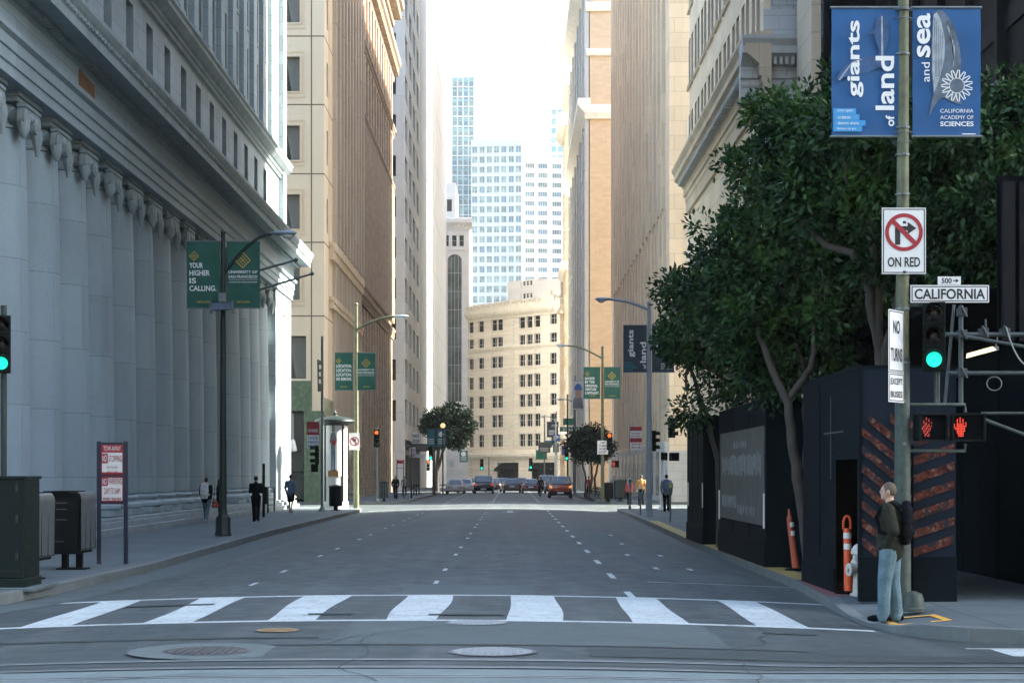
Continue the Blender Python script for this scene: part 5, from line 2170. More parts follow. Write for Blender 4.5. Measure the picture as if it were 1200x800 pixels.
# ---- hoarding piers, delineators, hydrants -----------------------------------
def pier(label, x0, x1, y0, y1, top, opening=None, extra=None, lit=None):
    t = thing('hoarding_pier', label, 'construction hoarding', (x0, y0, SZ), group='dark construction hoardings')
    mb = MB()
    W_ = FW(x0)
    W_.wall(mb, y0, y1, SZ, top, [opening] if opening else [])
    mb.quad((x1, y0, SZ), (x1, y1, SZ), (x1, y1, top), (x1, y0, top))
    mb.quad((x0, y1, SZ), (x1, y1, SZ), (x1, y1, top), (x0, y1, top))
    mb.quad((x0, y0, top), (x1, y0, top), (x1, y1, top), (x0, y1, top))
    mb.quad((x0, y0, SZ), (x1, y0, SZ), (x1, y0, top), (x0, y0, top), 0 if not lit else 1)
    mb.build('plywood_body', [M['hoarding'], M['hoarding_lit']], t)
    if opening:
        mb = MB()
        a, b, c, d = opening
        W_.wall(mb, a - .3, b + .3, SZ, d + .2, [], -.75)
        mb.build('recess_back', [M['black_matt']], t)
    mb = MB()
    W_.box(mb, y0 - .015, y1, .002, .03, SZ, .62) if not opening else W_.box(mb, opening[1] + .05, y1, .002, .03, SZ, .5)
    mb.build('skirting_board', [M['hoarding']], t)
    mb = MB()
    mb.box(x0 - .01, x1 + .01, y0 - .03, y0 - .003, SZ, .78)
    mb.build('skirting_board', [M['hoarding']], t)
    mb = MB()
    mb.box(x0 - .012, x0 + .05, y0 - .012, y0 + .05, .62 if not opening else .8, top + .01)
    mb.box(x0 - .014, x1 + .012, y0 - .014, y0 + .04, top - .02, top + .03)
    W_.box(mb, y0 + .05, y1, -.03, .012, top - .02, top + .03)
    mb.build('corner_trim', [M['hoarding']], t)
    mb = MB()                    # sheet joints and screw battens of the plywood
    for u in (y0 + (y1 - y0) * .33, y0 + (y1 - y0) * .67):
        if not (opening and opening[0] < u < opening[1]):
            W_.box(mb, u - .012, u + .012, .001, .006, .65, top - .05)
            W_.box(mb, u - .07, u - .05, .001, .004, .7, top - .2)
    mb.build('panel_joint', [M['black_matt']], t)
    if extra:
        extra(t, W_)
    return t


def chevrons(t, W_):
    x0, x1, y = 5.06, 6.44, 24.78
    mid = at(1060, 0, y)[0]
    zt = at(0, 487, y)[1]
    zb = at(0, 655, y)[1]
    for i in range(-2, 12):       # stripes descend to the pole, then climb again
        mb = MB()
        zc = zt - .02 - i * .265
        th = .125
        # left half slopes down to the right
        def clip(pts):
            out = [p for p in pts]
            return out
        nseg = 6
        for xa, xb, za, zb_ in ((x0 + .02, mid, zc, zc - .50), (mid, x1 - .02, zc - .50 + .02, zc - .50 + .26)):
            for k in range(nseg):
                u0, u1 = k / nseg, (k + 1) / nseg
                xa_, xb_ = xa + (xb - xa) * u0, xa + (xb - xa) * u1
                za_, ze_ = za + (zb_ - za) * u0, za + (zb_ - za) * u1
                if max(za_, ze_) + th > zt + .08 or min(za_, ze_) < zb - .02:
                    continue
                mb.quad((xa_, y - .004, za_), (xb_, y - .004, ze_), (xb_, y - .004, ze_ + th), (xa_, y - .004, za_ + th))
        if mb.f:
            mb.build('chevron_stripe', [M['stripe']], t)
    mb = MB()
    W_.box(mb, 27.0, 27.03, .002, .008, 1.9, 3.2)
    W_.box(mb, 26.0, 27.6, .002, .008, 2.62, 2.64)
    mb.build('chalk_mark', [M['poster_grey']], t)


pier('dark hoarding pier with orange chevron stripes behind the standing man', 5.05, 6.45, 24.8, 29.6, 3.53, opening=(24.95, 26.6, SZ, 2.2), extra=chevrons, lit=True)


def poster(t, W_):
    W_.box(mb := MB(), 34.05, 41.2, .002, .02, .95, 2.95)
    mb.build('faded_poster', [M['poster_grey']], t)
    mb = MB()
    D_ = .024
    rg = random.Random(3)
    for z, h_, a, b, n in ((2.55, .18, 38.8, 36.6, 9), (1.95, .5, 40.8, 34.4, 34), (1.22, .3, 40.8, 38.2, 14), (1.1, .22, 38.0, 35.4, 9)):
        for i in range(n):           # the washed-out letters: uneven upright strokes
            u = b + (a - b) * (i + .2 + .4 * rg.random()) / n
            dz = rg.uniform(0, h_ * .3)
            W_.box(mb, u, u + .11, .021, D_, z + (dz if i % 3 else 0), z + h_ * rg.uniform(.75, 1.0))
            if rg.random() < .5:
                W_.box(mb, u + .111, u + .17, .021, D_, z + h_ * rg.choice((.05, .45, .8)), z + h_ * rg.choice((.95, .9)))
    mb.build('faded_lettering', [M['poster_ink']], t)
    for u in (34.0, 41.3):
        q = MB()
        W_.box(q, u - .03, u + .03, .02, .05, .9, 1.6)
        q.build('reflector', [M['reflect']], t)


pier('dark hoarding pier with a faded lettered poster between the two tree trunks', 5.05, 6.3, 33.9, 41.6, 3.47, extra=poster)


def reflectors(t, W_):
    for u in (45.1, 48.8):
        q = MB()
        W_.box(q, u - .03, u + .03, .002, .03, 1.1, 1.75)
        q.build('reflector', [M['reflect']], t)


pier('dark hoarding pier nearest the side street, plain with pale reflector strips', 5.05, 6.25, 45.0, 49.2, 3.5, extra=reflectors)

t = thing('site_hoarding', 'long dark plywood wall set back behind the hoarding piers', 'construction hoarding', (8.6, 30, SZ))
mb = MB()
mb.box(8.6, 8.7, 24.9, 64, SZ, 4.2)
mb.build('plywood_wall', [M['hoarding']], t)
mb = MB()
for i in range(16):
    mb.box(8.55, 8.597, 25.2 + i * 2.44, 25.26 + i * 2.44, SZ, 4.2)
mb.build('batten_strip', [M['hoarding']], t)


def canopy():
    t = thing('sidewalk_canopy', 'dark covered walkway with slatted screen along the cross street', 'canopy', (9, 25, SZ))
    mb = MB()
    mb.box(6.46, 40, 33.0, 33.2, SZ, 6.2)
    mb.build('back_wall', [M['black_matt']], t)
    mb = MB()
    mb.box(6.6, 40, 25.4, 33, 4.55, 4.75)
    mb.build('deck', [M['black_matt']], t)
    mb = MB()
    for i in range(60):
        mb.box(7.25 + i * .26, 7.43 + i * .26, 25.2 + .05 * (i % 2), 25.3 + .05 * (i % 2), 3.95, 6.3)
    mb.build('slat_screen', [M['dark_slab']], t)
    mb = MB()
    mb.box(7.2, 40, 25.32, 25.36, 3.9, 6.4)
    mb.build('screen_backing', [M['black_matt']], t)
    return t


canopy()


def scaffold():
    y = 24.6
    t = thing('scaffold_frame', 'grey steel scaffold tubes beside the hanging traffic light', 'scaffold', (7, y, SZ))

    def pipe(pts, r=.035, dy=0.0):
        mb = MB()
        P = []
        for p in pts:
            x, z = at(p[0], p[1], y + dy)
            P.append((x, y + dy, z))
        mb.tube(P, r, 10)
        mb.build('scaffold_tube', [M['scaffold']], t, smooth=40)
    pipe([(1126, 358), (1126, 476)], .035)
    pipe([(1232, 340), (1232, 712)], .035, -.05)
    pipe([(1108, 392), (1240, 392)], .035, -.08)
    pipe([(1111, 437), (1240, 437)], .032, -.08)
    pipe([(1118, 357), (1107, 475)], .022, .08)
    pipe([(1131, 394), (1240, 413)], .026, -.14)
    pipe([(1150, 484), (1240, 484)], .022, .1)
    pipe([(1150, 490), (1240, 524)], .026, .2)
    pipe([(1155, 391), (1155, 374)], .012, -.08)
    for p in ((1126, 392), (1126, 437), (1126, 366), (1151, 390), (1176, 390)):
        x, z = at(p[0], p[1], y)
        mb = MB()
        mb.box(x - .06, x + .06, y - .13, y + .04, z - .06, z + .06)
        mb.tube([(x - .04, y - .15, z + .09), (x + .05, y - .15, z - .08)], .018, 8)
        mb.build('coupler', [M['scaffold']], t, bevel=.015)
    # cable loops
    mb = MB()
    P = []
    for i in range(15):
        s = i / 14
        x, z = at(1174 + 30 * s * s + 6 * math.sin(s * 3), 384 + 46 * math.sin(s * 1.7), y)
        P.append((x, y - .2, z))
    mb.tube(P, .012, 6)
    x, z = at(1172, 448, y)
    mb.tube([(x + .11 * math.cos(a), y + .3, z + .1 * math.sin(a)) for a in [math.pi * 2 * k / 18 for k in range(19)]], .008, 6)
    mb.build('cable_loop', [M['galv']], t)
    lx, lz = at(1151, 412, y + .35)
    l = thing('work_light', 'lit warm work light hanging from the scaffold tubes', 'lamp', (lx, y + .35, lz))
    mb = MB()
    mb.hexa([(lx - .21, y + .3, lz - .09), (lx + .2, y + .3, lz + .02), (lx + .2, y + .45, lz + .02), (lx - .21, y + .45, lz - .09), (lx - .2, y + .3, lz - .02), (lx + .14, y + .3, lz + .075), (lx + .14, y + .45, lz + .075), (lx - .2, y + .45, lz - .02)])
    mb.build('tube_cover', [M['work_lamp']], l)
    mb = MB()
    mb.tube([(lx + .2, y + .37, lz + .05), (lx + .23, y + .37, at(0, 392, y)[1])], .008, 6)
    mb.box(lx + .19, lx + .24, y + .33, y + .42, lz + .02, lz + .08)
    mb.build('hanger', [M['galv']], l)


scaffold()


def delineator(label, px, top, bot, y, m, loop, lean=0.0):
    x, z1 = at(px, top, y)
    z0 = SZ
    t = thing('delineator_post', label, 'traffic delineator', (x, y, z0), group='orange delineator posts')
    h = z1 - z0
    mb = MB()
    mb.tube([(x + lean, y, z0 + .03), (x + lean * .4, y, z0 + h * .5), (x, y, z0 + h * .84)], [.075, .062, .055], 16)
    mb.build('tube_post', [m], t, smooth=40)
    mb = MB()
    for i in (0, 1):
        za = z0 + h * (.57 + .14 * i)
        k = lean * (1 - (za - z0) / h) * .85
        mb.tube([(x + k, y, za), (x + k * .9, y, za + h * .075)], [.064, .062], 16)
    mb.build('reflective_band', [M['reflect']], t, smooth=40)
    mb = MB()
    if loop:
        for s in (-1, 1):
            mb.tube([(x + s * .055, y, z0 + h * .83), (x + s * .055, y, z0 + h * .93), (x + s * .03, y, z0 + h * .985), (x, y, z0 + h)], .019, 8)
    else:
        mb.tube([(x, y, z0 + h * .84), (x, y, z0 + h * .9), (x - .01, y, z0 + h)], [.055, .03, .02], 10)
    mb.build('handle', [m], t, smooth=40)
    mb = MB()
    mb.lathe([(.22, 0), (.22, .03), (.1, .05)], (x + lean, y, z0), 8)
    mb.build('base', [M['black_matt']], t)


delineator('bright orange delineator post beside the white fire hydrant', 992.5, 604, 694, 26.4, M['orange'], True, .03)
delineator('faded leaning orange delineator post next to the curved tree trunk', 925, 596, 668, 32.8, M['orange_faded'], False, .13)


def hydrant(label, x, y, h, group='white fire hydrants'):
    t = thing('fire_hydrant', label, 'fire hydrant', (x, y, SZ), group=group)
    s = h / .80
    mb = MB()
    mb.lathe([(.15, 0), (.15, .03), (.11, .05), (.10, .42), (.12, .46), (.14, .50), (.13, .53), (.11, .56), (.11, .62), (.14, .64), (.13, .70), (.09, .76), (.045, .79), (.03, .80)], (0, 0, 0), 18)
    mb.v = [(x + a * s, y + b * s, SZ + c * s) for a, b, c in mb.v]
    mb.build('barrel', [M['hydrant']], t, smooth=40)
    for dx, dy, z, r in ((-1, -.35, .40, .075), (-.2, -1, .58, .062), (1, .3, .58, .05)):
        d = Vector((dx, dy, 0)).normalized()
        c = Vector((x, y, SZ + z * s))
        mb = MB()
        mb.tube([c + d * .06 * s, c + d * .16 * s], r * s, 14)
        mb.tube([c + d * .16 * s, c + d * .2 * s], r * 1.3 * s, 14)
        mb.tube([c + d * .2 * s, c + d * .235 * s], r * .45 * s, 6)
        mb.build('outlet_cap', [M['hydrant']], t, smooth=40)
    mb = MB()
    mb.tube([(x, y, SZ + h), (x, y, SZ + h + .05 * s)], .03 * s, 6)
    mb.build('bonnet_nut', [M['hydrant']], t)


hx, _ = at(1003, 0, 26.3)
hydrant('white fire hydrant tucked against the chevron hoarding pier', hx, 26.0, .80)
hx, _ = at(349, 0, 99.5)
hydrant('white fire hydrant by the walker past the columned bank', hx, 97.2, .78)

# the manhole covers
for lb, px, py, r, mm, ring in (('pale round manhole cover in the middle of the road', 577, 764, .42, 'iron_pale', 0), ('dark manhole cover inside a wide concrete ring', 243, 762, .43, 'iron', .83), ('brass coloured utility cover near the crosswalk', 325, 738.5, .24, 'brass', 0), ('worn manhole cover at the crosswalk edge', 559, 730, .36, 'iron_pale', 0)):
    yv = (CAMZ - .12) * FPX / (py - 556)
    xv = (px - 600) * yv / FPX
    zz = zroad(xv, yv) + .012
    t = thing('manhole_cover', lb, 'manhole cover', (xv, yv, zz), group='manhole covers')
    mb = MB()
    mb.lathe([(r, 0), (r * .97, .004), (r * .9, .004), (r * .89, .0), (.01, .0)], (xv, yv, zz), 36, cap=False)
    k = r * .8
    n = 9
    for i in range(n):
        for j in range(n):
            u, v = (i - (n - 1) / 2) * 2 * k / n, (j - (n - 1) / 2) * 2 * k / n
            if u * u + v * v < k * k:
                mb.box(xv + u - .02, xv + u + .02, yv + v - .03, yv + v + .03, zz, zz + .006)
    mb.build('lid', [M[mm]], t)
    mb = MB()
    mb.ring((xv, yv, zz - .002), r * 1.005, r * 1.1, (1, 0, 0), (0, 1, 0), 40)
    mb.build('rim', [M['iron']], t)
    if ring:
        mb = MB()
        mb.ring((xv, yv, zz - .004), r * 1.1, ring, (1, 0, 0), (0, 1, 0), 48)
        mb.build('concrete_collar', [M['collar']], t)
# ================================================================== FARTHER STREET THINGS
def kiosk():
    y = 92.3
    x = at(392.5, 0, y)[0]
    t = thing('advertising_column', 'white round advertising column with green dome cap and a poster of a standing woman', 'advertising column', (x, y, SZ))
    zt = at(0, 490, y)[1]
    mb = MB()
    mb.lathe([(.74, 0), (.74, .35), (.68, .42), (.66, .5), (.66, zt - SZ - .35)], (x, y, SZ), 28)
    mb.build('drum', [M['pale']], t, smooth=40)
    mb = MB()
    mb.lathe([(.66, -.40), (.74, -.38), (.8, -.3), (1.05, -.24), (1.1, -.18), (1.08, -.1), (.8, .02), (.4, .1), (.15, .14), (.1, .2), (.13, .27), (.05, .36), (.02, .45)], (x, y, zt), 28)
    mb.build('dome_cap', [M['pole_green']], t, smooth=40)
    mb = MB()
    z0, z1 = at(0, 558, y)[1], at(0, 496, y)[1]
    for s in (-1, 1):
        a = R(-90 + s * 45)
        mb.tube([(x + .69 * math.cos(a), y + .69 * math.sin(a), SZ + .4), (x + .69 * math.cos(a), y + .69 * math.sin(a), zt - .4)], .045, 8)
    mb.build('frame_rail', [M['pole_green']], t)
    mb = MB()
    n = 10
    for k in range(n):
        a0, a1 = R(-90 - 40 + 80 * k / n), R(-90 - 40 + 80 * (k + 1) / n)
        mb.quad((x + .68 * math.cos(a0), y + .68 * math.sin(a0), z0), (x + .68 * math.cos(a1), y + .68 * math.sin(a1), z0), (x + .68 * math.cos(a1), y + .68 * math.sin(a1), z1), (x + .68 * math.cos(a0), y + .68 * math.sin(a0), z1))
    po = mb.build('poster', [M['sign_white']], t, smooth=40)
    # the printed woman: flat shapes on the paper
    yy = y - .695
    q = lambda u, v, d=0: (x - .02 + u, yy - d, z0 + (z1 - z0) * v)
    for key, mt, pl in (('printed_trousers', M['blue_cloth'], [[(-.10, .10), (-.04, .10), (-.01, .46), (-.11, .48)], [(.03, .08), (.09, .08), (.11, .48), (-.005, .46)]]), ('printed_top', M['grey_cloth'], [[(-.11, .46), (.11, .46), (.12, .66), (.15, .62), (.19, .68), (.12, .80), (.04, .83), (-.04, .83), (-.13, .80), (-.19, .66), (-.13, .60), (-.12, .66)]]), ('printed_hair', M['hair_dark'], [[(-.065, .84), (.065, .84), (.07, .93), (.03, .985), (-.03, .985), (-.07, .93)]]), ('printed_face', M['skin'], [[(-.04, .86), (.0, .84), (.04, .86), (.042, .92), (.02, .95), (-.03, .95), (-.042, .92)]]), ('printed_book', M['red_cloth'], [[(-.08, .60), (.13, .58), (.14, .67), (-.07, .69)]])):
        mb = MB()
        for p in pl:
            mb.poly([q(u, v, .008 if key in ('printed_book', 'printed_face') else .004) for u, v in p])
        mb.build(key, [mt], po)
    mb = MB()
    mb.poly([q(u, v, .002) for u, v in [(-.28, 0), (.28, 0), (.28, .09), (.1, .14), (-.12, .12), (-.28, .10)]])
    mb.build('printed_ground', [M['tan_cloth']], po)


kiosk()


def litter_bin(label, x, y, w, h, m, cage=False):
    t = thing('litter_bin', label, 'litter bin', (x, y, SZ), group='street litter bins')
    mb = MB()
    mb.lathe([(w * .44, .22), (w * .5, .28), (w * .5, h - .1), (w * .46, h - .06)], (x, y, SZ), 16)
    mb.build('bin_body', [m], t, smooth=40)
    mb = MB()
    mb.lathe([(w * .54, h - .055), (w * .54, h), (w * .3, h + .06), (.03, h + .08)], (x, y, SZ), 16)
    mb.build('lid', [m], t, smooth=40)
    mb = MB()
    mb.tube([(x, y, SZ), (x, y, SZ + .22)], w * .16, 10)
    mb.lathe([(w * .35, 0), (w * .35, .03)], (x, y, SZ), 12)
    mb.build('leg', [m], t)
    if cage:
        mb = MB()
        for k in range(16):
            a = math.pi * 2 * k / 16
            mb.box(x + w * .52 * math.cos(a) - .015, x + w * .52 * math.cos(a) + .015, y + w * .52 * math.sin(a) - .015, y + w * .52 * math.sin(a) + .015, SZ + .2, SZ + h)
        mb.build('cage_slat', [M['galv']], t)


litter_bin('black litter bin in front of the round advertising column', at(393.5, 0, 88)[0], 88, .7, 1.25, M['black'])
litter_bin('grey slatted litter bin on the corner beyond the advertising column', at(450, 0, 118)[0], 118, .62, 1.3, M['visor'], True)
litter_bin('black litter bin beside the ochre coat walker', at(712.5, 0, 117.5)[0], 117.5, .7, 1.25, M['black'])
litter_bin('dark green litter bin behind the yellow hatted person', at(728, 0, 116.5)[0], 117.4, .9, 1.5, M['pole_green'])


def post(name, label, x, y, top, r, m, cat='pole', group=None):
    t = thing(name, label, cat, (x, y, SZ), group=group)
    mb = MB()
    mb.tube([(x, y, SZ), (x, y, top)], [r, r * .8], 12)
    mb.build('pole', [m], t, smooth=40)
    mb = MB()
    mb.lathe([(r * 2.4, 0), (r * 2.4, .05), (r * 1.3, .22)], (x, y, SZ), 10)
    mb.build('base', [m], t)
    return t


# left, around the advertising column
y = 86.0
x = at(377.5, 0, y)[0]
post('signal_pole', 'slim silver pole just before the advertising column', x, y, at(0, 394, y)[1], .075, M['galv'])
x0, zt = at(359.5, 494, y - .1)
x1, zb = at(374, 526, y - .1)
t, w, h = plate('parking_sign', 'small red and white parking plate on the slim silver pole', x0, x1, zb, zt, y - .1)
mb = MB()
mb.box(0, w, -.004, -.001, h * .52, h)
mb.build('red_field', [M['sign_red']], t)
mb = MB()
mb.text('NO PARKING', (w * .1, -.006, h * .62), w=w * .8, h=h * .12)
mb.build('white_lettering', [M['sign_white']], t)
mb = MB()
for k, s in enumerate(('2 HOUR', 'PARKING', '9AM-6PM')):
    mb.text(s, (w * .1, -.004, h * (.36 - .15 * k)), w=w * .8, h=h * .10)
mb.build('blue_lettering', [M['sign_blue']], t)
t = thing('blade_sign', 'dark blade sign seen edge-on, high on the slim silver pole', 'sign', (at(377, 0, y)[0], y - .2, at(0, 459, y)[1]))
mb = MB()
bx0, bx1 = at(374, 0, y)[0], at(379.5, 0, y)[0]
z0_, z1_ = at(0, 460, y)[1], at(0, 422, y)[1]
mb.hexa([(bx0 + .05, y - .9, z0_), (bx1, y - .2, z0_ + .1), (bx1 - .03, y - .15, z0_ + .1), (bx0 + .02, y - .85, z0_), (bx0 + .02, y - .9, z1_), (bx1, y - .2, z1_ - .1), (bx1 - .03, y - .15, z1_ - .1), (bx0 - .01, y - .85, z1_)])
mb.build('panel', [M['pole_green']], t, bevel=.02)
mb = MB()
for k in range(3):
    z_ = z0_ + (z1_ - z0_) * (.25 + .22 * k)
    mb.quad((bx0 + .09, y - .87, z_), (bx1 - .05, y - .3, z_ + .05), (bx1 - .05, y - .3, z_ + .25), (bx0 + .08, y - .87, z_ + .22))
mb.build('pale_print', [M['sign_white']], t)
signal('traffic_light', 'side-on traffic light pointing away beside the advertising column', at(370, 0, y)[0], y - .2, at(0, 533, y)[1], None, R(-85), .95)
ped_signal('dark pedestrian signal on the slim silver pole', at(371, 0, y)[0], y - .3, at(0, 548, y)[1], None, R(80), 1.0)

y = 94.2
x = at(417.5, 0, y)[0]
lamp('street_lamp', 'sunlit pale street lamp with green banners past the advertising column', x, y, at(0, 358, y)[1], at(0, 386, y)[1], at(475, 0, y)[0], at(0, 371, y)[1], M['pole_olive'], .14, None)
pair([(392.5, 413.5, 413, 457), (418.8, 440, 413, 457)], y - .12, ['green banner reading location location location, beyond the advertising column', 'green university name banner beyond the advertising column'], [green_banner(['LOCATION.', 'LOCATION.', 'LOCATION.', 'NO REMORSE.'], False), green_banner([], True)], [M['banner_green']] * 2, GB)
x0, zt = at(409, 507, y - .16)
x1, zb = at(421.5, 527, y - .16)
t, w, h = plate('turn_restriction_sign', 'square white sign with crossed-out turn arrow on the sunlit lamp', x0, x1, zb, zt, y - .16)


def no_left(t, w, h):
    mb = MB()
    mb.ring((w / 2, -.008, h / 2), w * .34, w * .43, (1, 0, 0), (0, 0, 1), 32)
    k = w * .04
    q = w * .28
    mb.poly([(w / 2 - q - k, -.009, h / 2 + q - k), (w / 2 + q - k, -.009, h / 2 - q - k), (w / 2 + q + k, -.009, h / 2 - q + k), (w / 2 - q + k, -.009, h / 2 + q + k)])
    mb.build('prohibition_ring', [M['sign_red']], t)
    mb = MB()
    mb.poly([(w * .54, -.005, h * .28), (w * .64, -.005, h * .28), (w * .64, -.005, h * .66), (w * .54, -.005, h * .66)])
    mb.poly([(w * .54, -.005, h * .54), (w * .54, -.005, h * .66), (w * .42, -.005, h * .66), (w * .42, -.005, h * .74), (w * .26, -.005, h * .60), (w * .42, -.005, h * .46), (w * .42, -.005, h * .54)])
    mb.build('turn_arrow', [M['sign_black']], t)


no_left(t, w, h)

y = 117.6
x = at(441.5, 0, y)[0]
post('signal_pole', 'slim signal pole with a lit red light beyond the side street', x, y, at(0, 500, y)[1], .08, M['galv'])
signal('traffic_light', 'red traffic light on the slim pole beside the slatted litter bin', x, y - .15, at(0, 513.5, y)[1], 0, 0, 1.15)
y = 132
for px in (466.0, 473.5):
    pass
t = thing('parking_sign_board', 'low two-post notice board by walkers past the side street', 'sign', (at(469, 0, y)[0], y, SZ))
for px in (465.2, 473.2):
    mb = MB()
    xx = at(px, 0, y)[0]
    mb.box(xx - .035, xx + .035, y - .03, y + .03, SZ, at(0, 538, y)[1])
    mb.build('post', [M['navy']], t)
mb = MB()
mb.box(at(465.8, 0, y)[0], at(472.6, 0, y)[0], y - .04, y - .02, at(0, 557, y)[1], at(0, 539, y)[1])
mb.build('panel', [M['sign_white']], t)
mb = MB()
mb.box(at(465.8, 0, y)[0], at(472.6, 0, y)[0], y - .046, y - .042, at(0, 543, y)[1], at(0, 539, y)[1])
mb.text('NO PARKING', (at(466.2, 0, y)[0], y - .046, at(0, 549, y)[1]), w=.4, h=.1)
mb.build('red_lettering', [M['sign_red']], t)

# bike racks / bollards / meters
t0 = thing('bollard', 'slim dark bollard at the kerb past the side street', 'bollard', (-7.9, 134, SZ), group='slim bollards along the far kerb', local=True)
mb = MB()
mb.lathe([(.06, 0), (.055, .9), (.07, .92), (.07, .96), (.03, 1.0)], (0, 0, 0), 10)
mb.build('post', [M['black']], t0)
for i, (px, yv) in enumerate(((485, 152), (488, 150), (491, 158))):
    copy_tree(t0, None, loc=(at(px, 0, yv)[0], yv, SZ))


def meter(label, px, y, top, lime=False):
    x = at(px, 0, y)[0]
    z = at(0, top, y)[1]
    t = thing('parking_meter', label, 'parking meter', (x, y, SZ), group='parking meters')
    mb = MB()
    mb.tube([(x, y, SZ), (x, y, z - .45)], .038, 10)
    mb.build('post', [M['galv']], t, smooth=40)
    mb = MB()
    mb.lathe([(.05, -.5), (.085, -.42), (.10, -.2), (.11, -.12), (.10, -.04), (.05, 0)], (x, y, z), 14)
    mb.build('meter_head', [M['lamp_grey'] if not lime else M['galv']], t, smooth=40)
    mb = MB()
    mb.box(x - .06, x + .06, y - .12, y - .1, z - .2, z - .08)
    mb.build('display', [M['sign_black'] if not lime else M['lime_cloth']], t)


meter('parking meter closest to the black hoarding piers', 785.5, 66.5, 565, True)
meter('parking meter between the grey lamp pole and the ochre coat walker', 750.5, 78, 571)
meter('parking meter in front of the yellow hatted person', 738, 88, 560)

# right: the blue-grey lamp with dusk banners
y = 75.5
x = at(760.5, 0, y)[0]
lamp('street_lamp', 'blue-grey street lamp with dark giants of land banner by the tree', x, y, at(0, 357, y)[1], at(0, 363, y)[1], at(702, 0, y)[0], at(0, 351, y)[1], M['lamp_grey'], .13, (.2, .25, M['lamp_grey']))


def dusk(g, x, z, w, h, y):
    up, rt = (0, 0, 1), (-1, 0, 0)
    put_text(g, 'lettering', M['ink_white'], 'giants', (x + w * .5, y, z + h * .32), U=up, V=rt, w=h * .58, h=w * .30)
    put_text(g, 'lettering', M['ink_white'], 'land', (x + w * .97, y, z + h * .2), U=up, V=rt, w=h * .44, h=w * .26)
    put_text(g, 'lettering', M['ink_white'], 'of', (x + w * .97, y, z + h * .07), U=up, V=rt, w=h * .10, h=w * .14)
    q = MB()
    for v, u1 in ((.18, .34), (.13, .46), (.08, .58), (.03, .40)):
        q.poly([(x + w * .02, y, z + h * v), (x + w * u1, y, z + h * v), (x + w * u1, y, z + h * (v + .035)), (x + w * .02, y, z + h * (v + .035))])
    g['colour_tab'] = (q, [M['banner_teal']])


def dusk2(g, x, z, w, h, y):
    up, rt = (0, 0, 1), (-1, 0, 0)
    put_text(g, 'lettering', M['ink_white'], 'and sea', (x + w * .3, y, z + h * .4), U=up, V=rt, w=h * .5, h=w * .22)
    put_text(g, 'lettering', M['ink_white'], 'CALIFORNIA', (x + w * .4, y, z + h * .16), w=w * .5, h=h * .03)
    put_text(g, 'lettering', M['ink_white'], 'ACADEMY OF', (x + w * .4, y, z + h * .11), w=w * .5, h=h * .03)
    put_text(g, 'lettering', M['ink_white'], 'SCIENCES', (x + w * .4, y, z + h * .06), w=w * .5, h=h * .03)


pair([(730.5, 758, 381, 436), (764, 790, 381, 436)], y - .12, ['dark dusk coloured giants of land banner on the blue-grey lamp', 'dark dusk coloured banner half hidden by the tree leaves'], [dusk, dusk2], [M['banner_navy']] * 2, GB)
x0, zt = at(738.5, 499, 92)
x1, zb = at(752, 527, 92)
t, w, h = plate('parking_sign', 'red and white parking plate on a thin post before the ribbed tower', x0, x1, zb, zt, 92)
mb = MB()
for k in (0, 1):
    mb.box(0, w, -.004, -.001, h * (.80 - .48 * k), h * (.98 - .48 * k))
mb.text('TOW-AWAY', (w * .1, -.004, h * .64), w=w * .8, h=h * .09)
mb.text('NO STOPPING', (w * .1, -.004, h * .54), w=w * .8, h=h * .07)
mb.text('7AM TO 9AM', (w * .1, -.004, h * .2), w=w * .8, h=h * .08)
mb.text('3PM TO 7PM', (w * .1, -.004, h * .06), w=w * .8, h=h * .08)
mb.build('red_lettering', [M['sign_red']], t)
post('sign_post', 'thin post holding the red and white parking plate', at(738, 0, 92.1)[0], 92.1, at(0, 497, 92)[1], .035, M['galv'])
y = 89.5
x = at(775.5, 0, y)[0]
post('signal_pole', 'white signal pole with dark heads before the hoarding piers', x, y, at(0, 527, y)[1], .085, M['sign_white'])
signal('traffic_light', 'dark traffic light seen from behind on the blue-grey lamp', at(766.5, 0, y)[0], y, at(0, 516.5, y)[1], None, R(118), 1.05)
signal('traffic_light', 'unlit traffic light with pale visors next to the hoarding piers', at(788.5, 0, y)[0], y, at(0, 501, y)[1], None, R(38), 1.02)
ped_signal('dark pedestrian signal next to the hoarding piers', at(791, 0, y)[0], y, at(0, 535, y)[1], None, R(30), 1.1)
ped_signal('dark pedestrian signal close to the white signal pole', at(780, 0, y)[0], y, at(0, 534.5, y)[1], None, R(70), 1.0)

# right far corner: olive lamp, green banners, red light
y = 117.3
x = at(706, 0, y)[0]
lamp('street_lamp', 'olive street lamp with green banners past the side street', x, y, at(0, 408, y)[1], at(0, 420, y)[1], at(655, 0, y)[0], at(0, 405, y)[1], M['pole_olive'], .12, None)
pair([(684, 703.5, 430, 467), (707.8, 727, 430, 467)], y - .15, ['green banner reading backed by the original venture capitalist', 'green university name banner on the olive street lamp'], [green_banner(['BACKED', 'BY THE', 'ORIGINAL', 'VENTURE', 'CAPITALIST.'], False), green_banner([], True)], [M['banner_green']] * 2, GB)
signal('traffic_light', 'red traffic light on the olive street lamp', at(714, 0, y)[0], y - .2, at(0, 517, y)[1], 0, 0, 1.15)
ped_signal('small pedestrian signal with red hand on the olive street lamp', at(721, 0, y)[0], y - .2, at(0, 543.5, y)[1], 'bright', 0, 1.15)
x0, zt = at(700, 516, y - .2)
x1, zb = at(712.5, 532, y - .2)
t, w, h = plate('turn_restriction_sign', 'white lettered sign on the olive street lamp', x0, x1, zb, zt, y - .2)
mb = MB()
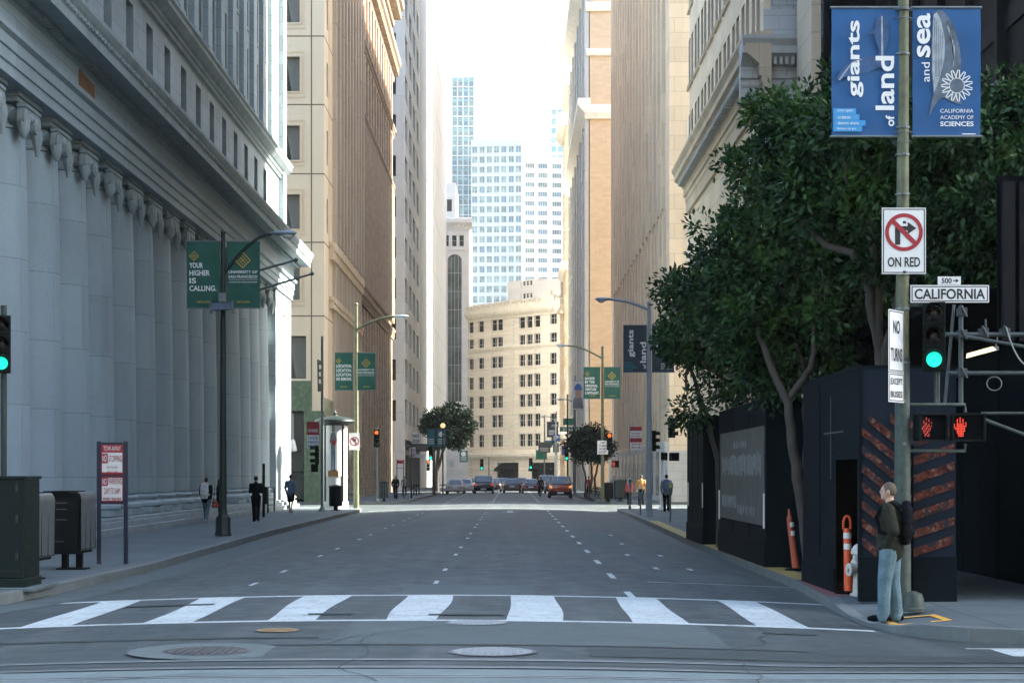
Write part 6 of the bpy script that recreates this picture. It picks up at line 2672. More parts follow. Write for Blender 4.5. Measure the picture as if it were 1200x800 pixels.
for k, s in enumerate(('NO', 'TURN', 'ON RED', 'EXCEPT')):
    mb.text(s, (w * (.3 if k == 0 else .14), -.004, h * (.77 - .23 * k)), w=w * (.4 if k == 0 else .72), h=h * .15)
mb.build('lettering', [M['sign_black']], t)

# farther poles and their signs, both sides
for px, yv, tp, lb in ((638, 205, 486, 'thin far lamp pole among the parking signs'), (665, 172, 462, 'dark far pole carrying green street signs'), (651, 190, 490, 'far pole carrying the blue parking sign'), (674, 160, 440, 'far pole carrying the portrait banner'), (509, 160, 500, 'dark far pole carrying teal banners'), (573, 205, 535, 'thin far pole before the hotel')):
    post('sign_post', lb, at(px, 0, yv)[0], yv, at(0, tp, yv)[1], .09, M['pole_green'] if px in (665, 509) else M['galv'], group='far street poles')


def far_plate(label, px0, px1, py0, py1, yv, base, words=(), ink='sign_white', rows=1):
    x0, zt = at(px0, py0, yv)
    x1, zb = at(px1, py1, yv)
    t, w, h = plate('street_sign', label, x0, x1, zb, zt, yv, base=M[base], group='far street signs')
    mb = MB()
    n = max(1, len(words))
    for k, s in enumerate(words):
        mb.text(s, (w * .12, -.012, h * (1 - (k + .82) / n)), w=w * .76, h=h * .6 / n)
    if words:
        mb.build('lettering', [M[ink]], t)
    return t, w, h


far_plate('green street name sign reading Bush on the dark far pole', 656, 686, 500, 505.5, 172, 'sign_green', ('Bush',))
far_plate('small green sign above the green street name sign', 660, 672, 490, 498, 172, 'sign_green')
far_plate('blue parking sign with white letter', 648, 656, 508.5, 517, 190, 'sign_blue', ('P',))
far_plate('blue round-symbol sign beside the dark far pole', 658, 664.5, 522, 533, 172, 'sign_blue')
far_plate('green square sign low among the far signs', 628, 641, 527, 538, 205, 'sign_green')
far_plate('small teal sign over the low green sign', 638, 647, 516, 524, 205, 'banner_teal')
far_plate('grey sign below the blue parking sign', 648, 655, 519, 530, 190, 'galv')
far_plate('square white no-turn sign before the far tree trunk', 526.5, 532, 539, 547, 172, 'sign_white')
far_plate('white lettered notice on the concrete tower corner', 482.5, 492.5, 507, 520, 172, 'sign_white', ('NO', 'STOP'), 'sign_black')
far_plate('pale pink notice beneath the white lettered notice', 480, 487, 524, 536, 172, 'ink_white', ('TOW', 'AWAY'), 'sign_red')
for lb, a, b, c, d, yv, cl in (('purple street banner among the far signs', 641, 654, 494, 512, 200, 'navy'), ('small purple street banner above its twin', 645, 654.5, 494, 500, 195, 'navy'), ('grey street banner low among the far signs', 631, 645, 518, 530, 204, 'poster_grey'), ('teal street banner nearest the far tree', 512, 522.5, 503, 523, 159.8, 'banner_teal'), ('teal street banner beside the concrete tower', 500.5, 510, 503, 523, 159.8, 'banner_teal'), ('teal street banner past the far tree', 538.5, 548, 528, 541, 200, 'banner_teal')):
    def dr(g, x, z, w, h, y, _l=lb):
        g['emblem'] = (MB(), [M['ink_white']])
        if 'nearest' in _l or 'past' in _l:
            g['emblem'][0].disc((x + w * .5, y, z + h * .72), w * .3)
        for k in range(3):
            g['emblem'][0].poly([(x + w * .15, y, z + h * (.4 - .12 * k)), (x + w * .85, y, z + h * (.4 - .12 * k)), (x + w * .85, y, z + h * (.44 - .12 * k)), (x + w * .15, y, z + h * (.44 - .12 * k))])
    x0, zt = at(a, c, yv)
    x1, zb = at(b, d, yv)
    banner('street_banner', lb, x0, x1, zb, zt, yv, M[cl], dr, GB)
x0, zt = at(670.5, 446, 159.8)
x1, zb = at(684.5, 480, 159.8)


def portrait(g, x, z, w, h, y):
    P = lambda u, v: (x + w * u, y, z + h * v)
    b = MB()
    b.poly([P(u, v) for u, v in [(.05, .05), (.95, .05), (.8, .42), (.6, .5), (.35, .5), (.1, .35)]])
    g['printed_shirt'] = (b, [M['grey_cloth']])
    c = MB()
    c.poly([P(.5 + .26 * math.cos(a), .58 + .2 * math.sin(a)) for a in [math.pi * k / 8 for k in range(16)]])
    c.v = [(a, b_ - .002, c_) for a, b_, c_ in c.v]
    g['printed_face'] = (c, [M['skin']])
    d = MB()
    d.poly([P(.5 + .34 * math.cos(a), .68 + .22 * math.sin(a)) for a in [math.pi * k / 10 for k in range(11)]])
    d.v = [(a, b_ - .004, c_) for a, b_, c_ in d.v]
    g['printed_cap'] = (d, [M['sign_blue']])


banner('street_banner', 'portrait banner of a person in a blue cap', x0, x1, zb, zt, 159.8, M['pale'], portrait, GB)
for lb, px, py, yv, lit, s in (('green traffic light on the dark pole before the far tree', 504.5, 531, 158, 2, 1.25), ('amber traffic light low on the dark pole before the far tree', 502, 545, 158, 0, 1.0), ('far green traffic light above the dark sport utility car', 564.5, 544, 206, 2, 1.3), ('far green traffic light above the red-lit car', 622, 543, 206, 2, 1.3), ('far green traffic light on the dark far pole', 664, 532, 171, 2, 1.2)):
    x_, z_ = at(px, py, yv)
    signal('traffic_light', lb, x_, yv, z_, lit, 0, s)
for lb, px, py, yv in (('thin curved lamp arm high over the far signs', 655, 468, 165), ('thin curved lamp arm below its neighbour', 635, 488, 200)):
    x_, z_ = at(px, py, yv)
    post_x = at(673 if px == 655 else 652, 0, yv)[0]
    lamp('street_lamp', lb, post_x, yv, z_ + .5, z_ - .3, x_, z_, M['pole_green'], .09)
x_, z_ = at(519, 498.5, 157)
t = thing('globe_lamp', 'amber globe lamp on the dark pole before the far tree', 'street lamp', (x_, 157, SZ))
mb = MB()
mb.tube([(x_, 157, SZ), (x_, 157, z_ - .2)], .07, 10)
mb.build('pole', [M['pole_green']], t)
mb = MB()
mb.ball((x_, 157, z_), .24)
mb.build('globe', [glow('globe_reflection_glow', (1.0, .72, .36), 1.1)], t, smooth=60)  # glow stands in for the bright reflection on the globe
t = thing('bus_shelter', 'dark flat-roofed shelter on the corner by the concrete tower', 'shelter', (at(500, 0, 168)[0], 168, SZ))
xa, xb = at(480, 0, 168)[0], at(508, 0, 168)[0]
mb = MB()
mb.box(xa, xb, 167, 169, 4.7, 5.0)
mb.build('roof', [M['frame_dark']], t)
for xx in (xa + .1, xb - .1):
    mb = MB()
    mb.box(xx - .05, xx + .05, 168.8, 168.9, SZ, 4.7)
    mb.build('post', [M['frame_dark']], t)
mb = MB()
mb.box(at(487.5, 0, 167)[0], at(499, 0, 167)[0], 166.9, 166.98, at(0, 536, 167)[1], at(0, 532, 167)[1])
mb.build('sign_band', [M['sign_white']], t)

# railing and post by the columned bank
t = thing('gate_post', 'thin dark post with brackets beside the bank wall and dark-clad man', 'post', (at(309, 0, 74)[0], 74, SZ))
gx = at(309, 0, 74)[0]
mb = MB()
mb.tube([(gx, 74, SZ), (gx, 74, at(0, 543, 74)[1])], .06, 10)
mb.build('post', [M['black']], t)
mb = MB()
mb.box(gx - .03, gx + .16, 73.9, 74.1, .7, 1.45)
mb.build('sign_box', [M['black']], t)
t = thing('railing', 'short dark handrail at the end of the columned bank', 'railing', (at(322, 0, 84)[0], 84, SZ))
for dy in (0, 2.2):
    mb = MB()
    mb.tube([(-11.8, 82.5 + dy, SZ), (-11.8, 82.5 + dy, 1.35)], .035, 8)
    mb.build('post', [M['black']], t)
mb = MB()
for z in (.5, .8, 1.1, 1.35):
    mb.tube([(-11.8, 82.5, z), (-11.8, 84.7, z)], .022, 8)
mb.build('rail', [M['black']], t)


# ================================================================== TREES
leaf_rng = np.random.default_rng(5)


def leaf_mat(name, dark, lite, tip):
    m, nt, b = nodes(name)
    g = nt.nodes.new('ShaderNodeNewGeometry')
    k = mix(nt, g.outputs['Random Per Island'], dark, lite)
    n = noise(nt, g.outputs['Position'], 1.2, 2)
    k = mix(nt, ramp(nt, n, .48, .70, 0, .6), k, tip)
    nt.links.new(k, b.inputs['Base Color'])
    b.inputs['Roughness'].default_value = .42
    b.inputs['Specular IOR Level'].default_value = .16
    b.inputs['Subsurface Weight'].default_value = 0.0
    b.inputs['Transmission Weight'].default_value = 0.0
    return m


M['ficus'] = leaf_mat('ficus_leaf', (.007, .022, .010), (.022, .060, .018), (.07, .16, .028))
M['ficus_far'] = leaf_mat('far_leaf', (.006, .016, .010), (.014, .034, .014), (.03, .06, .018))


def crown(name, lobes, per, size, m, parent, clump=.34, seed=1):
    """leaves in radiating tufts over and through a set of lobes (x, y, z, r)"""
    rg = np.random.default_rng(seed)
    V, F_ = [], []
    for (lx, ly, lz, lr) in lobes:
        nt_ = max(8, int(34 * (lr / 1.0) ** 2))
        for _ in range(nt_):
            d = rg.normal(size=3)
            d /= np.linalg.norm(d)
            rad = lr * (rg.random() ** .45) * (1 + .16 * rg.normal())
            c = np.array([lx, ly, lz]) + d * rad * np.array([1, 1, .86])
            n = int(per * (.6 + .8 * rg.random()))
            cr = clump * (.6 + .8 * rg.random())
            o = rg.normal(size=(n, 3)) + d * .55
            o /= np.linalg.norm(o, axis=1)[:, None]
            base = c + o * cr * (rg.random((n, 1)) ** .5)
            ax = o + .55 * rg.normal(size=(n, 3)) + np.array([0, 0, -.15])
            ax /= np.linalg.norm(ax, axis=1)[:, None]
            sd = np.cross(ax, rg.normal(size=(n, 3)))
            sd /= np.linalg.norm(sd, axis=1)[:, None]
            nm = np.cross(ax, sd)
            L = size * (.7 + .6 * rg.random((n, 1)))
            p0 = base
            p1 = base + ax * L * .5 + sd * L * .23 + nm * L * .06
            p2 = base + ax * L - nm * L * .05
            p3 = base + ax * L * .5 - sd * L * .23 + nm * L * .06
            V.append(np.stack([p0, p1, p2, p3], 1).reshape(-1, 3))
    V = np.concatenate(V)
    off = OFF[parent.name]
    V -= np.array(off)
    k = len(V) // 4
    me = bpy.data.meshes.new(name)
    me.vertices.add(len(V))
    me.vertices.foreach_set('co', V.astype(np.float32).ravel())
    idx = np.arange(k)[:, None] * 4 + np.array([[0, 1, 2, 0, 2, 3]])
    me.loops.add(k * 6)
    me.loops.foreach_set('vertex_index', idx.astype(np.int32).ravel())
    me.polygons.add(k * 2)
    me.polygons.foreach_set('loop_start', np.arange(0, k * 6, 3, dtype=np.int32))
    me.polygons.foreach_set('loop_total', np.full(k * 2, 3, dtype=np.int32))
    me.materials.append(m)
    me.update(calc_edges=True)
    o = bpy.data.objects.new(name, me)
    C.objects.link(o)
    o.parent = parent
    return k


def limb(mb, pts, r0, r1, n=9, wob=.03, seed=0):
    rg = random.Random(seed)
    P = [Vector(p) for p in pts]
    out = []
    for a, b in zip(P, P[1:]):
        for k in range(4):
            q = a.lerp(b, k / 4)
            out.append(q + Vector((rg.uniform(-wob, wob), rg.uniform(-wob, wob), 0)) * (1 if out else 0))
    out.append(P[-1])
    m_ = len(out) - 1
    mb.tube(out, [r0 + (r1 - r0) * (i / m_) for i in range(m_ + 1)], n)


def tree(label, base, trunks, lobes, per, size, m, seed, group='street trees', clump=.34, fork=None, r_limb=.055):
    t = thing('ficus_tree', label, 'tree', base, group=group)
    mb = MB()
    for i, (pts, r0, r1) in enumerate(trunks):
        limb(mb, pts, r0, r1, seed=i + seed)
    mb.build('trunk', [M['bark']], t, smooth=50)
    ends = [tr[0][-1] for tr in trunks]
    lobes = list(lobes) + [(e[0], e[1], e[2] + .25 * lobes[0][3], .55 * lobes[0][3]) for e in ends]
    mb = MB()
    for i, (x, y, z, r) in enumerate(lobes):
        e = min(ends, key=lambda p: (p[0] - x) ** 2 + (p[1] - y) ** 2 + (p[2] - z) ** 2)
        a, b = Vector(e), Vector((x, y, z + r * .3))
        md = a.lerp(b, .5) + Vector((0, 0, -.12 * (b - a).length + .1))
        limb(mb, [a, md, b], r_limb, .014, 7, .05, i)
        rg = random.Random(i + 40)
        for _ in range(4):
            q = md.lerp(b, rg.random() * .7)
            d = Vector((rg.uniform(-1, 1), rg.uniform(-1, 1), rg.uniform(-.2, 1))).normalized() * r * .85
            limb(mb, [q, q + d * .5 + Vector((0, 0, .05)), q + d], .022, .006, 6, .03, i)
    mb.build('branch', [M['bark']], t, smooth=50)
    crown('crown', lobes, per, size, m, t, clump, seed)
    return t


def lob(px, py, r, Y):
    x, z = at(px, py, Y)
    return (x, Y, z, r * Y / FPX)


def pp(px, py, Y):
    x, z = at(px, py, Y)
    return (x, Y, z)


tree('large dark ficus growing behind the corner pole and chevron pier', (at(1040, 0, 30.5)[0], 30.5, SZ),
     [([(at(1040, 0, 30.5)[0], 30.5, SZ), pp(1036, 520, 30.5), pp(1030, 410, 30.5), pp(1028, 330, 30.2)], .15, .085),
      ([pp(1034, 440, 30.5), pp(1046, 380, 30.2), pp(1060, 320, 30), pp(1078, 250, 29.6)], .09, .05),
      ([pp(1030, 405, 30.5), pp(1018, 340, 30.2), pp(1000, 296, 30), pp(968, 288, 30.2), pp(935, 250, 30.5)], .10, .045),
      ([pp(1028, 330, 30.2), pp(1020, 250, 30), pp(1035, 180, 30)], .085, .04),
      ([pp(1020, 250, 30), pp(995, 220, 29.6), pp(985, 170, 29.4)], .06, .03)],
     [lob(*a) for a in ((1000, 128, 50, 30), (1060, 150, 62, 29.5), (1130, 165, 66, 29), (1195, 150, 66, 29.5), (1185, 240, 68, 28.5), (1110, 248, 64, 29.5), (1040, 215, 56, 29.8), (985, 205, 54, 30.3), (1150, 315, 48, 29.5), (1215, 310, 48, 29), (1080, 318, 38, 31.5), (955, 150, 42, 31.5), (990, 258, 40, 31), (1175, 112, 30, 29.6), (1240, 220, 70, 29))],
     104, .15, M['ficus'], 11)
tree('ficus with a curved forked trunk rising between two hoarding piers', (at(944, 0, 32)[0], 32, SZ),
     [([(at(948, 0, 32)[0], 32, SZ), pp(941, 590, 32), pp(930, 530, 32), pp(922, 472, 32), pp(902, 425, 32.2), pp(885, 380, 32.4)], .125, .055),
      ([pp(922, 472, 32), pp(941, 446, 32), pp(951, 425, 31.8), pp(958, 370, 31.5)], .07, .04),
      ([pp(943, 600, 32.1), pp(945, 520, 32.3), pp(942, 440, 32.4), pp(930, 380, 32.6)], .055, .035)],
     [lob(*a) for a in ((925, 165, 46, 33), (885, 205, 42, 33.5), (950, 215, 50, 32.6), (895, 265, 54, 33), (960, 300, 44, 32.5), (848, 290, 46, 34), (880, 345, 54, 33), (940, 370, 46, 32.6), (825, 345, 42, 34.5), (980, 380, 34, 33), (870, 400, 40, 33), (990, 420, 28, 33.5), (920, 425, 34, 33), (1010, 350, 30, 33), (935, 325, 44, 32.4), (1003, 318, 36, 32.6), (905, 440, 30, 33), (965, 430, 30, 32.6), (895, 130, 24, 33.5))],
     104, .15, M['ficus'], 23)
tree('ficus on a thin leaning trunk beside the plain hoarding pier', (at(843, 0, 43.3)[0], 43.3, SZ),
     [([(at(843, 0, 43.3)[0], 43.3, SZ), pp(841, 540, 43.3), pp(828, 488, 43.2), pp(815, 450, 43), pp(806, 415, 43)], .085, .04)],
     [lob(*a) for a in ((803, 365, 30, 43), (838, 345, 34, 43.5), (795, 400, 28, 42.5), (832, 400, 38, 43), (866, 420, 36, 43.5), (880, 380, 34, 44), (850, 448, 26, 43), (806, 478, 17, 42.4), (880, 462, 24, 44), (790, 345, 20, 43), (905, 455, 30, 44))],
     64, .16, M['ficus'], 37, clump=.42)
Y = 186.0
tree('round dark street tree alone at the far kerb before the hotel', (at(512, 0, Y)[0], Y, SZ),
     [([(at(512, 0, Y)[0], Y, SZ), pp(512, 550, Y), pp(514, 520, Y)], .28, .16), ([pp(512, 555, Y), pp(517, 535, Y), pp(524, 515, Y)], .18, .12)],
     [lob(*a) for a in ((526, 482, 9, Y), (510, 490, 10, Y), (539, 490, 10, Y), (502, 499, 8, Y), (522, 500, 15, Y), (546, 502, 9, Y), (530, 514, 9, Y), (513, 510, 10, Y), (541, 512, 7, Y))],
     70, .34, M['ficus_far'], 51, clump=.55, r_limb=.09)
Y = 140.0
tree('small bushy street tree with several thin stems in front of the ribbed tower', (at(693, 0, Y)[0], Y, SZ),
     [([(at(690, 0, Y)[0], Y, SZ), pp(694, 560, Y), pp(692, 535, Y)], .13, .08), ([(at(698, 0, Y)[0], Y, SZ), pp(697, 560, Y), pp(703, 535, Y)], .11, .07), ([(at(685, 0, Y + 1)[0], Y, SZ), pp(687, 560, Y), pp(680, 535, Y)], .1, .06)],
     [lob(*a) for a in ((677, 515, 10, Y), (690, 508, 11, Y), (702, 514, 11, Y), (684, 526, 11, Y), (698, 528, 11, Y), (712, 524, 8, Y), (670, 522, 7, Y), (690, 518, 12, Y))],
     70, .26, M['ficus_far'], 61, clump=.5, r_limb=.06)
# ================================================================== PEOPLE
def fuse(mb, name, mt, parent, voxel, smooth=4):
    """overlapping closed pieces fused into one continuous skin"""
    me = bpy.data.meshes.new(name)
    me.from_pydata(mb.v, [], mb.f)
    ob = bpy.data.objects.new('tmp', me)
    C.objects.link(ob)
    md = ob.modifiers.new('r', 'REMESH')
    md.mode = 'VOXEL'
    md.voxel_size = voxel
    md.use_smooth_shade = True
    if smooth:
        sm = ob.modifiers.new('s', 'SMOOTH')
        sm.iterations = smooth
        sm.factor = .5
    dg = bpy.context.evaluated_depsgraph_get()
    m2 = bpy.data.meshes.new_from_object(ob.evaluated_get(dg))
    bpy.data.objects.remove(ob)
    bpy.data.meshes.remove(me)
    m2.name = name
    m2.materials.clear()
    m2.materials.append(mt)
    m2.polygons.foreach_set('use_smooth', [True] * len(m2.polygons))
    o = bpy.data.objects.new(name, m2)
    C.objects.link(o)
    o.parent = parent
    return o


def caps(mb, pts, rs):
    mb.tube(pts, rs, 12)
    for p, r in zip(pts, rs):
        mb.ball(p, r, n=12)


def hand(mb, w, d, side, s=1.0):
    """palm, four unequal curled fingers and a thumb leaving the side of the palm; d: where the fingers point"""
    w, d = Vector(w), Vector(d).normalized()
    fwd = Vector((0, 1, 0))
    sd = d.cross(fwd)
    if sd.length < .2:
        sd = Vector((1, 0, 0))
    sd.normalize()
    fw = sd.cross(d).normalized()
    pc = w + d * .045 * s
    caps(mb, [w, pc, w + d * .085 * s], [.026 * s, .03 * s, .028 * s])
    for k, L in enumerate((.066, .078, .072, .055)):
        b = w + d * .085 * s + fw * (.028 - .019 * k) * s
        caps(mb, [b, b + d * L * .55 * s, b + (d * .95 - sd * side * .3).normalized() * L * s], [.010 * s, .0095 * s, .008 * s])
    b = w + d * .03 * s + fw * .03 * s
    caps(mb, [b, b + (d + fw * .8).normalized() * .045 * s, b + (d + fw * .45).normalized() * .075 * s], [.012 * s, .011 * s, .009 * s])


def person(label, x, y, z, heading, height, gait, clothes, voxel=.018, group='people on the sidewalks', hair='hair_dark', long_hair=False, arms='walk', skirt=False, shorts=False, face=False, lean=0.0, bulk=1.0):
    t = thing('person', label, 'person', (x, y, z), heading, group, local=True)
    k = height / 1.75
    top_m, leg_m, shoe_m = clothes
    V = lambda a, b, c: Vector((a * k, (b + lean * max(0, c - .9)) * k, c * k))
    st = {'stand': (0.03, -.03), 'wait': (.07, -.07), 'walk': (.24, -.26), 'wide': (.30, -.32)}[gait]
    legs = {}
    for s, fy in ((-1, st[0]), (1, st[1])):
        hip = V(s * .09, 0, .90)
        bend = .07 if gait not in ('stand', 'wait') else .02
        ankle = V(s * (.085 if gait != 'stand' else .10), fy, .085 + (.07 if fy < -.11 else 0))
        knee = hip.lerp(ankle, .49) + Vector((0, (bend if fy > -.11 else bend * 1.4) * k, .0))
        toe = ankle + Vector((s * .02 * k, .17 * k, -.055 * k - (.05 * k if fy < -.11 else 0)))
        legs[s] = (hip, knee, ankle, toe)
    armj = {}
    for s in (-1, 1):
        sh = V(s * .185, -.01, 1.405)
        if arms == 'walk':
            sw = -s * (.16 if gait != 'stand' else .03)
            el = V(s * .245, -.03 + sw * .5, 1.14)
            wr = V(s * .235, .06 + sw, .92)
            hd = Vector((0, .25, -1))
        elif arms == 'pocket':
            el = V(s * .275, -.10, 1.14)
            wr = V(s * .165, .0, .96)
            hd = Vector((0, .1, -1))
        else:                       # forearms up in front (phone, bag strap)
            el = V(s * .23, .0, 1.13)
            wr = V(s * .13, .23, 1.2)
            hd = Vector((-s * .5, .5, .3))
        armj[s] = (sh, el, wr, hd)
    # the whole body is one skin
    mb = MB()
    caps(mb, [V(0, 0, .93), V(0, .0, 1.1), V(0, .0, 1.28), V(0, -.01, 1.40)], [.135 * k, .12 * k, .135 * k, .10 * k])
    caps(mb, [V(-.13, -.01, 1.39), V(.13, -.01, 1.39)], [.07 * k, .07 * k])
    caps(mb, [V(0, -.01, 1.42), V(0, .01, 1.53)], [.062 * k, .056 * k])
    hc = V(0, .025, 1.635)
    mb.ball(hc, .074 * k, .092 * k, .108 * k, 16)
    mb.ball(V(0, .055, 1.585), .056 * k, .066 * k, .066 * k, 14)
    mb.ball(V(0, .118, 1.625), .014 * k, .022 * k, .024 * k, 10)       # nose
    mb.ball(V(0, .106, 1.662), .05 * k, .016 * k, .012 * k, 10)        # brow
    mb.ball(V(0, .108, 1.577), .024 * k, .012 * k, .009 * k, 10)       # lips
    mb.ball(V(0, .098, 1.545), .026 * k, .022 * k, .018 * k, 10)       # chin
    for s in (-1, 1):
        mb.ball(V(s * .077, .012, 1.625), .012 * k, .022 * k, .034 * k, 10)
        sh, el, wr, hd = armj[s]
        caps(mb, [sh, el, wr], [.05 * k, .038 * k, .026 * k])
        hand(mb, wr, hd, s, k)
        hip, kn, an, toe = legs[s]
        caps(mb, [hip, kn, an], [.082 * k, .052 * k, .036 * k])
        caps(mb, [an + Vector((0, -.03 * k, -.04 * k)), toe], [.035 * k, .03 * k])
    body = fuse(mb, 'body', M['skin'], t, voxel, 2)
    # clothes over it
    mb = MB()
    caps(mb, [V(0, 0, .90 if not skirt else 1.0), V(0, .0, 1.08), V(0, .0, 1.28), V(0, -.01, 1.39)], [.155 * k * bulk, .150 * k * bulk, .160 * k * bulk, .125 * k])
    caps(mb, [V(-.14, -.01, 1.385), V(.14, -.01, 1.385)], [.085 * k, .085 * k])
    caps(mb, [V(-.06, 0, .93), V(.06, 0, .93)], [.135 * k * bulk, .135 * k * bulk])
    caps(mb, [V(0, -.015, 1.42), V(0, -.01, 1.475)], [.085 * k, .068 * k])
    for s in (-1, 1):
        sh, el, wr, hd = armj[s]
        caps(mb, [sh, el, el.lerp(wr, .93)], [.075 * k * bulk, .062 * k * bulk, .046 * k * bulk])
    fuse(mb, 'jacket', M[top_m], t, voxel, 3)
    mb = MB()
    caps(mb, [V(0, 0, .90), V(0, 0, 1.0)], [.14 * k, .13 * k])
    for s in (-1, 1):
        hip, kn, an, toe = legs[s]
        if shorts:
            caps(mb, [hip, hip.lerp(kn, .85)], [.11 * k, .095 * k])
        else:
            caps(mb, [hip, kn, an + Vector((0, 0, .01 * k))], [.108 * k * bulk, .080 * k * bulk, .066 * k * bulk])
            caps(mb, [kn.lerp(an, .8), an + Vector((0, 0.01, -.03 * k))], [.066 * k * bulk, .07 * k * bulk])
    fuse(mb, 'shorts' if shorts else 'trousers', M[leg_m], t, voxel, 3)
    for s in (-1, 1):
        hip, kn, an, toe = legs[s]
        mb = MB()
        heel = an + Vector((0, -.045 * k, -.045 * k))
        ball = an.lerp(toe, .7) + Vector((0, 0, -.012 * k))
        caps(mb, [heel, ball, toe], [.042 * k, .045 * k, .034 * k])
        caps(mb, [an, heel + Vector((0, .03 * k, 0))], [.042 * k, .045 * k])
        fuse(mb, 'shoe', M[shoe_m], t, min(voxel, .014), 2)
    mb = MB()
    mb.ball(hc + Vector((0, -.012 * k, .016 * k)), .081 * k, .093 * k, .103 * k, 16)
    if long_hair:
        caps(mb, [hc + Vector((0, -.04 * k, 0)), hc + Vector((0, -.065 * k, -.16 * k)), hc + Vector((0, -.06 * k, -.25 * k))], [.08 * k, .075 * k, .05 * k])
    # leave the face free: keep the part behind and above it
    ho = fuse(mb, 'hair', M[hair], t, min(voxel, .012), 1)
    cut = []
    me = ho.data
    fr = hc.y + .035 * k
    import bmesh
    bm = bmesh.new()
    bm.from_mesh(me)
    kill = [f for f in bm.faces if (f.calc_center_median().y > fr + max(0, (f.calc_center_median().z - hc.z - .04 * k)) * .9) or (not long_hair and f.calc_center_median().z < hc.z - .03 * k - (f.calc_center_median().y - hc.y) * -.5)]
    bmesh.ops.delete(bm, geom=kill, context='FACES')
    bm.to_mesh(me)
    bm.free()
    if face:
        for s in (-1, 1):
            mb = MB()
            mb.ball(V(s * .031, .104, 1.636), .011 * k, .008 * k, .008 * k, 10)
            mb.build('eye', [M['eye']], t, smooth=60)
    return t, k


def backpack(label, owner, k, m, w=.15, h=.23, d=.085, zc=1.22, group=None, cat='backpack', strap=True):
    """a bag on a person's back; stands by itself at the person's place"""
    t = thing('backpack', label, cat, tuple(owner.location), owner.rotation_euler.z, group, local=True)
    mb = MB()
    c = Vector((0, -(.12 + d) * k, zc * k))
    for j in range(-3, 4):           # a rounded slab that lies along the back
        v = j / 3
        ww = (w - .05 - .03 * abs(v) ** 3) * k
        rr = (d * (.72 - .12 * v * v)) * k
        yy = -.02 * k * (1 - v * v)
        caps(mb, [c + Vector((-ww, yy, v * h * k)), c + Vector((ww, yy, v * h * k))], [rr, rr])
    caps(mb, [c + Vector((-.06 * k, -.055 * k, -.12 * k)), c + Vector((.06 * k, -.055 * k, -.12 * k)), c + Vector((.06 * k, -.05 * k, .02 * k)), c + Vector((-.06 * k, -.05 * k, .02 * k))], [.05 * k] * 4)
    fuse(mb, 'bag_body', M[m], t, .016, 12)
    if strap:
        for s in (-1, 1):
            mb = MB()
            pts = [c + Vector((s * .09 * k, .06 * k, .18 * k)), Vector((s * .115 * k, -.05 * k, 1.485 * k)), Vector((s * .125 * k, .085 * k, 1.44 * k)), Vector((s * .14 * k, .155 * k, 1.30 * k)), Vector((s * .165 * k, .10 * k, 1.12 * k)), c + Vector((s * .12 * k, .05 * k, -.17 * k))]
            mb.tube(pts, .024 * k, 8)
            mb.build('strap', [M[m]], t, smooth=60)
    return t


xm = at(1041, 0, 22.0)[0]
man, k = person('man in olive jacket and light jeans waiting at the corner, hands in pockets', xm + .06, 22.15, .075, R(66), 1.80, 'wait', ('olive_cloth', 'denim', 'black_cloth'), .0085, None, 'hair_fair', arms='pocket', face=True, bulk=1.13)
backpack('black backpack on the waiting man in the olive jacket', man, k, 'black_cloth', .165, .235, .082, 1.24)

pw, k = person('walker with white backpack and light blue jeans beside the columns', at(241.5, 0, 66)[0], 66, SZ, R(-8), 1.74, 'walk', ('black_cloth', 'denim', 'white_cloth'))
backpack('white backpack on the walker beside the columns', pw, k, 'white_cloth', .17, .26)
pd, k = person('person in black leaning by the green lamp pole', at(258, 0, 65)[0], 65.0, SZ, R(-60), 1.70, 'stand', ('black_cloth', 'black_cloth', 'black_cloth'), long_hair=True, arms='up')
t = thing('shoulder_bag', 'dark red shoulder bag hanging by the person in black', 'bag', (at(252.5, 0, 65)[0], 64.95, .78), local=True)
mb = MB()
caps(mb, [(-.08, 0, 0), (.08, 0, 0), (.07, 0, .14), (-.07, 0, .14)], [.07, .07, .06, .06])
fuse(mb, 'bag_body', M['red_cloth'], t, .016, 2)
mb = MB()
mb.tube([(-.08, 0, .15), (-.02, .04, .6), (.05, .02, .62), (.08, 0, .15)], .012, 6)
mb.build('strap', [M['black_cloth']], t)
person('man dressed all in dark clothes walking away by the bank', at(300, 0, 67)[0], 67, SZ, R(4), 1.80, 'walk', ('black_cloth', 'black_cloth', 'black_cloth'), arms='up')
person('walker in slate blue top and dark shorts near the white hydrant', at(340.5, 0, 82)[0], 82, SZ, R(-4), 1.86, 'walk', ('blue_cloth', 'black_cloth', 'grey_cloth'), shorts=True)
person('dark-clothed walker behind the slatted litter bin', at(463.5, 0, 129)[0], 129, SZ, R(180), 1.8, 'walk', ('black_cloth', 'black_cloth', 'black_cloth'), .022)
person('pale-topped walker past the two-post notice board', at(474, 0, 150)[0], 150, SZ, R(20), 1.72, 'walk', ('grey_cloth', 'black_cloth', 'black_cloth'), .022)
po, k = person('walker in ochre coat and dark trousers near the parking meters', at(751.5, 0, 104)[0], 104, zroad(7, 104) + .01, R(2), 1.86, 'walk', ('tan_cloth', 'black_cloth', 'black_cloth'), .02)
pg, k = person('walker in grey hooded top beside the hoarding piers', at(781, 0, 85)[0], 85, SZ, R(-6), 1.86, 'walk', ('grey_cloth', 'black_cloth', 'black_cloth'), .018)
backpack('blue and black backpack on the grey hooded walker', pg, k, 'blue_cloth', .17, .25)
py_, k = person('person in yellow cap and pink top behind a parking meter', at(737.5, 0, 110)[0], 110, zroad(7, 110) + .01, R(150), 1.66, 'stand', ('red_cloth', 'black_cloth', 'black_cloth'), .022, hair='lime_cloth')


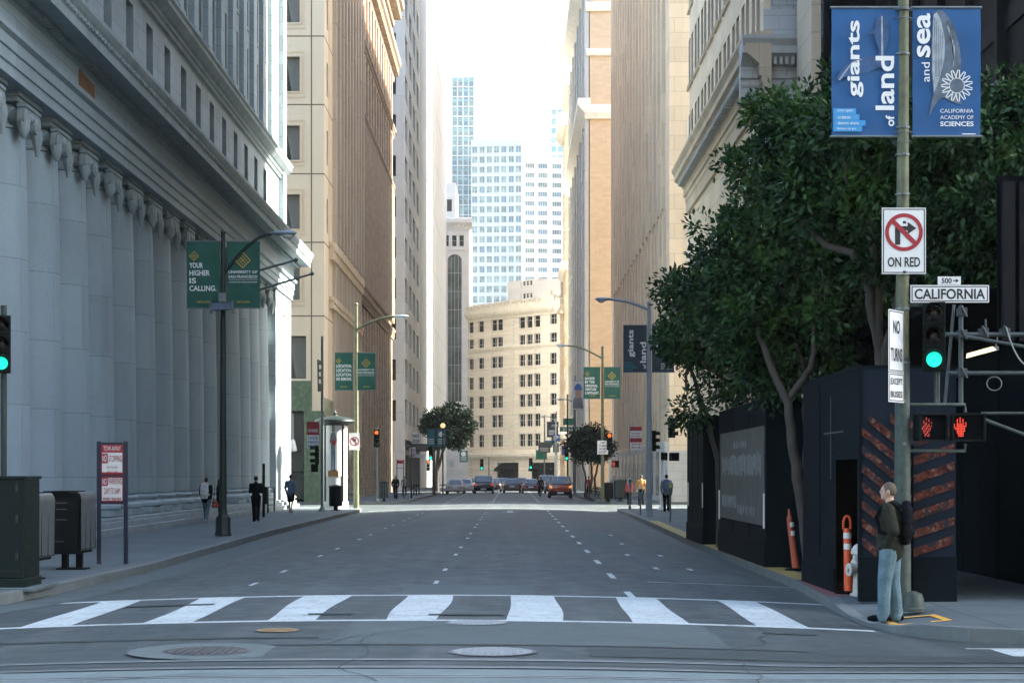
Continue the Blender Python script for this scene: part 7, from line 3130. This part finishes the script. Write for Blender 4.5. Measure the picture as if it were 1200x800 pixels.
person('far walker in red top beyond the parked bicycles', at(690, 0, 148)[0], 148, SZ, R(10), 1.7, 'walk', ('red_cloth', 'black_cloth', 'black_cloth'), .025)
person('far walker in pale top by the litter bins', at(719, 0, 127)[0], 127, SZ, R(175), 1.76, 'walk', ('grey_cloth', 'blue_cloth', 'black_cloth'), .025)


def bicycle(x, y, z, rz):
    t = thing('bicycle', 'dark bicycle under the rider in the roadway', 'bicycle', (x, y, z), rz, local=True)
    for yy in (-.52, .52):
        mb = MB()
        mb.tube([(0, yy + .33 * math.cos(a), .34 + .33 * math.sin(a)) for a in [2 * math.pi * i / 24 for i in range(25)]], .022, 6)
        w_ = mb.build('wheel', [M['black_matt']], t)
        mb = MB()
        for i in range(8):
            a = math.pi * i / 8
            mb.tube([(0, yy + .32 * math.cos(a), .34 + .32 * math.sin(a)), (0, yy - .32 * math.cos(a), .34 - .32 * math.sin(a))], .004, 4)
        mb.build('spoke', [M['steel']], w_)
    mb = MB()
    for a, b in (((0, -.52, .34), (0, -.1, .32)), ((0, -.1, .32), (0, -.2, .82)), ((0, -.52, .34), (0, -.18, .78)), ((0, -.1, .32), (0, .36, .80)), ((0, -.18, .76), (0, .34, .86)), ((0, .34, .92), (0, .52, .34))):
        mb.tube([a, b], .02, 8)
    mb.build('frame', [M['black']], t)
    mb = MB()
    mb.tube([(-.27, .28, 1.0), (-.1, .38, .98), (.1, .38, .98), (.27, .28, 1.0)], .016, 8)
    mb.build('handlebar', [M['black']], t)
    mb = MB()
    mb.ball((0, -.22, .86), .08, .14, .035)
    mb.build('saddle', [M['black_matt']], t)


bx, by = at(633.5, 0, 146)[0], 146
bicycle(bx, by, zroad(bx, by), 0)
src = [o for o in C.objects if o.name == 'bicycle'][0]
for i in range(6):
    copy_tree(src, None, 'dark bicycle parked in the row on the far sidewalk', (6.35 + .12 * (i % 2), 122 + 2.1 * i, SZ), R(80 + 7 * (i % 3)))['group'] = 'bicycles parked in a row'


def rider(x, y, z):
    t = thing('person', 'bicycle rider in dark clothes in the roadway', 'person', (x, y, z), 0, 'people on the sidewalks', local=True)
    J = dict(pel=(0, -.2, .95), ch=(0, .02, 1.36), nk=(0, .06, 1.46), hd=(0, .12, 1.60))
    mb = MB()
    caps(mb, [J['pel'], (0, -.08, 1.15), J['ch']], [.13, .125, .13])
    caps(mb, [J['ch'], J['nk'], (0, .09, 1.52)], [.1, .06, .055])
    mb.ball(J['hd'], .075, .092, .108, 14)
    for s in (-1, 1):
        caps(mb, [(s * .18, .02, 1.40), (s * .25, .14, 1.18), (s * .24, .27, 1.03)], [.05, .04, .028])
        hand(mb, (s * .24, .27, 1.03), (0, .6, -.4), s)
        kn = (s * .12, .16, .72 if s > 0 else .56)
        an = (s * .11, -.06, .36 if s > 0 else .16)
        caps(mb, [(s * .09, -.18, .92), kn, an], [.08, .055, .038])
        caps(mb, [an, (s * .11, .1, an[2] - .04)], [.035, .03])
    fuse(mb, 'body', M['skin'], t, .02, 2)
    mb = MB()
    caps(mb, [J['pel'], (0, -.08, 1.15), J['ch']], [.155, .15, .155])
    caps(mb, [(-.13, .02, 1.38), (.13, .02, 1.38)], [.085, .085])
    for s in (-1, 1):
        caps(mb, [(s * .18, .02, 1.40), (s * .25, .14, 1.18), (s * .24, .26, 1.05)], [.07, .058, .045])
    fuse(mb, 'jacket', M['black_cloth'], t, .02, 2)
    mb = MB()
    for s in (-1, 1):
        kn = (s * .12, .16, .72 if s > 0 else .56)
        an = (s * .11, -.06, .36 if s > 0 else .16)
        caps(mb, [(s * .09, -.18, .92), kn, an], [.1, .072, .06])
    fuse(mb, 'trousers', M['black_cloth'], t, .02, 2)
    mb = MB()
    mb.ball((0, .10, 1.64), .095, .12, .09, 14)
    mb.build('helmet', [M['black']], t, smooth=60)
    for s in (-1, 1):
        mb = MB()
        caps(mb, [(s * .11, -.09, .32 if s > 0 else .12), (s * .11, .12, .30 if s > 0 else .10)], [.045, .04])
        mb.build('shoe', [M['black_matt']], t, smooth=60)


rider(bx, by, zroad(bx, by))


# ================================================================== CARS
def paint(name, col):
    m, nt, b = nodes(name)
    b.inputs['Base Color'].default_value = (*col, 1)
    b.inputs['Roughness'].default_value = .28
    b.inputs['Coat Weight'].default_value = .8
    b.inputs['Coat Roughness'].default_value = .06
    co = nt.nodes.new('ShaderNodeTexCoord').outputs['Object']
    nt.links.new(mix(nt, ramp(nt, noise(nt, co, 3, 4), .3, .7), [c * .85 for c in col], col), b.inputs['Base Color'])
    return m


M['tail_lit'] = glow('lit_tail_lamp', (1.0, .04, .03), .8)
M['tail_amber'] = glow('lit_amber_lamp', (1.0, .4, .1), 1.4)
M['tail_off'] = mat('tail_lamp', (.25, .012, .012), .25, var=.1)
M['car_glass'] = mat('car_glass', (.02, .026, .03), .06, var=.2, spec=.8)
M['tyre'] = mat('tyre_rubber', (.016, .016, .017), .8, var=.2)


def car(label, x, y, rz, col, L=4.5, W=1.8, Hh=1.46, boxy=0.0, tail='tail_lit', roofm=None, group='cars on the street'):
    """rear at -Y. stations along the length, each a ring of the body's section"""
    t = thing('parked_car' if tail == 'tail_off' else 'car', label, 'car', (x, y, zroad(x, y) + .01), rz, group, local=True)
    body = paint('car_paint', col)
    hw = W / 2
    belt = Hh * .63
    # (y, half width, sill, belt height)
    st = [(-L / 2, hw * .86, .46, belt * .86), (-L / 2 + .10, hw * .95, .30, belt * .97), (-L / 2 + .5, hw, .24, belt), (-L * .2, hw, .22, belt), (L * .14, hw, .22, belt * .98), (L * .3, hw * .98, .22, belt * .93), (L / 2 - .25, hw * .93, .25, belt * .84), (L / 2, hw * .78, .40, belt * .66)]
    mb = MB()
    n = 10
    for (yy, w, s, b) in st:
        ring = [(-w * .88, s), (-w, s + .14), (-w, (s + b) / 2 + .05), (-w * .97, b - .07), (-w * .86, b), (w * .86, b), (w * .97, b - .07), (w, (s + b) / 2 + .05), (w, s + .14), (w * .88, s)]
        mb.v += [(a, yy, c) for a, c in ring]
    for j in range(len(st) - 1):
        for i in range(n):
            mb.f.append((j * n + i, j * n + (i + 1) % n, (j + 1) * n + (i + 1) % n, (j + 1) * n + i))
            mb.m.append(0)
    mb.f += [tuple(range(n))[::-1], tuple((len(st) - 1) * n + i for i in range(n))]
    mb.m += [0, 0]
    b_ = mb.build('body', [body], t, smooth=35)
    # cabin
    r0, r1 = -L / 2 + (.14 if boxy else .62), L * .20
    q0, q1 = r0 + (.16 if boxy else .55), r1 - .75
    cw, rw = hw * .90, hw * (.80 if boxy else .68)
    zt = Hh
    mb = MB()
    lo = [(-cw, r0), (cw, r0), (cw, r1), (-cw, r1)]
    hi = [(-rw, q0), (rw, q0), (rw, q1), (-rw, q1)]
    mb.hexa([(a, c, belt - .02) for a, c in lo] + [(a, c, zt) for a, c in hi])
    mb.build('cabin', [roofm or body], t, bevel=.06)

    def face(i, j, key, a=.10, lo_=.08, hi_=.9):
        A, B = Vector((*lo[i], belt)), Vector((*lo[j], belt))
        D_, E_ = Vector((*hi[i], zt)), Vector((*hi[j], zt))
        nn = (B - A).cross(D_ - A).normalized() * .012
        f = lambda u, v: (A.lerp(B, u)).lerp(D_.lerp(E_, u), v) + nn
        m_ = MB()
        m_.quad(f(a, lo_), f(1 - a, lo_), f(1 - a - .02, hi_), f(a + .02, hi_))
        m_.build(key, [M['car_glass']], t)
    face(0, 1, 'rear_window')
    face(2, 3, 'windscreen')
    face(1, 2, 'side_window', .06)
    face(3, 0, 'side_window', .06)
    for sx in (-1, 1):
        for yy in (-L * .30, L * .31):
            w_ = MB()
            w_.tube([(sx * (hw - .20), yy, .33), (sx * (hw + .005), yy, .33)], .33, 20)
            wo = w_.build('wheel', [M['tyre']], t, smooth=40)
            w_ = MB()
            w_.tube([(sx * (hw + .004), yy, .33), (sx * (hw + .016), yy, .33)], .20, 14)
            w_.build('rim', [M['steel']], wo)
        m_ = MB()
        zz = belt * .72 if not boxy else belt * .80
        hh = .055 if not boxy else .10
        xa, xb = sx * hw * (.62 if not boxy else .72), sx * hw * .93
        m_.hexa([(xa, -L / 2 - .012, zz - hh), (xb, -L / 2 + .03, zz - hh), (xb, -L / 2 + .2, zz - hh), (xa, -L / 2 + .1, zz - hh), (xa, -L / 2 - .012, zz + hh), (xb, -L / 2 + .03, zz + hh), (xb, -L / 2 + .2, zz + hh), (xa, -L / 2 + .1, zz + hh)])
        m_.build('taillight', [M[tail]], t)
        m_ = MB()
        m_.ball((sx * (hw + .10), L * .15, belt + .06), .10, .06, .07)
        m_.build('wing_mirror', [body], t, smooth=60)
        m_ = MB()
        m_.ball((sx * hw * .66, L / 2 - .03, belt * .62), .17, .07, .08)
        m_.build('headlight', [M['lens']], t, smooth=60)
    m_ = MB()
    m_.box(-hw * .92, hw * .92, -L / 2 - .07, -L / 2 + .12, .34, .56)
    m_.build('bumper', [M['black_matt'] if boxy else body], t, bevel=.04)
    m_ = MB()
    m_.box(-.26, .26, -L / 2 - .078, -L / 2 - .071, .60 if not boxy else .40, .72 if not boxy else .52)
    m_.build('licence_plate', [M['sign_white']], t)
    return t


def car_at(label, px, Yv, **kw):
    x = at(px, 0, Yv)[0]
    return car(label, x, Yv, kw.pop('rz', 0), **kw)


car_at('boxy orange red car with amber lamps pulled to the kerb', 656, 143, col=(.30, .035, .015), L=4.3, W=1.95, Hh=1.84, boxy=1, tail='tail_amber', roofm=paint('grey_roof_paint', (.12, .12, .12)))
car_at('silver car at the far kerb under the street tree', 534, 168, col=(.42, .40, .36), tail='tail_off', W=1.85)
car_at('pale car just beyond the silver car', 546, 180, col=(.5, .5, .48), tail='tail_off')
car_at('dark blue sport utility car in the middle of the far lanes', 567, 168, col=(.02, .03, .05), Hh=1.75, W=1.95, boxy=1)
car_at('dark saloon half hidden behind the dark blue sport utility car', 578, 184, col=(.015, .015, .018))
car_at('black saloon between the dark blue car and the red-lit car', 600, 174, col=(.012, .014, .018), tail='tail_off')
car_at('dark red-lit saloon driving ahead of the bicycle rider', 622, 172, col=(.05, .015, .02), W=1.85)
car_at('distant grey van crossing beyond the black saloon', 640, 205, col=(.3, .31, .32), Hh=1.9, boxy=1, W=2.0)

for lb, px, yy, cl in (('dark car tucked behind the black saloon in the far queue', 589, 205, (.02, .02, .025)), ('dark grey car far back beside the red-lit saloon', 611, 222, (.05, .05, .055)), ('dark car waiting at the far kerb past the orange red car', 648, 178, (.018, .02, .026)), ('far white car behind the silver car', 556, 222, (.45, .45, .44))):
    car_at(lb, px, yy, col=cl, tail='tail_off' if px != 611 else 'tail_lit')

# ================================================================== LIGHT, SKY, CAMERA
SUN_EL = R(36)
sv = Vector((1.0, .18, 0)).normalized() * math.cos(SUN_EL) + Vector((0, 0, math.sin(SUN_EL)))
sl = bpy.data.lights.new('sun', 'SUN')
sl.energy = 4.6
sl.angle = R(.53)
sl.color = (1.0, .93, .82)
so = bpy.data.objects.new('sun', sl)
C.objects.link(so)
so.location = (60, 60, 120)
so.rotation_euler = (-sv).to_track_quat('-Z', 'Y').to_euler()

w = bpy.data.worlds.new('World')
bpy.context.scene.world = w
w.use_nodes = True
nt = w.node_tree
sky = nt.nodes.new('ShaderNodeTexSky')
sky.sky_type = 'NISHITA'
sky.sun_disc = False
sky.sun_elevation = SUN_EL
sky.sun_rotation = math.atan2(sv.x, sv.y)
sky.altitude = 20
sky.air_density = 1.0
sky.dust_density = 1.6
sky.ozone_density = 1.2
bg = nt.nodes['Background']
nt.links.new(sky.outputs[0], bg.inputs['Color'])
bg.inputs['Strength'].default_value = .13

HAZE = .00012
if HAZE:
    mb = MB()
    mb.box(-700, 700, -150, 900, -2, 160)
    hz = tag(mb.build('haze', []), kind='stuff')
    hm = bpy.data.materials.new('haze')
    hm.use_nodes = True
    hn = hm.node_tree
    hn.nodes.remove(hn.nodes['Principled BSDF'])
    pv = hn.nodes.new('ShaderNodeVolumePrincipled')
    pv.inputs['Color'].default_value = (.93, .96, .96, 1)
    pv.inputs['Density'].default_value = HAZE
    pv.inputs['Anisotropy'].default_value = .3
    hn.links.new(pv.outputs[0], hn.nodes['Material Output'].inputs['Volume'])
    hz.data.materials.append(hm)

cam = bpy.data.cameras.new('camera')
cam.lens = 60
cam.sensor_width = 36
cam.shift_y = 156 / 1200
cam.clip_start = .1
cam.clip_end = 6000
co = bpy.data.objects.new('camera', cam)
C.objects.link(co)
co.location = (0, 0, CAMZ)
co.rotation_euler = (R(90), 0, 0)
sc = bpy.context.scene
sc.camera = co
vs = sc.view_settings
vs.view_transform = 'Standard'
vs.look = 'None'
vs.exposure = EXPOSURE
vs.gamma = 1
vs.use_curve_mapping = False
sc.render.engine = 'CYCLES'
cy = sc.cycles
cy.use_denoising = True
cy.denoiser = 'OPENIMAGEDENOISE'
cy.max_bounces = 8
cy.diffuse_bounces = 5
cy.glossy_bounces = 3
cy.transmission_bounces = 2
cy.volume_bounces = 1
cy.sample_clamp_indirect = 6
cy.caustics_reflective = False
cy.caustics_refractive = False
cy.use_adaptive_sampling = True
cy.adaptive_threshold = .02
